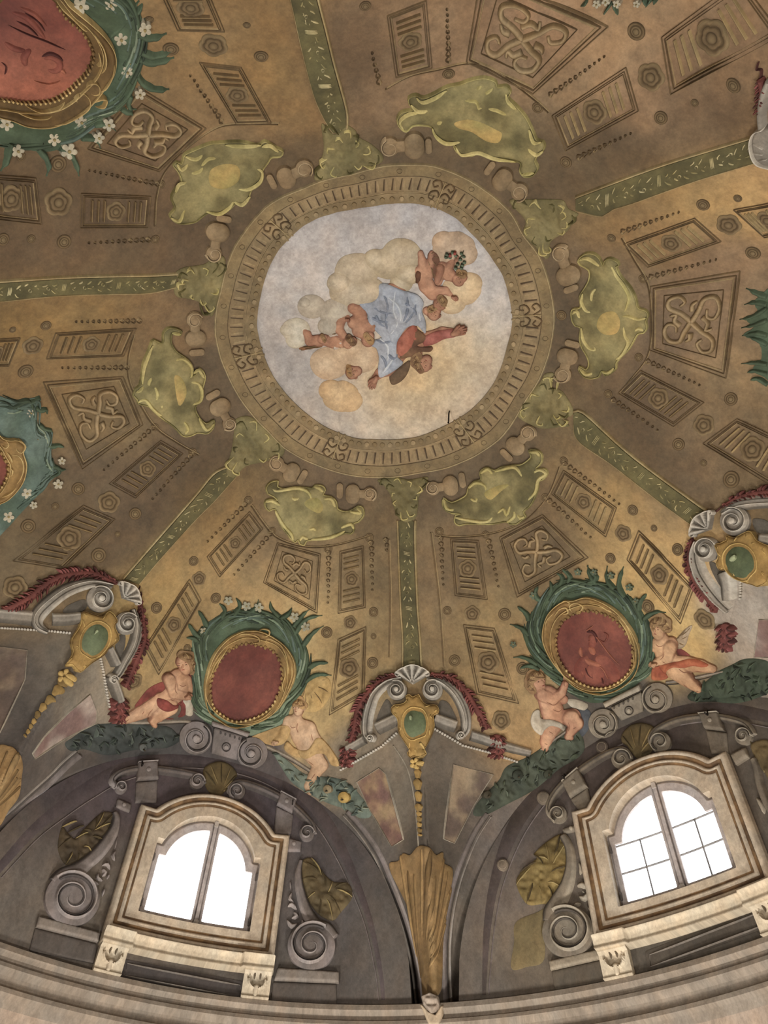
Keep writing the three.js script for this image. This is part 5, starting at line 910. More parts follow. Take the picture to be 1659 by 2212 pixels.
figure({ Z: Z7, label: 'winged cherub with an orange cloth seated right of the medallion over the right window', head: '1022,478,58', look: [-1.5, -0.45], flesh: FLESH('#a98059', '#c29a70', '#8b6040'),
  bones: ['1035,530,34 1045,560,44', '1010,565,30 1090,570,44', '1040,570,54 1060,630,58 1090,690,56', '1095,580,40 1080,640,32 1010,672,24^0.036', '1120,720,56 1180,770,44 1230,810,30 1262,835,20^0.034', '1200,690,46 1270,700,36 1340,718,22', '1100,690,58 1180,690,50', '1005,560,26 1000,600,22'], hands: ['1012,672 965,690 985,715'], creases: ['1060,600 1055,630 1035,650', '1010,560 1030,572 1055,565', '1050,660 1070,672', '1090,765 1130,790', '1180,800 1200,820', '1240,725 1290,735', '1250,840 1270,845', '1150,700 1180,725 1215,730'],
  hair: ['990,432,30 1030,420,38 1068,445,34 1078,485,24', '1005,450,20 1000,470,12'], hairCol: '#8a6a40',
  cloth: [['cloth', '985,705 1030,690 1090,670 1150,660 1200,650 1260,660 1320,690 1290,700 1230,690 1180,700 1120,690 1075,720 1070,775 985,785 975,750', VERM, 'orange-red cloth', 0.055]],
  wings: [['wing', '1115,555 1140,520 1180,480 1215,465 1195,520 1175,580 1140,605 1110,590', two('#8f7b60', '#a99579', 5), 'pale feathered wing', 0.02], ['cloth_end', '1120,600 1160,610 1205,650 1150,670', CRIMSON, 'dark red cloth behind the back', 0.015]] });
// the crown: a robed woman carried up by child angels
{
  const T = figure({ name: 'robed_woman', Z: Y1, label: 'woman in a blue mantle with arms spread, rising in the painted sky', category: 'woman', flesh: FLESH('#96674c', '#ab7b5c', '#7b4c38'), head: '990,908,44', look: [2.2, 0.2], hairCol: '#6b4a30', k: 4, g: 1.7, scale: 0.0011,
    bones: ['950,860,28 900,820,50 880,760,66 860,660,90 830,570,72', '940,800,36 1010,780,32 1080,752,28 1140,752,22', '860,860,40 800,940,34 760,960,24 735,985,18'], hands: ['1135,752 1205,728 1170,715', '742,978 712,1035 700,1000'],
    hair: ['950,870,34 940,905,30 970,945,22'],
    cloth: [['red_dress', '850,790 890,740 930,705 955,740 945,800 910,850 870,870 850,850', two('#8f4a35', '#a9624a', 7), 'red dress'], ['brown_mantle', '935,730 960,740 1000,770 1000,790 950,815 985,825 1030,825 1020,850 960,850 925,870 895,880 860,880 890,840 920,790', two('#5b3d28', '#7c5a3c', 7), 'brown shawl'], ['blue_mantle', '755,505 800,502 840,515 900,540 955,560 985,600 975,640 995,700 992,755 950,715 900,720 855,785 845,830 850,870 880,905 850,935 800,965 760,980 750,940 755,880 740,830 715,820 735,790 770,780 735,740 700,700 695,655 655,605 720,590 750,560', two('#848b98', '#a5aab2', 5, 0.35), 'pale blue mantle', 0.05], ['red_sleeve', '985,775 1040,745 1090,735 1140,735 1150,770 1090,785 1040,810 990,820', two('#8d4a3f', '#a8655a', 7), 'rose-red sleeve']],
    wings: [['cloak_end', '810,970 860,930 910,895 915,925 895,975 860,1010 820,1020', two('#54402b', '#6d563c', 6), 'dark brown cloak end', 0.03]] });
  const woman = figureTop;
  const folds = ['770,530 800,600 790,680 800,740', '840,530 830,620 850,700 800,770', '900,560 900,640 860,720', '950,590 920,660 880,700', '760,780 800,820 800,900', '790,850 830,880 850,860', '730,640 760,700 790,720', '960,640 970,700', '720,610 770,640 830,640', '700,660 760,690 820,680', '800,560 850,600 870,660 850,720', '870,580 930,620 950,660', '760,860 790,900 790,940', '830,880 800,920 770,960', '740,790 790,800 830,780'];
  folds.forEach((f, i) => part(T, 'mantle_fold', stroke(Y1(f).map((p) => [p[0], p[1], 4.4]), 4.4, i % 3 === 1 ? soft('#b9bec4') : soft('#788191'), { map: woman, h: 0.036, sink: -0.005 }), i % 3 === 1 ? 'light blue fold' : 'deep blue fold'));
  const kid = (o) => figure({ name: 'child_angel', Z: Y1, category: 'angel', k: 3, g: 1.5, scale: 0.0022, flesh: FLESH('#9c6e52', '#b58767', '#7b4c3a'), ...o });
  kid({ label: 'child angel falling head down with raised legs, right of the blue mantle', head: '1072,598,38', look: [2.3, 0.3], hair: ['1070,570,22 1095,595,24'], bones: ['985,470,38 1000,510,40 1030,550,34', '960,440,30 1000,455,34', '1040,540,28 1100,535,20 1135,565,15', '985,450,30 978,390,22 968,345,15', '1000,440,28 1020,390,20 1025,345,13'], hands: ['1132,562 1160,580 1150,550'], cloth: [['brown_cloth', '950,430 970,440 965,480 945,500 940,460', two('#54331f', '#75492e', 6), 'brown cloth']], wings: [['wing', '1005,350 1040,335 1070,370 1065,430 1050,500 1035,480 1010,420', two('#5b3a28', '#7b5138', 5), 'dark brown wing']] });
  kid({ label: 'child angel holding up a flowering twig, at the upper right of the sky', head: '1172,475,38', look: [2.6, 0.2], hair: ['1165,440,20 1190,450,22'], bones: ['1080,420,34 1110,450,34 1140,470,24', '1110,420,24 1130,385,18 1150,375,14', '1070,450,26 1060,490,20'], hands: ['1148,378 1160,350 1175,370'], cloth: [['cloth', '1055,400 1090,405 1085,450 1060,500 1040,480', two('#8a5a40', '#a3745a', 6), 'reddish cloth']] });
  kid({ label: 'small angel head peering out under the falling child angel', head: '1042,650,36', look: [2.2, 0.2], hair: ['1015,630,18 1040,620,18'], bones: ['1000,640,20 1015,650,20'] });
  kid({ label: 'child angel seen from the back beside the left edge of the blue mantle', head: '702,782,38', look: [1.9, -0.2], hairCol: '#9a7746', hair: ['690,760,20 715,790,22'], bones: ['625,700,32 670,710,36 715,725,26', '650,740,34 680,760,28', '620,625,26 660,650,30 640,690,26', '660,630,20 675,670,20'] });
  kid({ label: 'child angel with bent arm and white wing, in the left group', head: '608,800,36', look: [2.7, 0.1], hairCol: '#55351f', hair: ['600,775,22 625,800,20'], bones: ['480,790,28 530,800,34 570,810,24', '560,690,24 550,735,22 575,768,18', '575,680,20 592,672,14'], hands: ['585,675 605,690 600,665'], wings: [['wing', '490,760 540,755 580,800 575,850 530,855 500,810', two('#a8998a', '#bfb1a2', 6), 'whitish wing', 0.03]] });
  kid({ label: 'leftmost child angel with one foot kicked up, in the left group', head: '470,780,26', look: [2.7, 0], hair: ['465,765,14 480,790,12'], bones: ['440,790,26 400,795,24', '400,795,22 388,760,19 365,740,15 348,735,10', '440,800,20 470,800,18'], wings: [['wing', '345,830 400,820 450,815 470,825 420,835 360,845', two('#7a5232', '#95683f', 6), 'brown wing']] });
  kid({ label: 'single child angel head in the peach cloud below the left group', head: '628,950,40', look: [2.9, 0.3], hairCol: '#a0743f', hair: ['600,925,18 605,960,18'], bones: ['600,960,16 610,975,16'] });
  // the flowering twig
  const B = thing('flowering_twig', onRoom(985, 550).p, 'flowering twig with green leaves and red blooms in a child angel\'s hand', 'twig');
  part(B, 'stem', ribbon(Y1('1160,375 1150,350 1140,325').map((p) => [p[0], p[1], 1.2]), { w: 1.2, h: 0.08, col: '#4d5034' }));
  part(B, 'stem', ribbon(Y1('1162,375 1180,350 1190,325').map((p) => [p[0], p[1], 1.2]), { w: 1.2, h: 0.08, col: '#4d5034' }));
  for (const s of ['1105,340', '1120,355', '1135,330', '1150,345', '1180,335', '1192,350', '1175,365', '1160,390', '1185,395', '1180,410', '1150,410', '1100,355', '1195,380']) { const [x, y] = Y1(s)[0]; part(B, 'leaf', limbs([[[x - 2.4, y, 1.7], [x, y + 0.6, 2.2], ], [[x, y + 0.6, 2.2], [x + 3, y + 2, 0.6]]], { g: 0.7, k: 1, lift: 0.075, skin: 0.4, col: '#53604a' })); }
  for (const s of ['1145,333', '1120,345']) { const [x, y] = Y1(s)[0]; part(B, 'bloom', limbs([[[x, y, 3], [x + 0.5, y, 3]]], { g: 0.6, lift: 0.08, skin: 0.4, col: '#8c3d30' })); }
}
// ------------------------------------------------------------------ pendentives: painted broken pediments with shells, jewelled shields, red festoons
const STONE = two('#7d7568', '#958d80', 4, 0.3), STONE_HI = soft('#b3ab9c', 0.06), STONE_LO = soft('#5b5449', 0.1), STONE_WARM = two('#7a6d59', '#90836c', 3, 0.3), VOID = soft('#564f44', 0.12), SWAG = two('#54241d', '#74392f', 6, 0.3), SWAG_HI = soft('#844640', 0.1), SWAG_LO = soft('#47201a', 0.1), MUST = two('#7f6228', '#a5833e', 5, 0.3), MUST_HI = soft('#b9994f', 0.08), JADE = two('#4a5636', '#657150', 2.5, 0.3);
const xyw = (Z, t) => Z(t).map((p) => [p[0], p[1], p[2]]);
const spiral = (x, y, r, turns, start, dir, w0 = 3, w1 = 1.2) => Array.from({ length: 64 }, (_, q) => { const t = q / 63, a = start + dir * t * turns * 6.283, rr = r * (1 - 0.88 * t); return [x + rr * Math.cos(a), y + rr * Math.sin(a), mix(w0, w1, t)]; });
function volute(T, Z, t, dir = 1, start = 0, tones = [STONE, STONE_HI, STONE_LO]) {
  const [x, y, r] = Z(t)[0];
  const v = part(T, 'volute', limbs([[[x, y, r], [x + 0.1, y, r]]], { g: 2, lift: 0.02, scale: 0.0007, col: tones[0] }));
  part(v, 'spiral', ribbon(spiral(x, y, r * 0.97, 1.9, start, dir), { w: 2.6, h: 0.095, sink: -0.02, straight: true, col: tones[1] }), 'pale spiral ridge');
  part(v, 'spiral', ribbon(spiral(x, y, r * 0.86, 1.9, start, dir, 1.6, 0.8), { w: 1.5, h: 0.09, sink: -0.02, straight: true, col: tones[2] }), 'dark spiral groove');
  part(v, 'rosebud', limbs([[[x, y, r * 0.24], [x + 0.5, y, r * 0.2]]], { g: 1.5, lift: 0.08, scale: 0.003, skin: 0.4, col: tones[1] }));
  return v;
}
function scrollArm(T, Z, t, tones = [STONE, STONE_HI, STONE_LO]) {
  const L = xyw(Z, t), A = part(T, 'scroll_arm', ribbon(L, { w: 14, h: 0.06, sections: 9, col: (x, y, d, p, s) => (s < -0.62 ? tones[1] : s > 0.5 ? tones[2] : tones[0])(x, y, d, p) }));
  const off = (k) => spline(L).map((p, i, a) => { const q = a[Math.min(a.length - 1, i + 1)], o = a[Math.max(0, i - 1)], dx = q[0] - o[0], dy = q[1] - o[1], l = Math.hypot(dx, dy) || 1; return [p[0] - dy / l * p[2] * k, p[1] + dx / l * p[2] * k, 1.7]; });
  part(A, 'arm_ridge', ribbon(off(0.3), { w: 1.7, h: 0.085, sink: -0.02, straight: true, col: tones[1] }));
  part(A, 'arm_groove', ribbon(off(-0.25), { w: 1.6, h: 0.075, sink: -0.02, straight: true, col: tones[2] }));
}
function pediment({ Z, shell, vols, arms, rolls, voids = [], beads = [], label }) {
  const [sx, sy, sr, sa] = [...Z(shell.at)[0], shell.dir];
  const T = thing('scrolled_pediment', onVault(sx, sy).p, label, 'pediment');
  for (const v of voids) part(T, 'recess', patch(Z(v), { h: 0.004, base: 0.006, edge: 4, col: VOID }), 'dark hollow behind the scrolls');
  for (const r of rolls) { const L = xyw(Z, r), w = part(T, 'roll', ribbon(L, { w: L[0][2], h: 0.07, sections: 9, col: (x, y, d, p, s) => (s < -0.35 ? STONE_HI : s > 0.4 ? STONE_LO : STONE)(x, y, d, p) })); void w; }
  for (const a of arms) scrollArm(T, Z, a);
  for (const [t, dir, st] of vols) volute(T, Z, t, dir, st);
  // shell with flutes and a scalloped edge
  const S_ = part(T, 'shell', field({ box: [sx - sr * 1.3, sy - sr * 1.3, sx + sr * 1.3, sy + sr * 1.3], g: 2, col: (x, y, d, p) => { const a = Math.atan2(y - sy, x - sx) - sa; return (Math.cos(a * 14) > 0.2 ? STONE_HI : Math.cos(a * 14) < -0.6 ? STONE_LO : STONE)(x, y, d, p); }, sd: (x, y) => { const dx = x - sx, dy = y - sy, r = Math.hypot(dx, dy); let a = Math.atan2(dy, dx) - sa; a = Math.atan2(Math.sin(a), Math.cos(a)); return Math.max(r - sr * (0.96 + 0.05 * Math.abs(Math.cos(a * 3.5))), (Math.abs(a) - 1.05) * r * 0.8); }, h: (x, y) => { const a = Math.atan2(y - sy, x - sx) - sa; return 0.075 + 0.018 * Math.cos(a * 14); } }), 'fluted pale shell');
  part(S_, 'shell_lip', ribbon(Array.from({ length: 26 }, (_, i) => { const a = sa - 1.02 + 2.04 * i / 25, r = sr * (0.97 + 0.05 * Math.abs(Math.cos((a - sa) * 3.5))); return [sx + r * Math.cos(a), sy + r * Math.sin(a), 1.8]; }), { w: 1.8, h: 0.1, straight: true, sink: -0.02, col: soft('#c3baa9') }), 'white shell edge');
  for (const e of [-1, 1]) { const a = sa + e * 1.0, q = [sx + sr * 0.9 * Math.cos(a), sy + sr * 0.9 * Math.sin(a)]; part(S_, 'shell_curl', ribbon(spiral(q[0], q[1], sr * 0.17, 1.1, sa, e, 1.8, 1), { w: 1.8, h: 0.1, straight: true, sink: -0.02, col: STONE_HI })); }
  for (const b of beads) {
    const L = Z(b), n = []; for (let i = 0; i < L.length - 1; i++) { const l = Math.hypot(L[i + 1][0] - L[i][0], L[i + 1][1] - L[i][1]), m = Math.max(1, Math.round(l / 6)); for (let k = 0; k < m; k++) n.push([mix(L[i][0], L[i + 1][0], k / m), mix(L[i][1], L[i + 1][1], k / m)]); }
    for (const [x, y] of n) part(T, 'bead', limbs([[[x, y, 2.4], [x + 0.6, y, 2.4]]], { g: 1.5, lift: 0.015, skin: 0.4, col: STONE_HI }));
  }
  return T;
}
function swag(Z, line, label, tasselAt, tasselLabel) {
  const L = spline(xyw(Z, line), false, 6), T = thing('red_festoon', onVault(...L[Math.floor(L.length / 2)]).p, label, 'festoon', null);
  part(T, 'core', ribbon(L.map((p) => [p[0], p[1], p[2] * 0.7]), { w: 6, h: 0.05, straight: true, sections: 7, col: SWAG }));
  seed = 55;
  for (let i = 1; i < L.length - 1; i++) for (const s of [-1, 1]) {
    const a = L[i], b = L[i - 1], dx = b[0] - a[0], dy = b[1] - a[1], l = Math.hypot(dx, dy) || 1, w = a[2], ux = dx / l, uy = dy / l, nx = -uy * s, ny = ux * s, j = 0.45 + 0.8 * rnd(); if (rnd() < 0.15) continue;
    part(T, 'leaf', stroke([[a[0] + ux * 4 + nx * w * 0.1, a[1] + uy * 4 + ny * w * 0.1, 2.2], [a[0] + nx * w * 0.7 * j, a[1] + ny * w * 0.7 * j, 3.4], [a[0] - ux * 7 + nx * w * 1.15 * j, a[1] - uy * 7 + ny * w * 1.15 * j, 1.4]], 3.2, [SWAG, SWAG_HI, SWAG_LO, SWAG][Math.floor(rnd() * 4)], { h: 0.07, sink: 0 }));
  }
  const e = L[0], f = L[2];                                        // ribbon end
  part(T, 'ribbon_end', ribbon([[e[0], e[1], 1.8], [e[0] - (f[0] - e[0]) * 0.9 + 4, e[1] - (f[1] - e[1]) * 0.9 - 6, 1.6], [e[0] - (f[0] - e[0]) * 1.8 - 3, e[1] - (f[1] - e[1]) * 1.8 + 2, 1.4], [e[0] - (f[0] - e[0]) * 2.6 + 3, e[1] - (f[1] - e[1]) * 2.6 - 4, 1.2]], { w: 1.7, h: 0.03, col: SWAG_LO }));
  if (tasselAt) {
    const [x, y, r] = Z(tasselAt)[0], Q = thing('leaf_tassel', onVault(x, y).p, tasselLabel, 'tassel');
    part(Q, 'core', limbs([[[x, y - r * 0.5, r * 0.5], [x, y + r * 0.45, r * 0.62]]], { g: 2.4, col: SWAG }));
    for (let k = 0; k < 26; k++) { const row = Math.floor(k / 7), a = -1.2 + (k % 7) * 0.4 + (row % 2) * 0.2, y0 = y - r * 0.8 + row * r * 0.5, sx = Math.sin(a), cx = Math.cos(a) * 0.7; part(Q, 'leaf', stroke([[x + sx * r * 0.2, y0, 2], [x + sx * r * 0.6, y0 + cx * r * 0.3, 3.6], [x + sx * r * 0.98, y0 + cx * r * 0.75 + 3, 1]], 3.4, [SWAG, SWAG_HI, SWAG_LO][k % 3], { h: 0.085, sink: 0 })); }
  }
}
function jewelShield({ Z, outline, jewel, label, pend = '', pendLabel }) {
  const o = Z(outline), [j0, j1] = Z(jewel), T = thing('jewelled_shield', onVault(j0[0], j0[1]).p, label, 'shield');
  part(T, 'gilt_frame', patch(o, { h: 0.05, base: 0.06, edge: 9, g: 2.4, col: MUST }));
  part(T, 'frame_edge', ribbon(o.map((p) => [p[0], p[1], 1.7]), { w: 1.7, h: 0.09, closed: true, step: 5, col: two('#6b5020', '#b9994f', 8, 0.2) }));
  const ecx = mix(j0[0], j1[0], 0.5), ecy = mix(j0[1], j1[1], 0.5), el = Math.hypot(j1[0] - j0[0], j1[1] - j0[1]), eux = (j1[0] - j0[0]) / el, euy = (j1[1] - j0[1]) / el, ea = (j0[2] + j1[2]) / 2 * 1.06, eb = el / 2 + (j0[2] + j1[2]) / 2 * 1.02;
  const egg = (x, y) => { const s = ((x - ecx) * eux + (y - ecy) * euy) / eb, c = ((x - ecx) * -euy + (y - ecy) * eux) / (ea * (1 - 0.12 * s)); return Math.hypot(s, c); };
  const J_ = part(T, 'jewel', field({ box: [ecx - eb - 3, ecy - eb - 3, ecx + eb + 3, ecy + eb + 3], g: 2.2, sd: (x, y) => (egg(x, y) - 1) * ea, h: (x, y) => 0.085 + 0.05 * Math.sqrt(Math.max(0, 1 - egg(x, y) ** 2)), col: JADE }), 'dull green oval stone');
  part(J_, 'glint', limbs([[[mix(j0[0], j1[0], -0.1) - 3, mix(j0[1], j1[1], -0.1), 3], [mix(j0[0], j1[0], 0.1) - 3, mix(j0[1], j1[1], 0.1), 2]]], { g: 1.5, lift: 0.15, skin: 0.3, col: soft('#8f9a74') }));
  const rim = Array.from({ length: 40 }, (_, i) => { const a = i / 40 * 6.283, s = Math.cos(a) * (eb + 2), c = Math.sin(a) * (ea + 2) * (1 - 0.12 * Math.cos(a)); return [ecx + eux * s - euy * c, ecy + euy * s + eux * c, 2]; });
  part(T, 'bezel', ribbon(rim, { w: 2, h: 0.125, closed: true, straight: true, sink: -0.02, col: MUST_HI }));
  for (let i = 0; i < o.length; i += 2) part(T, 'scroll', stroke([[o[i][0], o[i][1], 2], [mix(o[i][0], j0[0], 0.2), mix(o[i][1], j0[1], 0.2), 2.4], [mix(o[i][0], o[(i + 1) % o.length][0], 0.6), mix(o[i][1], o[(i + 1) % o.length][1], 0.6), 1.6]], 2.2, MUST_HI, { h: 0.12, sink: -0.02 }));
  if (pend) {
    const L = xyw(Z, pend), D = thing('pendant_chain', onVault(L[0][0], L[0][1]).p, pendLabel, 'pendant');
    L.forEach((p, i) => { const n = L[i + 1] ?? p; part(D, i < 5 ? 'husk' : 'bead', limbs([[[p[0], p[1], p[2]], [mix(p[0], n[0], 0.45), mix(p[1], n[1], 0.45), p[2] * 0.55]]], { g: 1.5, lift: 0.02, scale: 0.002, col: i % 2 ? MUST : two('#6b5323', '#8f7236', 8) })); if (i === 0) for (let k = 0; k < 5; k++) part(D, 'petal', limbs([[[p[0] + p[2] * 0.7 * Math.cos(k * 1.257), p[1] + p[2] * 0.7 * Math.sin(k * 1.257), p[2] * 0.38], [p[0] + p[2] * 0.5 * Math.cos(k * 1.257), p[1] + p[2] * 0.5 * Math.sin(k * 1.257), p[2] * 0.3]]], { g: 1.6, lift: 0.06, skin: 0.4, col: MUST_HI })); });
  }
}
// the grey skin of the pendentives, below the painted pediments
const PENDS = [
  [PX, '720,1690 762,1655 830,1615 880,1570 930,1570 1000,1612 1060,1640 1140,1652 1100,1690 1060,1760 1030,1840 1000,1940 978,2040 965,2120 962,2170 905,2170 890,2080 870,1980 840,1880 800,1790 760,1730', 'near spandrel'],
  [PX, '-20,1355 60,1360 150,1372 215,1420 238,1560 190,1590 150,1610 120,1660 60,1740 -20,1820', 'left spandrel'],
  [PX, '1600,1200 1680,1180 1680,1420 1590,1440 1570,1380 1590,1290', 'right spandrel']];
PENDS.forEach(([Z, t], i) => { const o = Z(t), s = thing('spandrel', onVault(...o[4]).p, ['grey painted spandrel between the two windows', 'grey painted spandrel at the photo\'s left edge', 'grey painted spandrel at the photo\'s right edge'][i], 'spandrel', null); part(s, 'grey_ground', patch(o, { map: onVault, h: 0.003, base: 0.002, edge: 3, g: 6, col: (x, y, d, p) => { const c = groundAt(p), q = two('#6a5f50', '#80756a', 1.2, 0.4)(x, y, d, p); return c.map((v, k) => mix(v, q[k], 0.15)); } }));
  if (i === 0) { for (const l of ['850,1610 880,1660 896,1730 905,1835']) part(s, 'painted_edge', ribbon(PX(l).map((p) => [...p, 2.2]), { map: onVault, w: 2.2, h: 0.012, col: '#908674' }), 'pale edge line'); } });
const MARBLE_A = two('#6f5148', '#a1865f', 4, 0.2), MARBLE_B = two('#5d4d42', '#8d7a5f', 4, 0.2), MARBLE_C = two('#775d56', '#a09082', 3.4, 0.2);
[[Z2, '525,330 640,258 675,290 765,625 705,662 590,470', MARBLE_A, 'left marbled panel of the spandrel between the windows'], [Z2, '1015,240 1220,292 1120,450 1020,645 965,622', MARBLE_B, 'right marbled panel of the spandrel between the windows'], [Z4, '535,965 575,1070 570,1140 400,1220 205,1350 190,1320 260,1220 400,1080', MARBLE_C, 'pink marbled panel of the left spandrel'], [Z4, '-20,680 165,705 150,880 0,1200 -20,1210', MARBLE_B, 'grey marbled panel at the photo\'s left edge'], [Z7, '1610,430 1680,430 1680,650 1580,650', MARBLE_C, 'pink marbled panel at the photo\'s right edge']].forEach(([Z, t, col, label]) => {
  const o = Z(t), T = thing('marbled_panel', onVault(...o[0]).p, label, 'panel');
  part(T, 'marbling', field({ map: onVault, box: boxOf(o), g: 3.5, sd: polySd(o), h: 0.012, col }));
  part(T, 'panel_edge', ribbon(o.map((p) => [...p, 1.3]), { map: onVault, w: 1.3, h: 0.02, closed: true, straight: true, col: '#8f8573' }), 'thin pale outline');
});
pediment({ Z: Z6, label: 'grey scrolled pediment with a shell, over the spandrel between the windows', shell: { at: '708,365,150', dir: -Math.PI / 2 },
  voids: ['500,480 540,530 575,590 560,615 430,680 415,660 450,560', '930,490 990,510 1040,600 1050,650 900,600 910,540'],
  rolls: ['425,715,55 500,680,55 590,635,52', '880,640,52 960,670,55 1050,700,52', '195,875,42 260,840,40 330,800,40', '1165,770,45 1300,810,45 1450,860,42 1640,910,34'],
  arms: ['620,325,22 510,355,36 410,440,46 365,550,50 345,660,48 350,760,40 390,810,26', '820,325,22 930,345,36 1030,420,46 1095,520,50 1125,620,48 1125,720,42 1085,785,24'],
  vols: [['585,415,78', 1, -2], ['865,415,80', -1, -1.1], ['385,790,32', -1, 1], ['1085,770,32', 1, 2]],
  beads: ['140,1040 300,950 460,860 595,740', '880,722 1000,790 1100,850 1300,900 1550,985'] });
pediment({ Z: Z4, label: 'grey scrolled pediment with a shell, left of the seated cherub', shell: { at: '725,395,100', dir: -0.72 },
  voids: ['400,440 500,400 520,440 480,480 380,480', '690,640 745,610 740,700 700,760'],
  rolls: ['0,495,48 100,505,48 195,515,48', '310,520,40 390,520,40 480,510,38', '640,690,34 665,740,34 690,790,34', '650,850,40 680,920,38 710,1000,36'],
  arms: ['665,320,20 540,305,34 400,345,44 290,425,48 225,500,48 230,560,36 285,600,18', '790,460,18 815,560,32 795,670,36 740,770,32 690,850,28 640,870,18'],
  vols: [['592,400,80', 1, -2], ['745,545,68', -1, -0.6], ['660,870,28', -1, 0]],
  beads: ['0,570 150,580 290,590 430,605', '590,740 610,830 630,950 650,1050'] });
pediment({ Z: R1, label: 'grey scrolled pediment with a shell at the photo\'s right edge', shell: { at: '1170,1150,160', dir: -2.45 },
  voids: ['1530,1060 1659,1080 1659,1180 1560,1170', '1150,1430 1230,1470 1290,1560 1280,1690 1180,1540'],
  rolls: ['1290,1520,70 1320,1620,70 1330,1760,66', '1600,1240,60 1700,1250,60'],
  arms: ['1280,1010,40 1400,940,60 1550,910,66 1700,900,66', '1060,1260,40 1030,1380,66 1060,1520,76 1130,1640,76 1230,1760,66 1330,1850,40'],
  vols: [['1385,1080,128', 1, -2], ['1140,1325,108', -1, -0.4]],
  beads: ['1430,1590 1430,1700 1420,1780'] });
{ // tip of the pediment at the right edge, under the upper right rib
  const T = thing('scrolled_pediment', onVault(1645, 290).p, 'grey shell tip of a pediment at the right edge, under the upper right rib', 'pediment');
  part(T, 'shell', patch(PX('1659,268 1640,275 1630,295 1632,325 1645,345 1680,352 1690,270'), { h: 0.05, edge: 8, g: 2.4, col: STONE }), 'fluted pale shell');
  part(T, 'shell_lip', ribbon(PX('1659,270,2.4 1640,277,2.4 1631,297,2.4 1633,325,2.4 1646,344,2.4 1675,352,2.4'), { w: 2.4, h: 0.08, col: soft('#c3baa9') }), 'white shell edge');
  part(T, 'scroll_arm', ribbon(PX('1652,275,8 1650,240,9 1656,200,9 1668,170,9'), { w: 9, h: 0.06, sections: 7, col: STONE }));
  for (const e of ['1640,300,1.6 1660,310,1.6', '1638,318,1.6 1660,322,1.6', '1650,335,1.6 1668,332,1.6']) part(T, 'shell_flute', ribbon(PX(e), { w: 1.6, h: 0.075, straight: true, col: STONE_HI }));
}
swag(Z6, '590,295,26 450,340,34 360,430,40 295,520,42 265,600,42 255,680,40 238,760,34 212,820,24', 'dark red leaf festoon on the left of the pediment between the windows', '192,925,75', 'dark red leaf tassel left of the pediment between the windows');
swag(Z6, '845,290,26 960,300,34 1060,350,40 1140,440,42 1200,540,42 1250,620,40 1290,720,26', 'dark red leaf festoon on the right of the pediment between the windows', '1370,845,88', 'spiky red leaf tassel right of the pediment between the windows');
swag(Z4, '700,300,18 640,285,26 560,250,32 450,248,36 350,270,38 250,330,38 180,390,38 90,440,38 -20,490,38', 'dark red leaf festoon over the left-hand pediment');
swag(Z4, '835,400,14 848,520,20 856,640,26 820,740,28 770,850,28 740,920,22', 'dark red leaf festoon between the left pediment and the seated cherub', '705,1050,72', 'red leaf tassel by the feet of the seated cherub');
swag(R1, '1280,950,24 1380,890,36 1500,850,44 1620,830,50 1740,820,50', 'dark red leaf festoon over the pediment at the right edge');
swag(R1, '1000,1230,20 985,1360,36 990,1500,44 1060,1640,50 1140,1740,50 1230,1850,48', 'dark red leaf festoon left of the pediment at the right edge', '1295,2075,110', 'dark red leaf tassel right of the winged cherub');
swag(PX, '1646,165,9 1652,190,10 1648,215,8 1644,240,6', 'short dark red festoon at the right edge above the shell tip');
jewelShield({ Z: Z6, label: 'gilt shield with a green oval stone between the windows', outline: '560,605 545,570 570,540 640,530 670,500 660,470 690,460 720,480 760,460 775,500 820,540 890,540 915,575 900,605 870,620 875,700 860,760 820,840 790,890 800,930 770,955 740,940 710,955 685,920 700,890 660,830 610,750 600,650', jewel: '730,655,90 735,735,72', pend: '748,1000,42 755,1065,24 755,1150,30 762,1240,24 765,1340,26 768,1390,15 770,1430,15 770,1475,13 772,1520,13 775,1562,11', pendLabel: 'gilt pendant chain hanging below the shield between the windows' });
jewelShield({ Z: Z4, label: 'gilt shield with a green oval stone on the left-hand pediment', outline: '480,480 540,495 600,510 640,480 680,530 665,565 690,640 630,690 600,730 520,780 450,830 430,800 390,800 410,770 430,720 420,650 470,560', jewel: '560,615,78 525,680,58', pend: '385,870,42 345,940,24 300,1000,22 262,1045,20 230,1090,16 208,1130,12 190,1160,10 175,1190,9 155,1220,8', pendLabel: 'gilt pendant chain hanging below the left-hand shield' });
jewelShield({ Z: R1, label: 'gilt shield with a green oval stone at the photo\'s right edge', outline: '1240,1290 1290,1270 1340,1250 1330,1210 1400,1230 1480,1190 1530,1170 1560,1200 1590,1250 1640,1280 1700,1320 1720,1480 1690,1580 1659,1640 1560,1620 1480,1600 1420,1560 1350,1500 1280,1500 1250,1440 1270,1380', jewel: '1450,1410,112 1490,1470,118' });
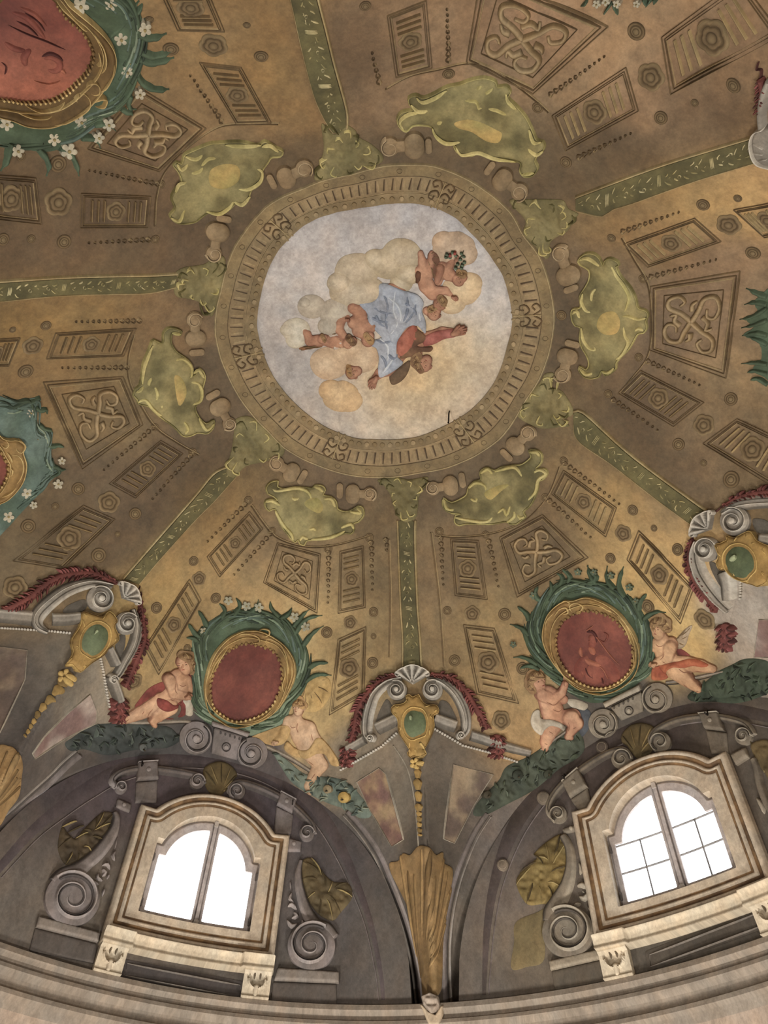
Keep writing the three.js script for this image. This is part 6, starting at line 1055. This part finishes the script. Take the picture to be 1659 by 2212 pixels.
// gilt leaf sprays at the feet of the spandrels
[[Z2, '705,800 695,745 740,735 765,695 800,705 835,665 865,655 895,670 925,705 960,690 965,745 1005,770 1010,820 985,950 965,1100 955,1300 945,1400 905,1440 870,1440 858,1300 838,1150 800,1000 745,880', [865, 1420], 'tall golden leaf spray at the foot of the spandrel between the windows', two('#6d5429', '#937445', 3, 0.3)],
  [Z1, '-20,180 55,150 95,185 110,240 105,300 90,400 40,470 -20,540', [-90, 520], 'golden leaf spray at the photo\'s left edge', two('#7d5f30', '#a5824c', 3, 0.3)]].forEach(([Z, t, foot, label, col]) => {
  const o = Z(t), T = thing('leaf_spray', onVault(...o[3]).p, label, 'leaf ornament'), f = Z(foot.join(','))[0];
  part(T, 'leaf_mass', patch(o, { map: onVault, h: 0.008, base: 0.018, edge: 8, g: 3, col, bump: 0.006 }));
  const tips = o.slice(0, Math.ceil(o.length * 0.66)), fan = spline(tips.map((v) => [v[0], v[1]]), false, 9);
  fan.forEach((q, i) => { if (i % 2 || i < fan.length * 0.1 || i > fan.length * 0.78) return; const sh = 0.93 + 0.09 * Math.sin(i * 2.3), x = mix(f[0], q[0], sh), y = mix(f[1], q[1], sh), bx = mix(f[0], q[0], 0.12), by = mix(f[1], q[1], 0.12), cx = mix(bx, x, 0.6), cy = mix(by, y, 0.6);
    part(T, 'leaf', ribbon([[bx, by, 0.9], [mix(bx, cx, 0.5), mix(by, cy, 0.5), 2], [cx, cy, 3.4], [mix(cx, x, 0.55), mix(cy, y, 0.55), 4.4], [mix(cx, x, 0.9), mix(cy, y, 0.9), 3.6], [x, y, 1]], { map: onVault, w: 3.4, h: 0.036, sections: 6, col: [soft('#8f7140'), soft('#654c22'), soft('#7b5f32')][Math.floor(i / 2) % 3] })); });
});
// ------------------------------------------------------------------ painted architecture of the lunettes
const TAU = [two('#665d57', '#7d7370', 4, 0.3), soft('#908681', 0.08), soft('#453e3b', 0.1)], TAUW = [two('#6c6152', '#857a68', 4, 0.3), soft('#9a8f7c', 0.08), soft('#4b4238', 0.1)];
const L_ = TAU, R_ = TAUW;
// mouldings of the arches, following the vault just above the lunettes
const ARCHES = [
  [Z2, '478,480 560,575 640,695 700,830 760,985 805,1130 840,1300 860,1470', 5.5, 'soft grey arch roll left of the near spandrel'],
  [Z2, '1185,490 1120,590 1070,700 1018,850 982,1020 966,1200 970,1380 975,1460', 5.5, 'soft grey arch roll right of the near spandrel'],
  [L2, '830,150 700,260 560,400 380,560 180,740 -20,910', 6, 'soft grey arch roll at the photo\'s left edge']];
ARCHES.forEach(([Z, t, w, label], i) => {
  const L = Z(t), T = thing('arch_moulding', onVault(...L[0]).p, label, 'moulding');
  part(T, 'roll', ribbon(L.map((p) => [p[0], p[1], w]), { map: onVault, w, h: 0.03, sections: 7, col: (x, y, d, p, s) => ((i === 1 ? s > 0.3 : s > 0.3) ? L_[0] : s < -0.4 ? L_[1] : L_[0])(x, y, d, p) }));
  const off = i === 1 ? 13 : -13;
  part(T, 'fillet', ribbon(spline(L).map((p, k, a) => { const q = a[Math.min(a.length - 1, k + 1)], o = a[Math.max(0, k - 1)], dx = q[0] - o[0], dy = q[1] - o[1], l = Math.hypot(dx, dy) || 1; return [p[0] + dy / l * off, p[1] - dx / l * off, 2]; }), { map: onVault, w: 2, h: 0.02, straight: true, col: soft('#8d847a') }), 'pale fillet');
  part(T, 'groove', ribbon(spline(L).map((p, k, a) => { const q = a[Math.min(a.length - 1, k + 1)], o = a[Math.max(0, k - 1)], dx = q[0] - o[0], dy = q[1] - o[1], l = Math.hypot(dx, dy) || 1; return [p[0] + dy / l * off * 0.62, p[1] - dx / l * off * 0.62, 2]; }), { map: onVault, w: 2, h: 0.006, straight: true, col: soft('#4a433e') }), 'dark groove');
});
// dark painted band just inside each arch, on the wall
[[PX, '-10,1885,14 20,1850,15 70,1795,17 130,1745,20 190,1702,22 260,1664,22 370,1638,20 470,1641,20 560,1660,22 640,1704,22 703,1772,20 745,1848,16 775,1920,13 802,2000,10 822,2100,8 828,2160,7', 'dark purple painted arch band round the left window', '#443a3d'],
  [PX, '1046,2150,7 1047,2100,9 1053,2000,13 1070,1900,17 1108,1792,24 1165,1708,26 1240,1638,26 1330,1582,26 1440,1545,24 1560,1532,22 1670,1550,20', 'dark brown painted arch band round the right window', '#42372f']].forEach(([Z, t, label, col]) => {
  const L = xyw(Z, t), T = thing('arch_band', onWall(...L[5]).p, label, 'painted band'); part(T, 'band', ribbon(L, { map: onWall, w: 20, h: 0.005, sections: 5, col: two(col, '#564a48', 2.5, 0.4) }));
  part(T, 'inner_line', ribbon(spline(L).map((p, i, a) => { const q = a[Math.min(a.length - 1, i + 1)], o = a[Math.max(0, i - 1)], dx = q[0] - o[0], dy = q[1] - o[1], l = Math.hypot(dx, dy) || 1; return [p[0] - dy / l * (p[2] + 3), p[1] + dx / l * (p[2] + 3), 1.8]; }), { map: onWall, w: 1.8, h: 0.01, straight: true, sections: 4, col: soft('#736865') }), 'pale inner line');
});
// broken pediments over the windows: two scroll pieces each, with a block across them
function scrollPiece(Z, path, block, body, curls, tones, label, bodyCol) {
  const L = xyw(Z, path), m = L[Math.floor(L.length / 2)], T = thing('pediment_scroll', onWall(m[0], m[1]).p, label, 'pediment scroll');
  if (body) part(T, 'bracket_body', patch(Z(body), { map: onWall, h: 0.02, base: 0.015, edge: 4, g: 3, closedSpline: false, col: bodyCol || tones[0] }));
  part(T, 'scroll_arm', ribbon(L, { map: onWall, w: 8, h: 0.05, sections: 7, col: (x, y, d, p, s) => (s < -0.4 ? tones[1] : s > 0.55 ? tones[2] : tones[0])(x, y, d, p) }));
  part(T, 'arm_groove', ribbon(L.map((p) => [p[0], p[1], 1.4]), { map: onWall, w: 1.4, h: 0.062, sink: -0.02, col: tones[2] }));
  for (const [t, dir, st] of curls) { const [x, y, r] = Z(t)[0], v = part(T, 'volute', limbs([[[x, y, r], [x + 0.1, y, r]]], { map: onWall, g: 2, lift: 0.02, scale: 0.0007, col: tones[0] })); part(v, 'spiral', ribbon(spiral(x, y, r, 1.5, st, dir, 2.6, 1.2), { map: onWall, w: 2.4, h: 0.075, sink: -0.02, straight: true, col: tones[1] })); part(v, 'spiral', ribbon(spiral(x, y, r * 0.8, 1.4, st, dir, 1.5, 0.8), { map: onWall, w: 1.5, h: 0.07, sink: -0.02, straight: true, col: tones[2] })); }
  if (block) { const o = Z(block), c = o.reduce((a, b) => [a[0] + b[0] / o.length, a[1] + b[1] / o.length], [0, 0]), B = part(T, 'block', patch(o, { map: onWall, h: 0.03, base: 0.05, edge: 4, g: 2.4, closedSpline: false, col: tones[0] })); part(B, 'block_edge', ribbon([o[0], o[1]].map((p) => [...p, 1.8]), { map: onWall, w: 1.8, h: 0.09, straight: true, sink: -0.03, col: tones[1] })); part(B, 'stud', limbs([[[c[0], c[1], 4.5], [c[0] + 0.1, c[1], 4.5]]], { map: onWall, g: 1.5, lift: 0.07, skin: 0.4, col: tones[1] })); }
  return T;
}
scrollPiece(Z1, '605,365,16 572,330,20 610,290,22 700,268,24 800,270,24 930,288,24 1020,310,20 1045,345,14', '700,240 800,235 805,325 695,330', '695,335 805,325 800,440 690,440', [['615,365,30', 1, 3], ['1005,335,38', -1, 0]], TAU, 'left half of the painted broken pediment over the left window');
scrollPiece(Z1, '1200,400,14 1175,370,20 1220,340,22 1310,360,24 1420,410,24 1510,470,24 1590,550,20 1610,600,14', '1435,392 1515,435 1495,500 1415,455', '1415,460 1500,500 1490,600 1400,610', [['1210,385,42', 1, 2], ['1570,600,38', -1, 0]], TAU, 'right half of the painted broken pediment over the left window');
scrollPiece(Z3, '420,880,16 372,830,22 395,750,26 470,660,28 580,575,28 700,500,26 810,465,20 855,510,14', '455,665 550,585 605,690 500,755', '500,760 600,690 625,800 560,840', [['430,850,50', 1, 2], ['805,525,60', -1, 0]], TAUW, 'left half of the painted broken pediment over the right window');
scrollPiece(Z3, '1000,460,16 975,410,22 1010,355,26 1120,300,28 1260,275,28 1400,280,28 1530,315,24 1585,380,16', '1268,262 1380,252 1416,360 1298,346', '1298,350 1420,365 1430,485 1330,490', [['1035,425,60', 1, 2], ['1525,390,50', -1, 0]], TAUW, 'right half of the painted broken pediment over the right window');
// gilt shells between the halves
[[Z1, '1040,270 1070,240 1130,225 1185,250 1215,295 1195,320 1200,350 1160,370 1130,400 1090,400 1060,370 1045,330', [1130, 390], 'dull gold shell over the left window'], [Z3, '800,375 850,320 920,305 985,325 990,370 970,420 980,470 930,510 890,515 850,470 830,440 800,420', [900, 505], 'dull gold shell over the right window']].forEach(([Z, t, base, label]) => {
  const o = Z(t), b = Z(base.join(','))[0], T = thing('gilt_shell', onWall(...b).p, label, 'shell');
  part(T, 'shell_body', patch(o, { map: onWall, h: 0.025, edge: 8, g: 2.4, col: two('#554829', '#6d5c35', 6, 0.3) }));
  for (let i = 0; i < 8; i++) { const p = o[i]; part(T, 'flute', stroke([[mix(b[0], p[0], 0.2), mix(b[1], p[1], 0.2), 1.4], [mix(b[0], p[0], 0.6), mix(b[1], p[1], 0.6), 2], [mix(b[0], p[0], 0.95), mix(b[1], p[1], 0.95), 2]], 1.9, i % 2 ? soft('#857143') : soft('#433719'), { map: onWall, h: 0.045 })); }
});
// big S-scroll consoles beside the windows
function sConsole(Z, shaft, vol, flowers, tones, label, dir) {
  const L = xyw(Z, shaft), [x, y, r] = Z(vol)[0], T = thing('scroll_console', onWall(x, y).p, label, 'console');
  part(T, 'shaft', ribbon(L, { map: onWall, w: 10, h: 0.06, sections: 7, col: (u, v, d, p, s) => (s * dir < -0.5 ? tones[1] : s * dir > 0.6 ? tones[2] : tones[0])(u, v, d, p) }));
  const V = part(T, 'volute', limbs([[[x, y, r], [x + 0.1, y, r]]], { map: onWall, g: 2.6, lift: 0.03, scale: 0.0006, col: tones[0] }));
  const st = dir > 0 ? -2.2 : -0.9;
  part(V, 'spiral', ribbon(spiral(x, y, r * 0.98, 2.1, st, dir, r * 0.07, r * 0.035), { map: onWall, w: r * 0.07, h: 0.12, sink: -0.03, straight: true, col: tones[1] }));
  part(V, 'spiral', ribbon(spiral(x, y, r * 0.84, 2.1, st, dir, r * 0.06, r * 0.03), { map: onWall, w: r * 0.05, h: 0.1, sink: -0.03, straight: true, col: tones[2] }));
  for (const f of flowers) { const L2_ = Z(f); part(T, 'leaf', stroke(L2_.map((p) => [p[0], p[1], p[2] ?? 3]), 3, tones[1], { map: onWall, h: 0.04 })); }
  return T;
}
sConsole(L2, '1180,750,30 1200,820,45 1180,920,60 1120,1030,75 1020,1160,80 900,1270,80 790,1350,90 640,1400,80 540,1480,60', '735,1660,285', ['1200,1150,18 1170,1200,22 1190,1250,14', '1060,1300,18 1110,1290,24 1140,1340,16', '1020,1380,16 1010,1430,22 1060,1460,16', '1130,1390,16 1110,1440,22', '920,1450,16 970,1480,22 1020,1500,14', '1080,1540,22 1060,1620,12', '1060,1340,26 1090,1380,26 1060,1410,22', '1215,1010,8 1190,1130,10'], TAU, 'large scroll console left of the left window', 1);
sConsole(Z2, '238,735,12 225,800,20 232,880,26 262,980,32 310,1060,38 370,1085,38 415,1130,26', '290,1180,122', ['190,900,8 180,930,10 200,950,8', '170,970,10 190,960,14 215,985,10', '200,1000,14 215,1020,14 190,1030,12', '165,1040,10 190,1070,14 220,1060,10', '240,1040,10 250,1060,8', '180,840,5 185,880,5'], TAU, 'large scroll console right of the left window', -1);
sConsole(Z3, '455,975,26 490,1040,30 500,1140,34 480,1250,44 430,1350,56 390,1420,60 370,1480,40', '490,1545,152', ['550,1130,10 560,1170,14 555,1200,10', '540,1270,18 570,1260,22 600,1280,18', '550,1330,18 580,1340,22 605,1310,18', '570,1300,16 580,1305,16', '520,1380,14 560,1370,14', '600,1390,10 630,1430,6'], TAUW, 'large scroll console left of the right window', 1);
{ const T = thing('scroll_console', onWall(1645, 1720).p, 'sliver of scroll console right of the right window', 'console'); part(T, 'shaft', ribbon(Z3('1580,520,22 1600,580,24 1620,680,26 1659,780,28 1700,850,28'), { map: onWall, w: 9, h: 0.05, sections: 7, col: TAUW[0] })); part(T, 'block', patch(Z3('1450,500 1535,455 1558,510 1480,560'), { map: onWall, h: 0.03, base: 0.03, edge: 4, closedSpline: false, col: TAUW[0] })); part(T, 'leaf', stroke(Z3('1600,750,16 1630,800,20 1640,840,10'), 3, TAUW[1], { map: onWall, h: 0.04 })); }
[[Z1, '598,420 670,450 660,490 590,462', 'small stud block left of the left window', TAU], [Z3, '452,935 552,900 562,935 458,965', 'small stud block left of the right window', TAUW], [Z2, '165,620 240,640 235,690 160,690', 'small stud block right of the left window', TAU]].forEach(([Z, t, label, tones]) => { const o = Z(t), T = thing('stud_block', onWall(...o[0]).p, label, 'block'); part(T, 'block', patch(o, { map: onWall, h: 0.02, base: 0.02, edge: 4, closedSpline: false, g: 2.5, col: tones[0] })); const c = [(o[0][0] + o[2][0]) / 2, (o[0][1] + o[2][1]) / 2]; part(T, 'stud', limbs([[[c[0], c[1], 4], [c[0] + 0.1, c[1], 4]]], { map: onWall, g: 1.5, lift: 0.035, skin: 0.4, col: tones[1] })); });
// plinths under the consoles: a pale slab on a dark block
[[L2, '390,1840 1025,2010 1010,2105 360,1945', '360,1955 1000,2120 980,2320 300,2190', 'plinth under the console left of the left window', TAU], [Z2, '118,1290 432,1310 432,1365 100,1350', '95,1358 418,1370 420,1490 85,1470', 'plinth under the console right of the left window', TAU], [Z3, '375,1715 735,1630 752,1682 385,1767', '388,1770 780,1682 800,1815 408,1882', 'plinth under the console left of the right window', TAUW]].forEach(([Z, a, b, label, tones]) => {
  const o = Z(a), T = thing('plinth', onWall(...o[0]).p, label, 'plinth');
  part(T, 'plinth_block', patch(Z(b), { map: onWall, h: 0.01, base: 0.015, edge: 4, closedSpline: false, g: 4, col: tones === TAU ? soft('#4e463f', 0.1) : soft('#574d3f', 0.1) }));
  part(T, 'slab', patch(o, { map: onWall, h: 0.02, base: 0.04, edge: 4, closedSpline: false, g: 3, col: tones === TAU ? soft('#766c62', 0.06) : soft('#8a7e6a', 0.06) }), 'pale slab');
});
// sunk panels under the sills
[[Z1, '625,1235 1250,1352 1255,1450 615,1335', '650,1260 1230,1372 1232,1435 640,1322', 'dark sunk panel under the left window sill', '#413a37'], [Z3, '935,1650 1640,1385 1680,1500 950,1770', '965,1670 1625,1415 1650,1490 970,1740', 'dark sunk panel under the right window sill', '#453d33']].forEach(([Z, a, b, label, col]) => { const T = thing('sunk_panel', onWall(...Z(a)[0]).p, label, 'panel'); part(T, 'panel_ground', patch(Z(a), { map: onWall, h: 0.004, base: 0.004, edge: 3, closedSpline: false, g: 5, col: soft(col, 0.1) })); part(T, 'panel_line', ribbon(Z(b).map((p) => [...p, 1.1]), { map: onWall, w: 1.1, h: 0.016, closed: true, straight: true, col: '#6d645a' })); });
// dull gold drapery behind the consoles
[[L2, '990,800 1080,740 1180,760 1150,860 1090,1060 950,1180 800,1260 680,1290 600,1120 640,900 700,960 780,1020 860,930', two('#3f3320', '#54452b', 4), 'dark gold drapery left of the left window'], [Z2, '240,740 290,720 340,780 400,840 480,850 500,920 440,1000 400,1040 330,1010 270,930 240,830', two('#4d4127', '#665634', 4), 'dark gold drapery right of the left window'], [Z3, '440,960 480,1010 490,1150 450,1280 400,1360 330,1370 240,1370 180,1260 200,1190 300,1100 280,1080 350,1010', two('#695829', '#857039', 4), 'mustard gold drapery left of the right window'], [Z3, '175,1480 300,1420 370,1390 345,1500 340,1700 240,1740 150,1750 165,1600', two('#6e5f3b', '#7c6b44', 3), 'flat ochre field below the mustard drapery'], [Z3, '1560,430 1680,420 1680,640 1640,600 1600,540', two('#5c4c2a', '#6d5b35', 4), 'gold drapery at the right edge beside the right window']].forEach(([Z, t, col, label], i) => {
  const o = Z(t), T = thing('drapery', onWall(...o[0]).p, label, 'drapery');
  part(T, 'cloth', patch(o, { map: onWall, h: i === 3 ? 0.003 : 0.02, base: 0.004, edge: 9, g: 3.2, col, bump: i === 3 ? 0 : 0.03 }));
  if (i !== 3) for (let k = 0; k < o.length; k += 1) { const p = o[k], c = o[(k + 5) % o.length], q = [mix(p[0], c[0], 0.22), mix(p[1], c[1], 0.22)]; part(T, 'fold', stroke([[p[0], p[1], 1.4], [q[0] + 3, q[1] - 3, 2], [mix(p[0], c[0], 0.36), mix(p[1], c[1], 0.36), 1.2]], 1.8, k % 2 ? soft('#93804a', 0.1) : soft('#453717', 0.1), { map: onWall, h: 0.045 })); }
});
// bracket with two volutes at the crown of each arch
function crownBracket(Z, cap, block, vols, tones, label) {
  const o = Z(block), c = o.reduce((a, b) => [a[0] + b[0] / o.length, a[1] + b[1] / o.length], [0, 0]), T = thing('arch_bracket', onRoom(...c).p, label, 'bracket');
  for (const [t, dir, st] of vols) volute(T, Z, t, dir, st, tones);
  const B = part(T, 'block', patch(o, { h: 0.02, base: 0.05, edge: 4, g: 2.6, closedSpline: false, col: tones[0] }));
  part(B, 'target_boss', ribbon(spiral(c[0], c[1] + 6, 9, 0.98, 0, 1, 2, 2).map((p, i) => [c[0] + 9 * Math.cos(i / 63 * 6.283), c[1] + 5 + 9 * Math.sin(i / 63 * 6.283), 1.8]), { w: 1.8, h: 0.095, straight: true, sink: -0.03, col: tones[2] }));
  part(B, 'target_boss', limbs([[[c[0], c[1] + 5, 4.5], [c[0] + 0.1, c[1] + 5, 4.5]]], { g: 1.6, lift: 0.07, skin: 0.4, col: tones[1] }));
  const k = Z(cap), K = part(T, 'cap', patch(k, { h: 0.03, base: 0.075, edge: 4, g: 2.4, closedSpline: false, col: tones[1] }), 'pale moulded cap');
  const m0 = [mix(k[3][0], k[0][0], 0.1), mix(k[3][1], k[0][1], 0.1)], m1 = [mix(k[2][0], k[1][0], 0.1), mix(k[2][1], k[1][1], 0.1)];
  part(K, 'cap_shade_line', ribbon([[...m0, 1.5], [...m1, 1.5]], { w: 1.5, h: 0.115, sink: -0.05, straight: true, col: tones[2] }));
  for (let i = 1; i < 6; i++) { const p = [mix(m0[0], m1[0], 0.12 + i * 0.13), mix(m0[1], m1[1], 0.12 + i * 0.13)]; part(T, 'dentil', limbs([[[p[0], p[1] + 8, 2.2], [p[0], p[1] + 10, 2.2]]], { g: 1.4, lift: 0.06, skin: 0.4, col: tones[2] })); }
}
crownBracket(Z1, '1082,10 1282,72 1268,96 1080,36', '1095,45 1240,90 1215,215 1080,178', [['1000,100,85', 1, -1], ['1292,178,80', -1, -2]], TAU, 'grey bracket with two volutes at the top of the left arch');
crownBracket(Z7, '690,915 908,806 922,842 705,948', '735,945 920,850 930,965 800,1022', [['690,1042,88', 1, -1], ['1010,890,92', -1, -2]], TAUW, 'grey bracket with two volutes at the top of the right arch');
// ledges on which the cherubs sit
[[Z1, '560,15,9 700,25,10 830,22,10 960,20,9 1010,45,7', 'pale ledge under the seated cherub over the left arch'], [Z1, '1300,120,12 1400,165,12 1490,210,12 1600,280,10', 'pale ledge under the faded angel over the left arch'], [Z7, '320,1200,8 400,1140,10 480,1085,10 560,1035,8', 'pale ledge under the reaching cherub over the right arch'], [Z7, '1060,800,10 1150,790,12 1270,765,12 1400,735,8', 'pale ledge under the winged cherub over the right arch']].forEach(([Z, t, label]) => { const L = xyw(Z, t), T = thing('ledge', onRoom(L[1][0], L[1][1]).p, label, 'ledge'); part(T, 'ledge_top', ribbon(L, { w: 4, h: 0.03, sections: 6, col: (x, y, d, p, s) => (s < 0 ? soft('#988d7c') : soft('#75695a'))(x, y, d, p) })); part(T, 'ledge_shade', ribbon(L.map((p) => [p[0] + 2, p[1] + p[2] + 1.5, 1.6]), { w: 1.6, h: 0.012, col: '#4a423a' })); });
// garlands of greenery with fruit along the arches
const garland = (Z, t, tones, fruits, label) => {
  const o = Z(t), T = thing('fruit_garland', onRoom(...o[2]).p, label, 'garland'), sd = polySd(spline(o, true, 6)), bx = boxOf(o);
  part(T, 'foliage', patch(o, { h: 0.03, edge: 16, g: 3.6, col: tones[0], bump: 0.05 }));
  seed = 77; let n = 0, tries = 0;
  while (n < 46 && tries++ < 900) { const x = mix(bx[0], bx[2], rnd()), y = mix(bx[1], bx[3], rnd()); if (sd(x, y) > -3 || x < -10 || x > PW + 10) continue; const a = rnd() * 6.283, l = 7 + 6 * rnd(); part(T, 'leaf', stroke([[x - l * Math.cos(a), y - l * Math.sin(a), 1.4], [x + 2 * Math.sin(a), y - 2 * Math.cos(a), 3.2], [x + l * Math.cos(a), y + l * Math.sin(a), 1]], 3, tones[1 + n % (tones.length - 1)], { h: 0.075, sink: -0.01 })); n++; }
  for (const [f, c, lab] of fruits) { const [x, y, r] = Z(f)[0], F = thing('painted_fruit', onRoom(x, y).p, lab, 'fruit'); part(F, 'fruit_body', limbs([[[x, y, r], [x + 0.1, y, r]]], { g: 2, lift: 0.05, scale: 0.003, col: soft(c, 0.1, 6) })); part(F, 'fruit_eye', limbs([[[x, y + r * 0.4, 1.8], [x + 0.5, y + r * 0.4, 1.6]]], { g: 1.2, lift: 0.12, skin: 0.3, col: '#3d3420' })); }
};
const DUSK = [two('#2d3330', '#434843', 4, 0.3), soft('#3d463c', 0.1), soft('#29302b', 0.1), soft('#515a50', 0.1)];
garland(Z4, '385,1260 430,1225 480,1190 560,1150 640,1140 780,1140 900,1150 1000,1160 1045,1190 1075,1240 1000,1285 900,1290 800,1300 640,1330 500,1295 420,1305', DUSK, [['840,1275,22', '#585b57', 'small grey fruit in the dark garland over the left arch']], 'dark green garland along the left arch, under the seated cherub');
garland(Z2, '90,165 170,220 250,285 330,300 420,310 480,335 560,420 600,500 540,515 470,470 380,440 260,380 190,330 140,260', [two('#525f56', '#75806f', 4, 0.3), soft('#626e5f', 0.1), soft('#46544c', 0.1), soft('#858d78', 0.1)], [['470,408,29', '#a98a40', 'yellow fruit in the pale garland right of the left arch'], ['385,365,22', '#8a7a58', 'small tan fruit in the pale garland right of the left arch']], 'pale blue-green garland along the right of the left arch');
garland(Z2, '1659,60 1690,150 1659,205 1560,265 1440,365 1300,440 1180,500 1120,500 1130,450 1190,380 1250,320 1290,250 1400,200 1520,120 1600,70', [two('#363d30', '#4a5241', 4, 0.3), soft('#424b37', 0.1), soft('#2d3428', 0.1), soft('#566050', 0.1)], [['1340,295,27', '#2c3225', 'larger dark fruit in the garland left of the right arch'], ['1500,290,25', '#333726', 'dark fruit at the right end of the garland left of the right arch'], ['1180,395,21', '#3b3524', 'lowest dark fruit in the garland left of the right arch']], 'dark green garland along the left of the right arch, under the reaching cherub');
garland(Z7, '1185,885 1230,840 1290,800 1360,740 1440,700 1530,660 1659,675 1700,760 1680,850 1560,905 1450,925 1340,915 1230,915', [two('#2a3426', '#3c4835', 4, 0.3), soft('#36432f', 0.1), soft('#232c20', 0.1), soft('#46533f', 0.1)], [], 'dark green garland at the right edge, under the winged cherub');
// iron hooks
[[300, 1658, 'black iron hook on the pediment block left over the left window'], [631, 1742, 'black iron hook on the pediment block right over the left window'], [1226, 1686, 'black iron hook on the pediment block left over the right window'], [1541, 1547, 'black iron hook on the pediment block right over the right window'], [971, 893, 'black iron hook at the lower edge of the painted sky']].forEach(([x, y, label], i) => {
  const q = onRoom(x, y), T = thing('iron_hook', q.p, label, 'hook'), l = i === 4 ? 0.055 : 0.06, t = new V3(0, -1, 0).addScaledVector(q.n, q.n.y).normalize();
  const n = q.n, at = (a, b) => q.p.clone().addScaledVector(n, a).addScaledVector(i === 4 ? axU.clone().multiplyScalar(-1) : t, b);
  const c = new THREE.CatmullRomCurve3([at(-0.02, -l * 0.6), at(0.1, -l * 0.5), at(0.125, l * 0.3), at(0.14, l), at(0.17, l * 1.15), at(0.2, l * 0.9)]);
  part(T, 'hook_rod', new THREE.TubeGeometry(c, 20, i === 4 ? 0.011 : 0.009, 6).toNonIndexed(), null, ironMat);
});
{ // broken plaster at the foot of the near spandrel, on the cornice
  const T = thing('broken_plaster', spot(933, 2176, gWall).p, 'broken lump of plaster where the two arches meet on the cornice', 'plaster');
  const up = (h) => (x, y) => { const q = onWall(x, y); return { p: q.p.clone().addScaledVector(q.n, h), n: q.n }; };
  part(T, 'raw_face', patch(PX('912,2160 932,2152 950,2160 953,2178 946,2192 934,2198 925,2188 916,2178'), { map: up(0.06), h: 0.05, base: 0.02, edge: 5, g: 1.8, bump: 0.05, closedSpline: false, col: two('#7d7062', '#978877', 20) }), 'grey raw face');
  part(T, 'return', patch(PX('908,2176 916,2178 928,2192 942,2198 954,2180 962,2178 958,2200 952,2222 928,2222 918,2196'), { map: up(0.05), h: 0.04, base: 0.01, edge: 4, g: 2, closedSpline: false, col: soft('#b09c80', 0.08) }), 'cream cornice return');
}
// pale knobs on the arch band of the right lunette
[['100,1145,34', 'pale round disc left of the mustard drapery on the right arch band'], ['340,752,38', 'pale round disc under the dark fruit garland on the right arch band'], ['685,452,36', 'dim round disc below the right bracket\'s left volute']].forEach(([t, label], i) => { const [x, y, r] = Z3(t)[0], T = thing('painted_roundel', onWall(x, y).p, label, 'roundel'); part(T, 'roundel_disc', limbs([[[x, y, r], [x + 0.1, y, r]]], { map: onWall, g: 2, lift: 0.004, scale: 0.0014, col: i === 2 ? soft('#574c42', 0.1) : two('#6f6253', '#857764', 6) })); part(T, 'roundel_ring', ribbon(spiral(x, y, r * 0.9, 1, 0, 1, 1.4, 1.4).map((p, q) => [x + r * 0.72 * Math.cos(q / 63 * 6.283), y + r * 0.72 * Math.sin(q / 63 * 6.283), 1.3]), { map: onWall, w: 1.3, h: 0.034, straight: true, sink: -0.01, col: soft('#958772') })); });
renderer.render(scene, camera);
